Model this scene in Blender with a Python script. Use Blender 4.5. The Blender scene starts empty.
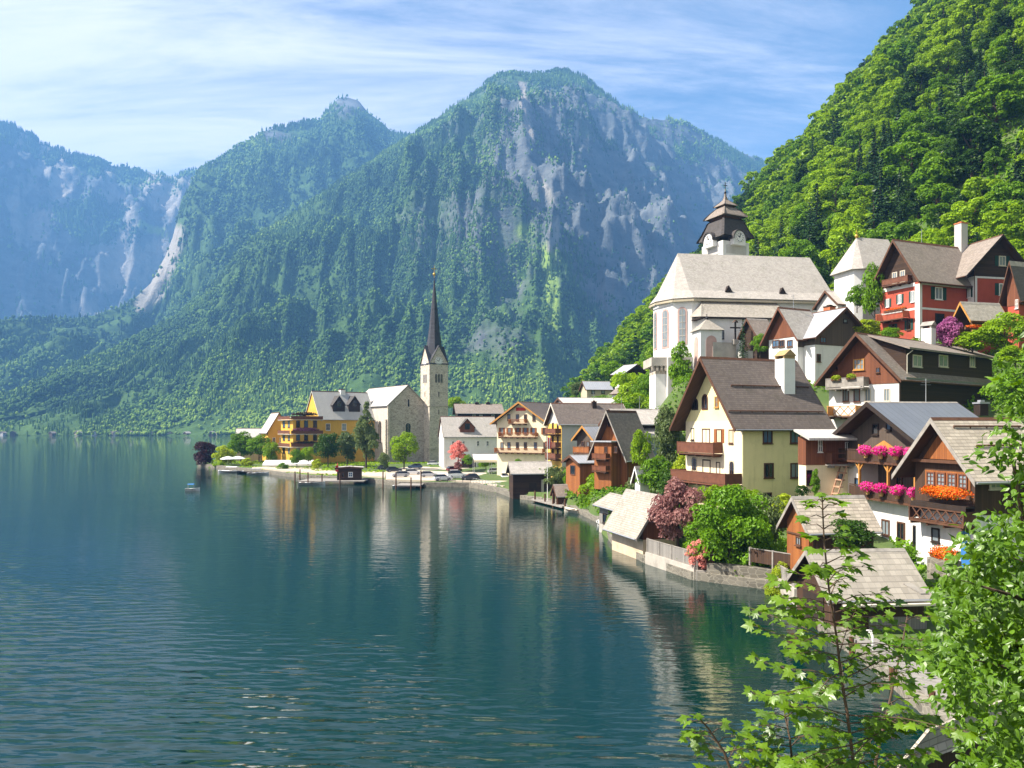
import bpy, math, random
import numpy as np
from mathutils import Vector, Matrix
R = math.radians
rnd = random.Random(7)
F, HY, CZ = 760.0, 428.0, 13.0          # focal length in pixels, horizon row, eye height above the lake
S = bpy.context.scene
COL = S.collection

# ---------------------------------------------------------------- camera, world, sun, exposure
cd = bpy.data.cameras.new('camera'); cam = bpy.data.objects.new('camera', cd); COL.objects.link(cam)
cam.location = (0, 0, CZ); cam.rotation_euler = (R(90), 0, 0)
cd.sensor_width = 36; cd.lens = 36*F/1024; cd.shift_y = (HY-384)/1024
cd.clip_start = 0.1; cd.clip_end = 20000
S.camera = cam
SUN_EL, SUN_AZ = 48.0, -8.0             # elevation; degrees the sun lies beyond the left-hand perpendicular
sdir = Vector((-math.cos(R(SUN_AZ))*math.cos(R(SUN_EL)), math.sin(R(SUN_AZ))*math.cos(R(SUN_EL)), math.sin(R(SUN_EL))))
ld = bpy.data.lights.new('sun', 'SUN'); ld.energy = 5.0; ld.angle = R(0.5); ld.color = (1.0, 0.93, 0.82)
sun = bpy.data.objects.new('sun', ld); COL.objects.link(sun)
sun.rotation_euler = (-sdir).to_track_quat('-Z', 'Y').to_euler()
W = bpy.data.worlds.new('World'); S.world = W; W.use_nodes = True
def build_world():
    t = W.node_tree; n = t.nodes; L = t.links; n.clear()
    out = n.new('ShaderNodeOutputWorld'); bg = n.new('ShaderNodeBackground'); bg.inputs[1].default_value = 0.05
    sky = n.new('ShaderNodeTexSky'); sky.sky_type = 'NISHITA'; sky.sun_disc = False
    sky.sun_elevation = R(SUN_EL); sky.sun_rotation = R(-(90-SUN_AZ)); sky.altitude = 500
    sky.air_density = 1.0; sky.dust_density = 0.6; sky.ozone_density = 2.0
    tc = n.new('ShaderNodeTexCoord'); sep = n.new('ShaderNodeSeparateXYZ'); L.new(tc.outputs['Generated'], sep.inputs[0])
    def mth(op, a, b=None):
        m = n.new('ShaderNodeMath'); m.operation = op
        for i, v in enumerate((a, b)):
            if v is None: continue
            if isinstance(v, (int, float)): m.inputs[i].default_value = v
            else: L.new(v, m.inputs[i])
        return m.outputs[0]
    zz = mth('ADD', mth('MAXIMUM', sep.outputs[2], 0.0), 0.18)
    cx = mth('DIVIDE', sep.outputs[0], zz); cy = mth('DIVIDE', sep.outputs[1], zz)
    cmb = n.new('ShaderNodeCombineXYZ'); L.new(cx, cmb.inputs[0]); L.new(cy, cmb.inputs[1])
    mp = n.new('ShaderNodeMapping'); L.new(cmb.outputs[0], mp.inputs[0]); mp.inputs['Rotation'].default_value = (0, 0, R(-32)); mp.inputs['Scale'].default_value = (0.8, 3.2, 1)
    no = n.new('ShaderNodeTexNoise'); L.new(mp.outputs[0], no.inputs['Vector']); no.inputs['Scale'].default_value = 1.5
    no.inputs['Detail'].default_value = 9; no.inputs['Roughness'].default_value = 0.68; no.inputs['Distortion'].default_value = 0.5
    n2 = n.new('ShaderNodeTexNoise'); L.new(cmb.outputs[0], n2.inputs['Vector']); n2.inputs['Scale'].default_value = 0.5; n2.inputs['Detail'].default_value = 3
    left = mth('MULTIPLY', sep.outputs[0], -0.42)          # the veil of cirrus thins towards +X
    v = mth('ADD', mth('ADD', no.outputs[0], mth('MULTIPLY', n2.outputs[0], 0.35)), left)
    rp = n.new('ShaderNodeMapRange'); L.new(v, rp.inputs[0]); rp.inputs[1].default_value = 0.43; rp.inputs[2].default_value = 1.0; rp.inputs[4].default_value = 0.8
    rp.interpolation_type = 'SMOOTHSTEP'
    mx = n.new('ShaderNodeMix'); mx.data_type = 'RGBA'; L.new(rp.outputs[0], mx.inputs['Factor'])
    L.new(sky.outputs[0], mx.inputs['A']); mx.inputs['B'].default_value = (12.2, 11.2, 11.2, 1)
    L.new(mx.outputs['Result'], bg.inputs[0]); L.new(bg.outputs[0], out.inputs[0])
build_world()
vs = S.view_settings; vs.view_transform = 'Standard'; vs.look = 'None'; vs.gamma = 1.0; vs.use_curve_mapping = False
vs.exposure = 1.62
S.render.engine = 'CYCLES'
S.cycles.use_denoising = True
S.cycles.max_bounces = 6; S.cycles.transparent_max_bounces = 4; S.cycles.volume_bounces = 0; S.cycles.transmission_bounces = 3
S.cycles.caustics_reflective = False; S.cycles.caustics_refractive = False
S.cycles.sample_clamp_indirect = 4.0

# ---------------------------------------------------------------- helpers
def sr(r, g, b):
    f = lambda c: (c/255/12.92) if c/255 <= 0.04045 else ((c/255+0.055)/1.055)**2.4
    return (f(r), f(g), f(b))
def P(px, py, Y): return Vector(((px-512)*Y/F, Y, CZ-(py-HY)*Y/F))
def GX(px, Y): return (px-512)*Y/F
def ZY(py, Y): return CZ-(py-HY)*Y/F
def tag(o, label=None, cat=None, group=None, kind=None):
    if label: o['label'] = label
    if cat: o['category'] = cat
    if group: o['group'] = group
    if kind: o['kind'] = kind
    return o
def empty(name, loc, rz=0, label=None, cat=None, group=None):
    o = bpy.data.objects.new(name, None); COL.objects.link(o); o.location = loc; o.rotation_euler = (0, 0, rz)
    o.empty_display_size = 0.5
    return tag(o, label, cat, group)
def copy_tree(o, parent=None):
    c = o.copy(); COL.objects.link(c); c.parent = parent
    for ch in [k for k in o.children]: copy_tree(ch, c)
    return c
def npmesh(name, verts, faces, mats, parent=None, smooth=False, attr=None, fattr=None):
    """verts (n,3); faces (m,k) all of one size; attr: dict name->per-vertex float"""
    verts = np.asarray(verts, np.float32); faces = np.asarray(faces, np.int32)
    me = bpy.data.meshes.new(name); n, (m, k) = len(verts), faces.shape
    me.vertices.add(n); me.vertices.foreach_set('co', verts.ravel())
    me.loops.add(m*k); me.loops.foreach_set('vertex_index', faces.ravel())
    me.polygons.add(m); me.polygons.foreach_set('loop_start', np.arange(0, m*k, k, dtype=np.int32))
    me.polygons.foreach_set('loop_total', np.full(m, k, np.int32))
    me.polygons.foreach_set('use_smooth', np.full(m, smooth, bool))
    for a, val in (attr or {}).items():
        at = me.attributes.new(a, 'FLOAT', 'POINT'); at.data.foreach_set('value', np.asarray(val, np.float32))
    for a, val in (fattr or {}).items():
        at = me.attributes.new(a, 'FLOAT', 'FACE'); at.data.foreach_set('value', np.asarray(val, np.float32))
    me.update(calc_edges=True); me.validate()
    for mt in (mats if isinstance(mats, (list, tuple)) else [mats]): me.materials.append(mt)
    o = bpy.data.objects.new(name, me); COL.objects.link(o); o.parent = parent
    return o
class MB:
    def __init__(s): s.v = []; s.f = []; s.m = []
    def add(s, vs, fs, m=0):
        b = len(s.v); s.v += [tuple(p) for p in vs]
        for f in fs: s.f.append([b+i for i in f]); s.m.append(m)
        return s
    def box(s, x0, x1, y0, y1, z0, z1, m=0):
        if x0 > x1: x0, x1 = x1, x0
        if y0 > y1: y0, y1 = y1, y0
        if z0 > z1: z0, z1 = z1, z0
        return s.add([(x0,y0,z0),(x1,y0,z0),(x1,y1,z0),(x0,y1,z0),(x0,y0,z1),(x1,y0,z1),(x1,y1,z1),(x0,y1,z1)],
              [(0,3,2,1),(4,5,6,7),(0,1,5,4),(1,2,6,5),(2,3,7,6),(3,0,4,7)], m)
    def extr(s, poly, vec, m=0, ms=None):
        n = len(poly); vec = Vector(vec); a = [Vector(p) for p in poly]; b = [p+vec for p in a]
        s.add(a+b, [tuple(range(n))[::-1], tuple(range(n, 2*n))], m)
        k = len(s.v)-2*n
        for i in range(n):
            j = (i+1) % n
            s.f.append([k+i, k+j, k+n+j, k+n+i]); s.m.append(m if ms is None else ms[i])
        return s
    def cyl(s, p0, p1, r0, r1=None, n=8, m=0, cap=True):
        r1 = r0 if r1 is None else r1
        p0, p1 = Vector(p0), Vector(p1); d = (p1-p0).normalized()
        a = d.orthogonal().normalized(); b = d.cross(a)
        vs = []
        for (p, r) in ((p0, r0), (p1, r1)):
            for i in range(n):
                t = 2*math.pi*i/n; vs.append(p+(a*math.cos(t)+b*math.sin(t))*r)
        fs = [(i, (i+1) % n, n+(i+1) % n, n+i) for i in range(n)]
        if cap: fs += [tuple(range(n))[::-1], tuple(range(n, 2*n))]
        return s.add(vs, fs, m)
    def tube(s, pts, rs, n=6, m=0):
        for i in range(len(pts)-1): s.cyl(pts[i], pts[i+1], rs[i], rs[i+1], n, m, cap=(i == len(pts)-2))
        return s
    def bar(s, p0, p1, w, m=0): return s.cyl(p0, p1, w*0.7, w*0.7, 4, m)
    def ball(s, c, r, sc=(1,1,1), m=0, nu=10, nv=7):
        vs = []; fs = []
        for j in range(nv+1):
            ph = math.pi*j/nv
            for i in range(nu):
                t = 2*math.pi*i/nu
                vs.append((c[0]+r*sc[0]*math.sin(ph)*math.cos(t), c[1]+r*sc[1]*math.sin(ph)*math.sin(t), c[2]+r*sc[2]*math.cos(ph)))
        for j in range(nv):
            for i in range(nu):
                k = (i+1) % nu; fs.append((j*nu+i, (j+1)*nu+i, (j+1)*nu+k, j*nu+k))
        return s.add(vs, fs, m)
    def rings(s, rings, m=0, caps=True):
        n = len(rings[0]); b = len(s.v)
        for r in rings: s.v += [tuple(p) for p in r]
        for j in range(len(rings)-1):
            for i in range(n):
                k = (i+1) % n
                s.f.append([b+j*n+i, b+j*n+k, b+(j+1)*n+k, b+(j+1)*n+i]); s.m.append(m)
        if caps:
            s.f.append([b+i for i in range(n)][::-1]); s.m.append(m)
            s.f.append([b+(len(rings)-1)*n+i for i in range(n)]); s.m.append(m)
        return s
    def build(s, name, mats, parent=None, local=None, smooth=False, fix=True):
        me = bpy.data.meshes.new(name); me.from_pydata(s.v, [], s.f)
        mats = mats if isinstance(mats, (list, tuple)) else [mats]
        for mt in mats: me.materials.append(mt)
        me.polygons.foreach_set('material_index', s.m)
        me.polygons.foreach_set('use_smooth', [smooth]*len(s.f))
        me.update()
        if fix:
            import bmesh
            bm = bmesh.new(); bm.from_mesh(me); bmesh.ops.recalc_face_normals(bm, faces=bm.faces); bm.to_mesh(me); bm.free()
        o = bpy.data.objects.new(name, me); COL.objects.link(o); o.parent = parent
        if local is not None: o.matrix_local = local
        return o

# ---------------------------------------------------------------- numpy noise
def _hash(ix, iy, seed):
    h = (ix.astype(np.int64)*374761393 + iy.astype(np.int64)*668265263 + seed*1442695041) & 0x7fffffff
    h = (h ^ (h >> 13))*1274126177 & 0x7fffffff
    return ((h ^ (h >> 16)) & 0xffff)/65535.0
def vnoise(x, y, seed=0):
    x = np.asarray(x, float); y = np.asarray(y, float)
    ix, iy = np.floor(x), np.floor(y); fx, fy = x-ix, y-iy
    fx = fx*fx*fx*(fx*(fx*6-15)+10); fy = fy*fy*fy*(fy*(fy*6-15)+10)
    a = _hash(ix, iy, seed); b = _hash(ix+1, iy, seed); c = _hash(ix, iy+1, seed); d = _hash(ix+1, iy+1, seed)
    return (a*(1-fx)+b*fx)*(1-fy)+(c*(1-fx)+d*fx)*fy
def fbm(x, y, seed=0, oct=5, gain=0.5):
    s = 0; a = 1; t = 0
    for o in range(oct):
        s = s+a*vnoise(x*2**o, y*2**o, seed+o*17); t += a; a *= gain
    return s/t
def ridged(x, y, seed=0, oct=4):
    s = 0; a = 1; t = 0
    for o in range(oct):
        s = s+a*(1-np.abs(2*vnoise(x*2**o, y*2**o, seed+o*31)-1)); t += a; a *= 0.5
    return s/t

# ---------------------------------------------------------------- materials
MATS = {}
def mat(name, c1, c2=None, pat='noise', sc=1.0, rough=0.8, bump=0.0, metal=0.0, w=0.2, h=0.2, axis='xy', spec=0.3, groove=0.35, dirt=0.25, gw=0.09):
    key = name+axis
    if key in MATS: return MATS[key]
    m = bpy.data.materials.new(name); m.use_nodes = True; t = m.node_tree; n = t.nodes; L = t.links
    bs = n['Principled BSDF']; bs.inputs['Roughness'].default_value = rough; bs.inputs['Metallic'].default_value = metal
    bs.inputs['Specular IOR Level'].default_value = spec
    c2 = c2 or tuple(c*0.8 for c in c1)
    tc = n.new('ShaderNodeTexCoord'); sep = n.new('ShaderNodeSeparateXYZ'); L.new(tc.outputs['Object'], sep.inputs[0])
    def mth(op, *a):
        q = n.new('ShaderNodeMath'); q.operation = op
        for i, v in enumerate(a):
            if isinstance(v, (int, float)): q.inputs[i].default_value = v
            else: L.new(v, q.inputs[i])
        return q.outputs[0]
    def mix(fac, A, B, bt='MIX'):
        q = n.new('ShaderNodeMix'); q.data_type = 'RGBA'; q.blend_type = bt
        for k, v in (('Factor', fac), ('A', A), ('B', B)):
            if isinstance(v, (int, float)): q.inputs[k].default_value = v
            elif isinstance(v, tuple): q.inputs[k].default_value = (*v, 1)
            else: L.new(v, q.inputs[k])
        return q.outputs['Result']
    def noise(scale, detail=4, vec=None, rg=0.6):
        q = n.new('ShaderNodeTexNoise'); q.inputs['Scale'].default_value = scale; q.inputs['Detail'].default_value = detail; q.inputs['Roughness'].default_value = rg
        L.new(vec if vec is not None else tc.outputs['Object'], q.inputs['Vector']); return q.outputs[0]
    def white(a, b):
        c = n.new('ShaderNodeCombineXYZ'); L.new(a, c.inputs[0])
        if b is not None: L.new(b, c.inputs[1])
        q = n.new('ShaderNodeTexWhiteNoise'); q.noise_dimensions = '2D'; L.new(c.outputs[0], q.inputs['Vector']); return q.outputs['Value']
    a = {'xy': lambda: mth('ADD', sep.outputs[0], sep.outputs[1]), 'x': lambda: sep.outputs[0], 'y': lambda: sep.outputs[1]}[axis]()
    hgt = None
    def rng(v, lo, hi):
        q = n.new('ShaderNodeMapRange'); L.new(v, q.inputs[0]); q.inputs[1].default_value = lo; q.inputs[2].default_value = hi; return q.outputs[0]
    if pat == 'noise':
        f = rng(noise(sc, 5), 0.3, 0.7); col = mix(f, c1, c2); hgt = noise(sc*6, 3)
        if 'plaster' in name:                                                   # rain streaks and patched render
            st = n.new('ShaderNodeMapping'); L.new(tc.outputs['Object'], st.inputs[0]); st.inputs['Scale'].default_value = (2.2, 2.2, 0.16)
            col = mix(mth('MULTIPLY', rng(noise(1.0, 5, st.outputs[0], 0.65), 0.54, 0.78), 0.42), col, tuple(c*0.5 for c in c1))
            col = mix(mth('MULTIPLY', mth('GREATER_THAN', noise(0.45, 2), 0.62), 0.14), col, tuple(c*0.8 for c in c1))
    elif pat == 'leafwood':
        f = rng(noise(sc, 5), 0.3, 0.7); col = mix(f, c1, c2); hgt = f
    elif pat in ('planks_v', 'planks_h'):
        u = mth('DIVIDE', a if pat == 'planks_v' else sep.outputs[2], w); fl = mth('FLOOR', u); fr = mth('FRACT', u)
        f = white(fl, None); st = n.new('ShaderNodeMapping'); L.new(tc.outputs['Object'], st.inputs[0])
        st.inputs['Scale'].default_value = (6, 6, 0.5) if pat == 'planks_v' else (0.5, 0.5, 6)
        g = noise(2.0, 4, st.outputs[0]); f = mth('ADD', mth('MULTIPLY', f, 0.6), mth('MULTIPLY', g, 0.45))
        col = mix(f, c1, c2); gr = mth('LESS_THAN', fr, gw); col = mix(mth('MULTIPLY', gr, 1-groove), col, tuple(c*0.15 for c in c1)); hgt = mth('SUBTRACT', 1.0, gr)
    elif pat in ('shingle', 'seam'):
        if pat == 'shingle':
            v = mth('DIVIDE', sep.outputs[2], h); row = mth('FLOOR', v); fr = mth('FRACT', v)
            jit = white(row, None); u = mth('ADD', mth('DIVIDE', a, w), mth('MULTIPLY', jit, 3.0)); cl = mth('FLOOR', u)
            f = white(cl, row); f = mth('ADD', mth('MULTIPLY', f, 0.6), mth('MULTIPLY', noise(0.35, 5), 0.5)); col = mix(f, c1, c2)
            gr = mth('MAXIMUM', mth('LESS_THAN', fr, 0.16), mth('MULTIPLY', mth('LESS_THAN', mth('FRACT', u), 0.08), 0.6))
            col = mix(mth('MULTIPLY', gr, 1-groove), col, tuple(c*0.25 for c in c1)); hgt = mth('SUBTRACT', 1.0, fr)
        else:
            u = mth('DIVIDE', a, w); fr = mth('FRACT', u); f = mth('ADD', mth('MULTIPLY', white(mth('FLOOR', u), None), 0.3), mth('MULTIPLY', noise(0.5, 5), 0.7)); col = mix(f, c1, c2)
            gr = mth('LESS_THAN', fr, 0.1); col = mix(mth('MULTIPLY', gr, 0.5), col, tuple(c*0.4 for c in c1)); hgt = gr
    elif pat == 'stone':
        mp = n.new('ShaderNodeMapping'); L.new(tc.outputs['Object'], mp.inputs[0]); mp.inputs['Scale'].default_value = (1, 1, 1.7)
        vo = n.new('ShaderNodeTexVoronoi'); vo.inputs['Scale'].default_value = sc; L.new(mp.outputs[0], vo.inputs['Vector'])
        ve = n.new('ShaderNodeTexVoronoi'); ve.feature = 'DISTANCE_TO_EDGE'; ve.inputs['Scale'].default_value = sc; L.new(mp.outputs[0], ve.inputs['Vector'])
        s2 = n.new('ShaderNodeSeparateXYZ'); L.new(vo.outputs['Color'], s2.inputs[0])
        f = mth('ADD', mth('MULTIPLY', s2.outputs[0], 0.75), mth('MULTIPLY', noise(0.4, 5), 0.3)); col = mix(f, c1, c2)
        gr = mth('LESS_THAN', ve.outputs['Distance'], 0.05); col = mix(mth('MULTIPLY', gr, 0.5), col, tuple(min(1, c*1.5) for c in c1)); hgt = ve.outputs['Distance']
    # weathering: blotches with a shape of their own
    if pat == 'shingle':                                                        # moss and replaced shingles
        col = mix(mth('MULTIPLY', rng(noise(0.55, 7, rg=0.72), 0.54, 0.7), 0.5), col, (c1[0]*0.42, c1[1]*0.46, c1[2]*0.38))
    if dirt:
        dn = rng(noise(0.8, 6, rg=0.7), 0.52, 0.75); col = mix(mth('MULTIPLY', dn, dirt), col, tuple(c*0.45 for c in c1))
    L.new(col, bs.inputs['Base Color'])
    if bump:
        b = n.new('ShaderNodeBump'); b.inputs['Strength'].default_value = bump; b.inputs['Distance'].default_value = 0.03
        L.new(hgt, b.inputs['Height']); L.new(b.outputs[0], bs.inputs['Normal'])
    MATS[key] = m
    return m
def foliage(name, c1, c2, sc=0.25, trans=0.35, ov=0.35, gl=0.012):
    m = bpy.data.materials.new(name); m.use_nodes = True; t = m.node_tree; n = t.nodes; L = t.links; n.clear()
    out = n.new('ShaderNodeOutputMaterial'); d = n.new('ShaderNodeBsdfDiffuse'); tr = n.new('ShaderNodeBsdfTranslucent'); ms = n.new('ShaderNodeMixShader'); ms.inputs[0].default_value = trans
    g = n.new('ShaderNodeBsdfGlossy'); g.inputs['Roughness'].default_value = 0.4; ms2 = n.new('ShaderNodeMixShader'); ms2.inputs[0].default_value = gl
    tc = n.new('ShaderNodeTexCoord'); no = n.new('ShaderNodeTexNoise'); no.inputs['Scale'].default_value = sc; no.inputs['Detail'].default_value = 5; no.inputs['Roughness'].default_value = 0.7
    oi = n.new('ShaderNodeObjectInfo'); ge = n.new('ShaderNodeNewGeometry')
    ad = n.new('ShaderNodeVectorMath'); ad.operation = 'ADD'; L.new(tc.outputs['Object'], ad.inputs[0])
    cb = n.new('ShaderNodeVectorMath'); cb.operation = 'SCALE'; cb.inputs[0].default_value = (37, 91, 53); L.new(oi.outputs['Random'], cb.inputs['Scale']); L.new(cb.outputs[0], ad.inputs[1])
    L.new(ad.outputs[0], no.inputs['Vector'])
    mr = n.new('ShaderNodeMapRange'); L.new(no.outputs[0], mr.inputs[0]); mr.inputs[1].default_value = 0.32; mr.inputs[2].default_value = 0.68
    a1 = n.new('ShaderNodeMath'); a1.operation = 'MULTIPLY_ADD'; L.new(oi.outputs['Random'], a1.inputs[0]); a1.inputs[1].default_value = ov; a1.inputs[2].default_value = -ov/2
    a2 = n.new('ShaderNodeMath'); a2.operation = 'MULTIPLY_ADD'; L.new(ge.outputs['Random Per Island'], a2.inputs[0]); a2.inputs[1].default_value = 0.5; L.new(a1.outputs[0], a2.inputs[2])
    a3 = n.new('ShaderNodeMath'); a3.operation = 'MULTIPLY_ADD'; a3.use_clamp = True; L.new(mr.outputs[0], a3.inputs[0]); a3.inputs[1].default_value = 0.6; L.new(a2.outputs[0], a3.inputs[2])
    mx = n.new('ShaderNodeMix'); mx.data_type = 'RGBA'; L.new(a3.outputs[0], mx.inputs['Factor']); mx.inputs['A'].default_value = (*c1, 1); mx.inputs['B'].default_value = (*c2, 1)
    L.new(mx.outputs['Result'], d.inputs[0])
    hs = n.new('ShaderNodeHueSaturation'); hs.inputs['Hue'].default_value = 0.485; hs.inputs['Value'].default_value = 1.5; hs.inputs['Saturation'].default_value = 1.05; L.new(mx.outputs['Result'], hs.inputs['Color']); L.new(hs.outputs[0], tr.inputs[0])
    L.new(d.outputs[0], ms.inputs[1]); L.new(tr.outputs[0], ms.inputs[2]); L.new(ms.outputs[0], ms2.inputs[1]); L.new(g.outputs[0], ms2.inputs[2]); L.new(ms2.outputs[0], out.inputs[0])
    return m
def roofmat(name, axis, c1, c2, pat='shingle', **k): return mat(name, c1, c2, pat, axis=axis, **k)
def glass(name, c):
    if name in MATS: return MATS[name]
    m = mat(name, c, tuple(x*0.7 for x in c), 'noise', 0.8, rough=0.08, spec=0.6, dirt=0); return m

WHITE = mat('white_plaster', (0.74, 0.73, 0.70), (0.64, 0.63, 0.60), 'noise', 0.5, 0.9, 0.05)
CREAM = mat('cream_plaster', (0.82, 0.72, 0.38), (0.76, 0.66, 0.34), 'noise', 0.4, 0.9, 0.05)
PALECREAM = mat('pale_cream_plaster', (0.80, 0.70, 0.48), (0.72, 0.62, 0.42), 'noise', 0.4, 0.9, 0.05)
YELLOW = mat('ochre_plaster', (0.72, 0.42, 0.06), (0.62, 0.34, 0.05), 'noise', 0.3, 0.9, 0.05)
RED = mat('brick_red_plaster', (0.43, 0.085, 0.05), (0.35, 0.07, 0.042), 'noise', 0.4, 0.9, 0.05)
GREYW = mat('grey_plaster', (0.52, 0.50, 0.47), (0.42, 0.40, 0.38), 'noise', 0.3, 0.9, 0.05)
BEIGE = mat('beige_plaster', (0.50, 0.43, 0.30), (0.42, 0.36, 0.26), 'noise', 0.3, 0.9, 0.05)
STONE = mat('rubble_stone', (0.50, 0.44, 0.36), (0.26, 0.22, 0.18), 'stone', 1.3, 0.95, 0.4, dirt=0.35)
TSTONE = mat('tower_ashlar', (0.56, 0.49, 0.40), (0.36, 0.31, 0.25), 'stone', 1.0, 0.95, 0.3, dirt=0.3)
QUAY = mat('quay_stone', (0.22, 0.20, 0.16), (0.11, 0.10, 0.08), 'stone', 1.6, 0.95, 0.4, dirt=0.5)
CONC = mat('pale_concrete', (0.46, 0.42, 0.36), (0.34, 0.31, 0.27), 'noise', 0.8, 0.95, 0.1, dirt=0.4)
WOODO = mat('orange_brown_boards', (0.36, 0.13, 0.035), (0.20, 0.065, 0.02), 'planks_v', w=0.22, rough=0.75, bump=0.2)
WOODR = mat('red_brown_boards', (0.215, 0.075, 0.033), (0.12, 0.042, 0.02), 'planks_v', w=0.2, rough=0.75, bump=0.2)
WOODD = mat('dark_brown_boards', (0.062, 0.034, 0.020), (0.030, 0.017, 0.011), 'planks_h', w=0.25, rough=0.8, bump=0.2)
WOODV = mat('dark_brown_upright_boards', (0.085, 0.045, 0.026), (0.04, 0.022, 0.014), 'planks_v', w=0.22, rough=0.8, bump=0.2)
WOODG = mat('grey_weathered_boards', (0.30, 0.28, 0.25), (0.17, 0.155, 0.14), 'planks_v', w=0.18, rough=0.85, bump=0.2)
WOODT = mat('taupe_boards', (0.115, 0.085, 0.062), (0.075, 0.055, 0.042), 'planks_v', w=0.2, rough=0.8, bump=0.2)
WOODY = mat('honey_wood', (0.52, 0.26, 0.06), (0.38, 0.17, 0.04), 'planks_v', w=0.25, rough=0.7, bump=0.1)
BROWN = mat('brown_timber', (0.12, 0.055, 0.028), (0.07, 0.03, 0.017), 'noise', 2.0, 0.75)
DBROWN = mat('dark_timber', (0.035, 0.022, 0.015), (0.02, 0.013, 0.01), 'noise', 2.0, 0.8)
RBROWN = mat('red_brown_timber', (0.165, 0.062, 0.034), (0.105, 0.04, 0.022), 'noise', 2.0, 0.7)
GTIMB = mat('grey_timber', (0.34, 0.31, 0.27), (0.20, 0.18, 0.16), 'noise', 2.0, 0.85)
PALE = mat('pale_painted_timber', (0.62, 0.56, 0.46), (0.50, 0.45, 0.36), 'noise', 2.0, 0.7)
WPAINT = mat('white_paint', (0.78, 0.77, 0.74), (0.70, 0.69, 0.66), 'noise', 1.0, 0.6, dirt=0.1)
GREENS = mat('dark_green_paint', (0.015, 0.06, 0.05), (0.01, 0.04, 0.035), 'noise', 1.0, 0.6)
BLACKM = mat('black_metal', (0.02, 0.02, 0.022), (0.035, 0.035, 0.035), 'noise', 2.0, 0.45, metal=0.6)
STEEL = mat('grey_metal', (0.42, 0.43, 0.45), (0.32, 0.33, 0.35), 'noise', 1.0, 0.45, metal=0.5)
GOLD = mat('gold', (0.7, 0.45, 0.1), (0.6, 0.38, 0.08), 'noise', 1.0, 0.35, metal=0.9)
REDP = mat('red_paint', (0.55, 0.03, 0.025), (0.48, 0.025, 0.02), 'noise', 1.0, 0.5, dirt=0.1)
BRICK = mat('orange_brick', (0.46, 0.15, 0.06), (0.36, 0.11, 0.05), 'stone', 4.0, 0.9)
PINKST = mat('pink_marble', (0.52, 0.34, 0.29), (0.44, 0.28, 0.24), 'noise', 1.5, 0.7)
TERRA = mat('terracotta', (0.45, 0.2, 0.1), (0.35, 0.15, 0.08), 'noise', 2.0, 0.8)
BLUEP = mat('blue_paint', (0.05, 0.20, 0.5), (0.04, 0.16, 0.42), 'noise', 1.0, 0.5)
FABRIC = mat('cream_canvas', (0.78, 0.70, 0.56), (0.70, 0.62, 0.48), 'noise', 1.0, 0.9, dirt=0.1)
WFABRIC = mat('white_canvas', (0.80, 0.79, 0.77), (0.72, 0.71, 0.7), 'noise', 1.0, 0.9, dirt=0.1)
ASPH = mat('pale_paving', (0.56, 0.47, 0.36), (0.44, 0.38, 0.30), 'noise', 0.6, 0.95, 0.1, dirt=0.3)
SOFFIT = mat('soffit_boards', (0.10, 0.05, 0.028), (0.06, 0.03, 0.018), 'planks_v', w=0.2, rough=0.8)
GL_D = glass('dark_window_glass', (0.012, 0.016, 0.022))
GL_B = glass('blue_grey_window_glass', (0.06, 0.13, 0.22))
GL_L = glass('pale_curtained_glass', (0.22, 0.26, 0.28))
def RF(kind, axis):
    return {
     'grey':   lambda: roofmat('grey_shingle', axis, (0.50, 0.46, 0.41), (0.34, 0.31, 0.28), w=0.35, h=0.22, rough=0.9, bump=0.3),
     'pale':   lambda: roofmat('pale_weathered_shingle', axis, (0.42, 0.38, 0.32), (0.25, 0.225, 0.19), w=0.3, h=0.2, rough=0.9, bump=0.35),
     'silver': lambda: roofmat('silver_grey_shingle', axis, (0.40, 0.36, 0.30), (0.23, 0.205, 0.17), w=0.4, h=0.3, rough=0.9, bump=0.3, groove=0.6),
     'brown':  lambda: roofmat('grey_brown_tile', axis, (0.165, 0.135, 0.115), (0.105, 0.085, 0.075), w=0.3, h=0.22, rough=0.85, bump=0.35, groove=0.5),
     'brown2': lambda: roofmat('warm_grey_shingle', axis, (0.30, 0.25, 0.21), (0.18, 0.15, 0.125), w=0.3, h=0.22, rough=0.9, bump=0.3, groove=0.5),
     'dark':   lambda: roofmat('dark_grey_tile', axis, (0.10, 0.09, 0.085), (0.06, 0.055, 0.05), w=0.3, h=0.22, rough=0.85, bump=0.3),
     'metal':  lambda: roofmat('standing_seam_metal', axis, (0.20, 0.215, 0.24), (0.15, 0.16, 0.18), 'seam', w=0.6, rough=0.42, metal=0.3, bump=0.3, spec=0.5),
     'zinc':   lambda: roofmat('pale_zinc_sheet', axis, (0.44, 0.45, 0.47), (0.35, 0.36, 0.38), 'seam', w=0.6, rough=0.5, metal=0.25, bump=0.2),
     'white':  lambda: roofmat('white_grey_sheet', axis, (0.50, 0.48, 0.44), (0.40, 0.385, 0.355), 'seam', w=0.5, rough=0.7, bump=0.2),
     'larch':  lambda: roofmat('bleached_larch_boards', axis, (0.52, 0.455, 0.36), (0.29, 0.25, 0.20), w=0.45, h=0.24, rough=0.9, bump=0.4, groove=0.25),
    }[kind]()
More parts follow.
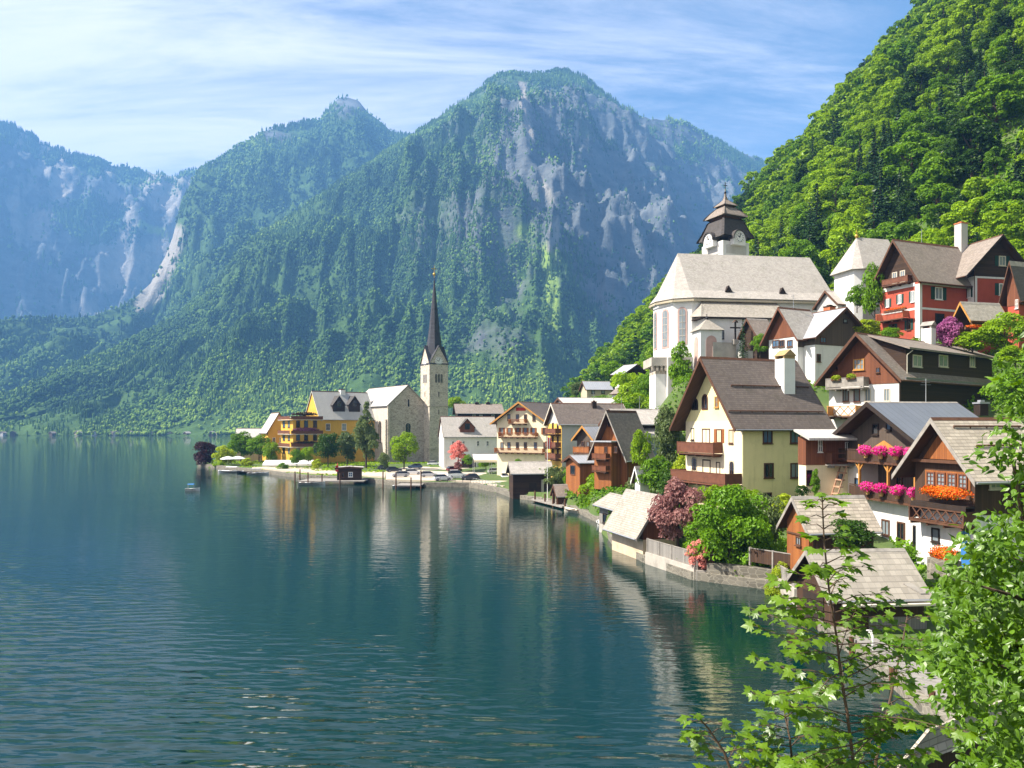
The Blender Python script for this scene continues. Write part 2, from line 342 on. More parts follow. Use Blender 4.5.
# ---------------------------------------------------------------- far mountains
def interp(tab, x): return np.interp(x, [a for a, b in tab], [b for a, b in tab])
def sstep(a, b, x):
    t = np.clip((x-a)/(b-a), 0, 1); return t*t*(3-2*t)
def attr_mat(name, cols, bump_sc, bump):
    """cols: base colour pair for forest floor, rock, scree, meadow; the masks are mesh attributes"""
    m = bpy.data.materials.new(name); m.use_nodes = True; t = m.node_tree; n = t.nodes; L = t.links
    bs = n['Principled BSDF']; bs.inputs['Roughness'].default_value = 0.95; bs.inputs['Specular IOR Level'].default_value = 0.1
    tc = n.new('ShaderNodeTexCoord')
    def noise(sc, d=6, scale=(1,1,1), rg=0.65):
        mp = n.new('ShaderNodeMapping'); mp.inputs['Scale'].default_value = scale; L.new(tc.outputs['Object'], mp.inputs[0])
        q = n.new('ShaderNodeTexNoise'); q.inputs['Scale'].default_value = sc; q.inputs['Detail'].default_value = d; q.inputs['Roughness'].default_value = rg; L.new(mp.outputs[0], q.inputs[0]); return q.outputs[0]
    def mix(f, A, B):
        q = n.new('ShaderNodeMix'); q.data_type = 'RGBA'
        for k, v in (('Factor', f), ('A', A), ('B', B)):
            if isinstance(v, tuple): q.inputs[k].default_value = (*v, 1)
            else: L.new(v, q.inputs[k])
        return q.outputs['Result']
    def rng(v, lo, hi):
        q = n.new('ShaderNodeMapRange'); L.new(v, q.inputs[0]); q.inputs[1].default_value = lo; q.inputs[2].default_value = hi; return q.outputs[0]
    def at(nm):
        q = n.new('ShaderNodeAttribute'); q.attribute_name = nm; return q.outputs['Fac']
    nf = rng(noise(0.02), 0.35, 0.65); nr = rng(noise(0.006, 8, (1, 1, 3.0)), 0.36, 0.64)
    col = mix(nf, cols[0][0], cols[0][1])
    rock = mix(nr, cols[1][0], cols[1][1])
    def sharpen(v):
        a = n.new('ShaderNodeMath'); a.operation = 'MULTIPLY_ADD'; L.new(noise(0.015, 8), a.inputs[0]); a.inputs[1].default_value = 0.9; a.inputs[2].default_value = -0.45
        b = n.new('ShaderNodeMath'); b.operation = 'ADD'; L.new(v, b.inputs[0]); L.new(a.outputs[0], b.inputs[1]); return rng(b.outputs[0], 0.32, 0.68)
    col = mix(sharpen(at('rock')), col, rock); col = mix(sharpen(at('meadow')), col, cols[3]); col = mix(sharpen(at('scree')), col, cols[2])
    L.new(col, bs.inputs['Base Color'])
    b = n.new('ShaderNodeBump'); b.inputs['Strength'].default_value = bump; b.inputs['Distance'].default_value = 18.0
    L.new(noise(bump_sc, 8, (1, 1, 1.6), 0.7), b.inputs['Height']); L.new(b.outputs[0], bs.inputs['Normal'])
    return m
MOUNTM = attr_mat('mountain_ground', [((0.035, 0.075, 0.018), (0.07, 0.13, 0.03)), ((0.060, 0.072, 0.078), (0.145, 0.155, 0.158)), (0.30, 0.275, 0.235), (0.19, 0.28, 0.05)], 0.012, 0.9)
def tree_mat(name):
    m = bpy.data.materials.new(name); m.use_nodes = True; t = m.node_tree; n = t.nodes; L = t.links
    bs = n['Principled BSDF']; bs.inputs['Roughness'].default_value = 0.9; bs.inputs['Specular IOR Level'].default_value = 0.1
    a = n.new('ShaderNodeAttribute'); a.attribute_name = 'tint'; rp = n.new('ShaderNodeValToRGB'); L.new(a.outputs['Fac'], rp.inputs[0])
    e = rp.color_ramp.elements; e[0].color = (0.016, 0.045, 0.02, 1); e[1].position = 1.0; e[1].color = (0.23, 0.33, 0.045, 1)
    k = e.new(0.45); k.color = (0.062, 0.125, 0.028, 1); k = e.new(0.7); k.color = (0.12, 0.21, 0.035, 1)
    L.new(rp.outputs[0], bs.inputs['Base Color']); return m
FARTREE = tree_mat('distant_forest_foliage')
# small tree shapes of the distant forest: a two-tier spruce and a lumpy broadleaf crown
def _spruce(k=5):
    v = [(0, 0, 1.0)]; f = []
    for (r, z) in ((0.13, 0.45), (0.09, 0.5), (0.2, 0.0)):
        v += [(r*math.cos(2*math.pi*(i+0.3*(r > .15))/k), r*math.sin(2*math.pi*(i+0.3*(r > .15))/k), z) for i in range(k)]
    for i in range(k): f.append((0, 1+i, 1+(i+1) % k))
    for i in range(k): f += [(1+k+i, 1+2*k+i, 1+2*k+(i+1) % k), (1+k+i, 1+2*k+(i+1) % k, 1+k+(i+1) % k)]
    return np.array(v), np.array(f)
def _blob(seed):
    import bmesh
    bm = bmesh.new(); bmesh.ops.create_icosphere(bm, subdivisions=1, radius=1.0); bm.verts.ensure_lookup_table()
    r = random.Random(seed)
    v = np.array([[c*(r.uniform(.75, 1.2)) for c in x.co] for x in bm.verts]); f = np.array([[x.index for x in q.verts] for q in bm.faces]); bm.free()
    v[:, :2] *= 0.36; v[:, 2] = v[:, 2]*0.42+0.5
    return v, f
PROTO = [_spruce(), _blob(1), _blob(2), _blob(3)]
def forest_mesh(name, pos, size, kind, tint, label, mat_=None, dist=None):
    vs, fs, ts = [], [], []; base = 0; rg = np.random.default_rng(3)
    for k, (pv, pf) in enumerate(PROTO):
        idx = np.where(kind == k)[0]
        if not len(idx): continue
        a = rg.uniform(0, 6.28, len(idx)); c, s = np.cos(a), np.sin(a)
        w = size[idx]*rg.uniform(.8, 1.25, len(idx))
        x = pv[None, :, 0]*w[:, None]; y = pv[None, :, 1]*w[:, None]; z = pv[None, :, 2]*size[idx][:, None]
        X = x*c[:, None]-y*s[:, None]+pos[idx, 0:1]; Y = x*s[:, None]+y*c[:, None]+pos[idx, 1:2]; Z = z+pos[idx, 2:3]-0.5
        vs.append(np.stack([X, Y, Z], -1).reshape(-1, 3))
        fs.append((pf[None]+(np.arange(len(idx))*len(pv))[:, None, None]+base).reshape(-1, 3))
        ts.append(np.repeat(np.clip(tint[idx], 0, 1), len(pf))); base += len(idx)*len(pv)
    o = npmesh(name, np.concatenate(vs), np.concatenate(fs), mat_ or FARTREE, fattr={'tint': np.concatenate(ts)})
    return tag(o, label, 'forest', kind='stuff')
def mountain(name, sil, foot, ridge, prof, seed, amp, gf, skew, rockf, screef, meadf, ntree, trsize, label, px0=-330, px1=1120, nu=860, nt=270, lat=0.0):
    px = np.linspace(px0, px1, nu)[:, None]; t = np.linspace(0, 1.25, nt)[None, :]
    def surf(px, t):
        sil_ = interp(sil, px) + (fbm(px/9.0, px*0+seed, seed, 3)-0.5)*5.0
        Yf, Yr = interp(foot, px), interp(ridge, px); zr = CZ+(HY-sil_)*Yr/F
        tt = np.minimum(t, 1.0); Y = Yf+(Yr-Yf)*t
        z = zr*np.interp(tt, [a for a, b in prof], [b for a, b in prof])
        env = np.sin(np.pi*np.clip(tt, 0, 1))**0.8*np.interp(tt, [0, .8, .95, 1], [1, 1, .45, 0]); s = (px-skew)/100*gf/(1-0.45*tt)+0.5*(fbm(px/70, t*2.5, seed+61, 4)-0.5)*gf
        g = ridged(s, t*1.6+seed, seed, 5)-0.55+0.5*(ridged(s*3.1, t*5.0, seed+5, 4)-0.5)+0.55*(fbm(s*1.3, t*3, seed+9, 5)-0.5)
        x_ = (px-512)/F*Y; iso = fbm(x_/420, Y/420, seed+71, 5)-0.5+0.6*(ridged(x_/210+3, Y/260, seed+77, 4)-0.55)
        iso = iso+0.16*(ridged(x_/75, Y/95+t*3, seed+83, 4)-0.55)
        z = z+amp*env*(0.30*g+0.95*iso)*np.clip(zr/600, 0.05, 1.5)
        z = z-np.maximum(t-1, 0)*zr*1.2
        z = np.where(t <= 0, -3.0, z)
        Y = Y+env*lat*(ridged(s*0.8+7, t*1.2, seed+3, 4)-0.5)
        return (px-512)/F*Y, Y+0*z, z
    X, Y, Z = surf(px+0*t, t+0*px)
    V = np.stack([X, Y, Z], -1).reshape(-1, 3); i = np.arange(nu-1)[:, None]*nt+np.arange(nt-1)[None, :]
    Fc = np.stack([i, i+nt, i+nt+1, i+1], -1).reshape(-1, 4)
    def masks(X, Y, Z):
        qx = 512+F*X/Y; qy = HY-F*(Z-CZ)/Y
        return qx, qy, rockf(qx, qy, X, Y, Z), screef(qx, qy), meadf(qx, qy)
    qx, qy, rk, sc, md = masks(X, Y, Z)
    o = npmesh(name, V, Fc, MOUNTM, smooth=True, attr={'rock': rk.ravel(), 'scree': sc.ravel(), 'meadow': md.ravel()})
    tag(o, kind='structure')
    rg = np.random.default_rng(seed)
    # trees: uniform over the part of the slope one could see, weighted by slope area
    dens = np.linalg.norm(np.cross(np.stack([X[1:, :-1]-X[:-1, :-1], Y[1:, :-1]-Y[:-1, :-1], Z[1:, :-1]-Z[:-1, :-1]], -1), np.stack([X[:-1, 1:]-X[:-1, :-1], Y[:-1, 1:]-Y[:-1, :-1], Z[:-1, 1:]-Z[:-1, :-1]], -1)), axis=-1)
    tm = 0.5*(t[0, 1:]+t[0, :-1]); dens = dens*(tm <= 1.01)[None, :]*((qx[:-1, :-1] > -60) & (qx[:-1, :-1] < 860))
    dens = dens*np.clip(1.15-1.25*rk[:-1, :-1], 0.02, 1)*(1-np.clip(sc[:-1, :-1]*1.3, 0, .98))*(1-np.clip(md[:-1, :-1], 0, .9))*np.clip(0.15+2.2*sstep(.34, .6, fbm(X[:-1, :-1]/130, Y[:-1, :-1]/130+Z[:-1, :-1]/130, seed+55, 4)), .1, 1.6)
    pk = rg.choice(dens.size, ntree, p=(dens/dens.sum()).ravel()); iu, it = np.unravel_index(pk, dens.shape)
    du, dt = px[1, 0]-px[0, 0], t[0, 1]-t[0, 0]
    pu = px[iu, 0]+rg.uniform(0, 1, ntree)*du; pt = np.minimum(t[0, it]+rg.uniform(0, 1, ntree)*dt, 1.0); pt = np.maximum(pt, 0.004)
    x, y, z = surf(pu, pt)
    n1 = fbm(x/160, y/160+z/160, seed+40, 4); hgt = z/np.maximum(Z.max(), 1)
    con = rg.uniform(0, 1, ntree) < np.clip(0.3+1.3*(n1-0.5)*2+0.5*hgt, 0.06, 0.94)
    kind = np.where(con, 0, rg.integers(1, 4, ntree)); size = trsize*rg.uniform(0.6, 1.25, ntree)*np.interp(y, [1200, 3000], [.62, 1.05])*np.where(con, 1.15, 0.85)
    tint = np.where(con, rg.normal(0.24, 0.11, ntree), rg.normal(0.55, 0.14, ntree))+(n1-0.5)*0.6+(fbm(x/420, y/420+z/300, seed+90, 4)-0.5)*1.1+0.25*np.exp(-z/70)
    forest_mesh('mountain_forest', np.stack([x, y, z], -1), size, kind, tint, label)
    return o
def gb(x, y, cx, cy, sx, sy): return np.exp(-((x-cx)/sx)**2-((y-cy)/sy)**2)
def seg(x, y, pts, w):
    d = np.full(np.shape(x), 1e9)
    for (a, b) in zip(pts[:-1], pts[1:]):
        vx, vy = b[0]-a[0], b[1]-a[1]; q = np.clip(((x-a[0])*vx+(y-a[1])*vy)/(vx*vx+vy*vy), 0, 1)
        d = np.minimum(d, np.hypot(x-a[0]-q*vx, y-a[1]-q*vy))
    return np.exp(-(d/w)**2)
SIL1 = [(-400,433),(-100,430),(-40,412),(0,396),(45,378),(87,360),(132,340),(175,317),(200,297),(220,277),(240,247),(290,216),(345,179),(375,160),(410,137),(440,117),(460,103),(478,90),(490,80),(502,74),(512,73),(524,76),(540,71),(556,70),(575,73),(590,81),(610,98),(640,115),(660,121),(668,118),(678,120),(692,127),(720,142),(757,158),(800,180),(900,230),(1150,330)]
SIL2 = [(-400,330),(0,319),(60,319),(95,315),(128,306),(150,284),(165,258),(172,240),(178,215),(186,192),(192,178),(205,167),(215,162),(230,150),(250,139),(270,128),(300,124),(320,118),(330,106),(337,99),(350,97),(360,103),(375,117),(390,131),(410,135),(450,160),(520,240),(1150,400)]
SIL3 = [(-400,90),(-200,105),(0,124),(15,127),(30,133),(42,145),(52,148),(70,153),(85,158),(105,161),(120,168),(135,170),(150,171),(170,177),(190,173),(220,168),(300,200),(500,300),(1150,420)]
r1 = lambda x, y, X, Y, Z: np.clip(1.25*gb(x, y, 590, 190, 150, 130)*(0.3+1.25*fbm(X/120, Z/170, 5, 5))+0.55*gb(x, y, 700, 230, 80, 90)+0.7*gb(x, y, 490, 345, 45, 25)*fbm(X/60, Z/60, 8, 4)+0.35*gb(x, y, 420, 250, 60, 90)*fbm(X/60, Z/90, 9, 4)-0.35*gb(x, y, 555, 73, 60, 8)-0.45*gb(x, y, 545, 270, 30, 60)-0.4*gb(x, y, 590, 200, 20, 60), 0, 1)
s1 = lambda x, y: np.clip(0.95*seg(x, y, [(521,85),(524,105),(528,125),(531,140)], 4.5)+0.6*seg(x, y, [(540,178),(546,190),(551,200)], 6)+0.7*seg(x, y, [(556,222),(553,240),(550,248)], 7)+0.6*seg(x, y, [(574,112),(577,125),(575,142)], 4)+0.5*seg(x, y, [(545,90),(552,96)], 5)+0.45*seg(x, y, [(668,195),(668,210)], 6)+0.5*seg(x, y, [(500,95),(502,112)], 2.5), 0, 1)
m1 = lambda x, y: np.clip(0.8*seg(x, y, [(548,250),(552,300),(556,325)], 10)*1.0+0.7*gb(x, y, 525, 230, 14, 12)+0.6*gb(x, y, 660, 168, 20, 4)+0.55*gb(x, y, 250, 415, 30, 8)+0.6*gb(x, y, 120, 428, 60, 4)+0.45*seg(x, y, [(40,398),(120,366),(180,330)], 6), 0, 1)
mountain('mountain', SIL1, [(-400,1290),(200,1260),(420,1180),(545,1150),(640,1500),(760,2050),(1150,3000)], [(-400,1500),(0,1600),(100,1800),(220,2150),(345,2650),(480,3050),(560,3150),(660,3450),(760,3900),(1150,4500)],
   [(0,0),(0.12,0.10),(0.3,0.25),(0.5,0.44),(0.7,0.66),(0.85,0.84),(1,1)], 11, 320, 1.5, 560, r1, s1, m1, 150000, 13.5, 'dense mixed forest covering the slopes of the broad rocky mountain behind the spire', lat=90)
r2 = lambda x, y, X, Y, Z: np.clip(0.9*gb(x, y, 345, 103, 25, 14)+0.7*gb(x, y, 275, 138, 22, 8)+0.35*fbm(X/150, Z/150, 3, 4)*gb(x, y, 330, 160, 120, 60), 0, 1)
s2 = lambda x, y: np.clip(1.0*seg(x, y, [(177,234),(168,262),(157,287),(143,304)], 11)+0.4*gb(x, y, 88, 314, 14, 6), 0, 1)
m2 = lambda x, y: np.clip(0.5*seg(x, y, [(40,372),(70,355),(100,342)], 5)+0.3*gb(x, y, 200, 220, 20, 30), 0, 1)
mountain('mountain', SIL2, [(-400,1700),(300,1900),(1150,1700)], [(-400,2250),(0,2300),(128,2700),(170,3100),(220,3500),(345,4000),(1150,3600)],
   [(0,0),(0.3,0.22),(0.6,0.52),(0.85,0.83),(1,1)], 23, 360, 1.3, 350, r2, s2, m2, 55000, 17.5, 'conifer forest on the pointed mountain between the left cliffs and the broad mountain', px1=620, nu=260, nt=120, lat=120)
r3 = lambda x, y, X, Y, Z: np.clip(0.95-0.9*sstep(26, 8, y-interp(SIL3, x))*0.8-0.75*gb(x, y, 95, 225, 40, 22)*fbm(X/90, Z/90, 4, 4)*1.6, 0, 1)
s3 = lambda x, y: np.clip(0.62*sstep(.47, .6, fbm(x/22+3, y/45, 6, 5))*(y < 316)+0.5*gb(x, y, 78, 168, 6, 4)+0.4*gb(x, y, 110, 200, 3, 3), 0, 1)
m3 = lambda x, y: np.clip(0.85*seg(x, y, [(140,224),(152,230),(166,233)], 5)+0.35*gb(x, y, 85, 245, 25, 8), 0, 1)
mountain('mountain', SIL3, [(-400,2900),(0,3250),(190,3700),(1150,4300)], [(-400,4300),(0,4600),(190,4950),(1150,5400)],
   [(0,0),(0.25,0.1),(0.45,0.34),(0.62,0.66),(0.8,0.88),(1,1)], 37, 420, 1.3, 60, r3, s3, m3, 12000, 26.0, 'sparse forest on the ledges of the grey cliffs at the far left', px1=420, nu=300, nt=150, lat=70)

# ---------------------------------------------------------------- near terrain: village terraces and wooded hillside
SHORE = [(24,14),(18.5,24),(18.6,32),(19.3,38),(19.8,42.6),(19.6,46.6),(21.1,55.8),(21.4,61.0),(19.0,62.6),(15.6,65.2),(12.9,73.7),(11.4,83.7),(12,104),(10.2,117),(7.1,131),(0,142),(-2.4,152),(-9.2,167),(-25,170),(-35,183),(-55,197),(-68,214),(-82,230),(-106,258),(-120,290),(-104,345),(-40,430),(40,640),(600,640),(600,-60),(-120,-60),(-100,2),(-40,10),(-10,17.5),(2,19.5),(14,19.0),(21,13)]
def inside(x, y, poly=SHORE):
    r = np.zeros(np.shape(x), bool); n = len(poly)
    for i in range(n):
        (x1, y1), (x2, y2) = poly[i], poly[(i+1) % n]
        if y1 == y2: continue
        c = ((y1 > y) != (y2 > y)) & (x < (x2-x1)*(y-y1)/(y2-y1)+x1); r ^= c
    return r
CP = [(743,80,4.2),(690,92,4.2),(830,86,5.5),(760,72,1.3),(899,86,14),(829,95,13.2),(990,98,16.5),(926,63,2.8),(850,70,3.5),(975,55,2.8),(1030,58,3.5),(806,58,1.4),(900,57,1.8),(925,51,.5),(870,45,.35),(915,46,.35),(950,44,.5),(900,41,.3),
  (919,110,25.5),(880,123,26),(1015,118,27),(797,112,19.5),(865,119,21.5),(769,126,20),(691,138,26.3),(837,143,26.5),(830,165,30),(660,152,18),(850,126,29),(561,140,5.5),(605,145,7),(546,170,3),(497,178,2.2),(627,112,4),(660,120,8),
  (440,230,1.2),(494,240,1.6),(388,262,1.0),(350,282,1.0),(427,262,1.0),(447,268,1.1),(320,262,1.0),(285,245,1.0),(240,250,1.0),(595,230,19),(630,220,25),(655,134,15),(690,128,21),(742,134,24),(720,130,24.5),(700,105,10),(780,100,13),(455,300,3),(560,200,9),(400,200,.7),(430,200,.7),(470,200,.8),(450,225,.8),(480,188,.8),(440,185,.7),(495,170,.8),(415,225,.8),(600,190,13),(551,139,.4),(540,143,.6),(556,146,1.0),(585,121,2.0),(640,95,3),(668,85,2.0),(560,136,1.5),(1080,60,6),(1080,110,26)]
cpx = np.array([GX(a, b) for a, b, c in CP]+[s[0] for s in SHORE[:25]]+[0,0,0,10,10,25,25,30,-15,-40,18,12,400,400]); cpy = np.array([b for a, b, c in CP]+[s[1] for s in SHORE[:25]]+[1,6,12,15,5,15,22,8,8,3,10,3,100,400])
cpz = np.array([c for a, b, c in CP]+[0.55]*25+[11.0,8.3,4.6,4.0,8.6,3.2,1.2,7.5,6,6,5.0,9.5,30,30])
X0T = [(-50,40),(0,42),(30,52),(60,64),(100,62),(118,60),(135,58),(150,56),(165,50),(200,38),(260,28),(350,20),(460,15),(520,45),(640,140)]
def gz(x, y, parts=False):
    x = np.asarray(x, float); y = np.asarray(y, float); num = 0; den = 0
    for a, b, c in zip(cpx, cpy, cpz):
        w = 1/((x-a)**2+(y-b)**2+2.0)**1.5; num = num+w*c; den = den+w
    v = num/den
    x0 = np.interp(y, [a for a, b in X0T], [b for a, b in X0T])
    dx = np.maximum(x-x0, 0); h = 1.17*(x-x0)-0.00028*dx*dx+3*(fbm(x/30, y/30, 4, 3)-0.5)*np.clip((x-x0)/20, 0, 1)*4
    k = 6.0; z = np.where(h > v+k, h, np.where(h < v-k, v, v+np.maximum(h-v+k, 0)**2/(4*k)))
    z = np.where(y < 24, np.minimum(z, np.maximum(11.2-0.5*np.maximum(y, 0), 0.3)), z)
    return (z, h-v) if parts else z
def build_ground():
    xs = np.concatenate([np.arange(-150, -2, 3.0), np.arange(-2, 70, 1.25), np.arange(70, 430, 4.0)]); ys = np.concatenate([np.arange(-45, 150, 1.5), np.arange(150, 641, 4.0)])
    x, y = np.meshgrid(xs, ys, indexing='ij'); ins = inside(x, y); z, hv = gz(x, y, True)
    z = np.where(ins, z, -3.0); ny = len(ys); i = np.arange(len(xs)-1)[:, None]*ny+np.arange(ny-1)[None, :]
    V = np.stack([x, y, z], -1).reshape(-1, 3); Fc = np.stack([i, i+ny, i+ny+1, i+1], -1).reshape(-1, 4)
    m = mat('grassy_ground', (0.05, 0.10, 0.02), (0.10, 0.13, 0.04), 'noise', 0.35, 0.95, 0.3, dirt=0.4)
    tag(npmesh('ground', V, Fc, m, smooth=True), kind='structure')
build_ground()
def quay():
    b = MB(); pts = SHORE[1:25]
    hs = [0.5]*len(pts)
    for i in range(len(pts)-1):
        (x1, y1), (x2, y2) = pts[i], pts[i+1]; d = Vector((x2-x1, y2-y1, 0)).normalized(); nrm = Vector((d.y, -d.x, 0))
        top = 0.95 if y1 > 140 else 0.7
        p, q = Vector((x1, y1, -2))-d*0.15-nrm*0.3, Vector((x2, y2, -2))+d*0.15-nrm*0.3
        b.extr([p, q, q+nrm*1.3, p+nrm*1.3], (0, 0, 2+top+0.01*(i % 3)))
    o = b.build('quay_wall', [QUAY]); tag(o, 'low grey stone quay wall edging the village along the lake', 'quay wall')
quay()

# ---------------------------------------------------------------- water
def water():
    m = bpy.data.materials.new('lake_water'); m.use_nodes = True; t = m.node_tree; n = t.nodes; L = t.links
    bs = n['Principled BSDF']; bs.inputs['Base Color'].default_value = (0.001, 0.020, 0.017, 1); bs.inputs['Roughness'].default_value = 0.02; bs.inputs['Specular IOR Level'].default_value = 0.55; bs.inputs['IOR'].default_value = 1.42
    tc = n.new('ShaderNodeTexCoord'); sep = n.new('ShaderNodeSeparateXYZ'); L.new(tc.outputs['Object'], sep.inputs[0])
    def mth(op, *a):
        q = n.new('ShaderNodeMath'); q.operation = op
        for i, v in enumerate(a):
            if isinstance(v, (int, float)): q.inputs[i].default_value = v
            else: L.new(v, q.inputs[i])
        return q.outputs[0]
    def noise(scale, rot, sc3, d=3, rg=0.5):
        mp = n.new('ShaderNodeMapping'); mp.inputs['Scale'].default_value = sc3; mp.inputs['Rotation'].default_value = (0, 0, R(rot)); L.new(tc.outputs['Object'], mp.inputs[0])
        q = n.new('ShaderNodeTexNoise'); q.inputs['Scale'].default_value = scale; q.inputs['Detail'].default_value = d; q.inputs['Roughness'].default_value = rg; L.new(mp.outputs[0], q.inputs[0]); return q.outputs[0]
    def rng(v, a, b, c=0.0, d=1.0):
        q = n.new('ShaderNodeMapRange'); q.interpolation_type = 'SMOOTHSTEP'; L.new(v, q.inputs[0])
        for i, k in enumerate((a, b, c, d)): q.inputs[i+1].default_value = k
        return q.outputs[0]
    big = noise(0.016, 20, (1, 1.6, 1), 3); mid = noise(0.06, 30, (1, 1, 1), 3)
    # wind: rougher in the open water nearest the eye and out in the lake, calm along the village
    nearw = rng(mth('ADD', sep.outputs[1], mth('ADD', mth('MULTIPLY', sep.outputs[0], 0.8), mth('MULTIPLY', mth('SUBTRACT', mid, 0.5), 26.0))), 16, 44, 1.0, 0.0)
    openw = mth('MULTIPLY', rng(mth('ADD', mth('MULTIPLY', sep.outputs[0], -1.0), mth('MULTIPLY', mth('SUBTRACT', big, 0.5), 260.0)), 30, 90), 1.0)
    w1 = noise(1.35, 14, (0.36, 1.15, 1), 1.3, 0.4); w2 = noise(2.6, 5, (0.4, 1.1, 1), 3, 0.5); w3 = noise(0.42, -10, (0.5, 1.0, 1), 2, 0.5)
    h = mth('ADD', mth('MULTIPLY', w1, mth('ADD', mth('MULTIPLY', nearw, 0.26), 0.018)), mth('MULTIPLY', w2, mth('ADD', mth('MULTIPLY', nearw, 0.012), mth('ADD', 0.014, mth('MULTIPLY', openw, 0.012)))))
    h = mth('ADD', h, mth('MULTIPLY', w3, mth('ADD', 0.02, mth('MULTIPLY', openw, 0.03))))
    b = n.new('ShaderNodeBump'); b.inputs['Strength'].default_value = 1.0; b.inputs['Distance'].default_value = 1.0; L.new(h, b.inputs['Height']); L.new(b.outputs[0], bs.inputs['Normal'])
    mb = MB(); mb.add([(-3800,-150,0),(3800,-150,0),(3800,4200,0),(-3800,4200,0)], [(0,1,2,3)]); o = mb.build('lake_water', m); tag(o, kind='structure')
    mb = MB(); mb.add([(-3900,-170,-4),(3900,-170,-4),(3900,6900,-4),(-3900,6900,-4)], [(0,1,2,3)]); o = mb.build('lake_bed', mat('lake_mud', (0.05, 0.06, 0.04), (0.03, 0.04, 0.03), 'noise', 0.2, 0.95)); tag(o, kind='structure')
water()
# ---------------------------------------------------------------- haze between here and the mountains
def haze():
    m = bpy.data.materials.new('mountain_air'); m.use_nodes = True; t = m.node_tree; n = t.nodes; L = t.links; n.clear()
    out = n.new('ShaderNodeOutputMaterial'); v = n.new('ShaderNodeVolumePrincipled'); v.inputs['Color'].default_value = (0.20, 0.49, 1.0, 1); v.inputs['Density'].default_value = HAZE; v.inputs['Anisotropy'].default_value = 0.0
    L.new(v.outputs[0], out.inputs['Volume'])
    mb = MB(); mb.box(-4000, 4000, -200, 7000, -5, 2200); o = mb.build('haze', m); tag(o, kind='stuff'); o['label'] = 'thin blue summer haze in front of the distant mountains'; o['category'] = 'haze'
    m.cycles.homogeneous_volume = True
HAZE = 1.5e-4
haze()
# ---------------------------------------------------------------- vegetation
F_LIGHT = foliage('bright_green_leaves', (0.09, 0.19, 0.006), (0.29, 0.44, 0.012))
F_MID = foliage('green_leaves', (0.045, 0.125, 0.007), (0.165, 0.31, 0.012))
F_GREEN = foliage('fresh_green_leaves', (0.05, 0.14, 0.008), (0.17, 0.33, 0.014))
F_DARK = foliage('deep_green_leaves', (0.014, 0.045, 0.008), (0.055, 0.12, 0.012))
F_CON = foliage('spruce_needles', (0.010, 0.032, 0.014), (0.035, 0.075, 0.022), trans=0.12)
F_YEL = foliage('yellow_green_leaves', (0.17, 0.26, 0.010), (0.38, 0.46, 0.03))
F_PUR = foliage('purple_leaves', (0.17, 0.075, 0.075), (0.38, 0.20, 0.17))
F_DPUR = foliage('dark_purple_leaves', (0.03, 0.012, 0.016), (0.08, 0.03, 0.04))
F_PINK = foliage('pink_blossoms', (0.55, 0.16, 0.15), (0.75, 0.36, 0.28))
F_MAG = foliage('magenta_blossoms', (0.62, 0.02, 0.22), (0.80, 0.08, 0.38), trans=0.3)
F_ORA = foliage('orange_blossoms', (0.65, 0.07, 0.01), (0.80, 0.24, 0.02), trans=0.3)
F_LILAC = foliage('lilac_blossoms', (0.24, 0.05, 0.16), (0.42, 0.14, 0.30))
F_OLIVE = foliage('grey_green_leaves', (0.06, 0.10, 0.03), (0.16, 0.21, 0.07))
BARK = mat('bark', (0.10, 0.07, 0.05), (0.05, 0.035, 0.025), 'noise', 3.0, 0.95, 0.4)
def cards(C, N, size, rg, asp=1.6, fold=0.18):
    """leaf sprays: one four-cornered bent card for each centre C with normal N"""
    n = len(C); T = rg.normal(size=(n, 3)); T -= (T*N).sum(1, keepdims=True)*N; T /= np.linalg.norm(T, axis=1, keepdims=True)+1e-9
    B = np.cross(N, T); s = size*rg.uniform(.6, 1.3, n)[:, None]; f = N*s*fold
    V = np.stack([C-T*s*asp*.5, C+B*s*.5+f, C+T*s*asp*.5, C-B*s*.5+f], 1).reshape(-1, 3)
    return V, np.arange(4*n).reshape(-1, 4)
def crown_mesh(seed, nclump=26, nleaf=2600, leaf=0.035, rx=0.34, z0=0.16, top=1.0, shape='round', cr=(0.10, 0.17), gaps=0.0):
    rg = np.random.default_rng(seed); cs = []; tries = 0
    while len(cs) < nclump and tries < 20000:
        tries += 1
        p = rg.uniform(-1, 1, 3); r = np.linalg.norm(p)
        if r > 1 or r < 0.45: continue
        t = p[2]*0.5+0.5                         # 0 bottom, 1 top
        if shape == 'round': k = 1.0
        elif shape == 'cone': k = (1.02-t)*1.35/np.sqrt(max(1-p[2]**2, .05)) if t > 0.12 else .8
        elif shape == 'column': k = min(1.0, 1.3/np.sqrt(max(1-p[2]**2, .2)))*.9
        elif shape == 'dome': k = 1.1-0.25*t
        else: k = 1.0
        cs.append((p[0]*rx*k, p[1]*rx*k, z0+(top-z0)*(0.08+0.86*t)))
    cs = np.array(cs); cr_ = rg.uniform(cr[0], cr[1], len(cs))
    if shape == 'cone': cr_ *= (1.25-cs[:, 2])
    idx = rg.choice(len(cs), nleaf, p=cr_**2/(cr_**2).sum())
    D = rg.normal(size=(nleaf, 3)); D /= np.linalg.norm(D, axis=1, keepdims=True); D[:, 2] = np.where(D[:, 2] < -0.35, -D[:, 2], D[:, 2])
    C = cs[idx]+D*(cr_[idx]*rg.uniform(0.55, 1.08, nleaf)**0.6)[:, None]*np.array([1, 1, 0.8])
    Nn = D+rg.normal(size=(nleaf, 3))*0.55+np.array([0, 0, 0.35]); Nn /= np.linalg.norm(Nn, axis=1, keepdims=True)
    return cards(C, Nn, leaf, rg), cs
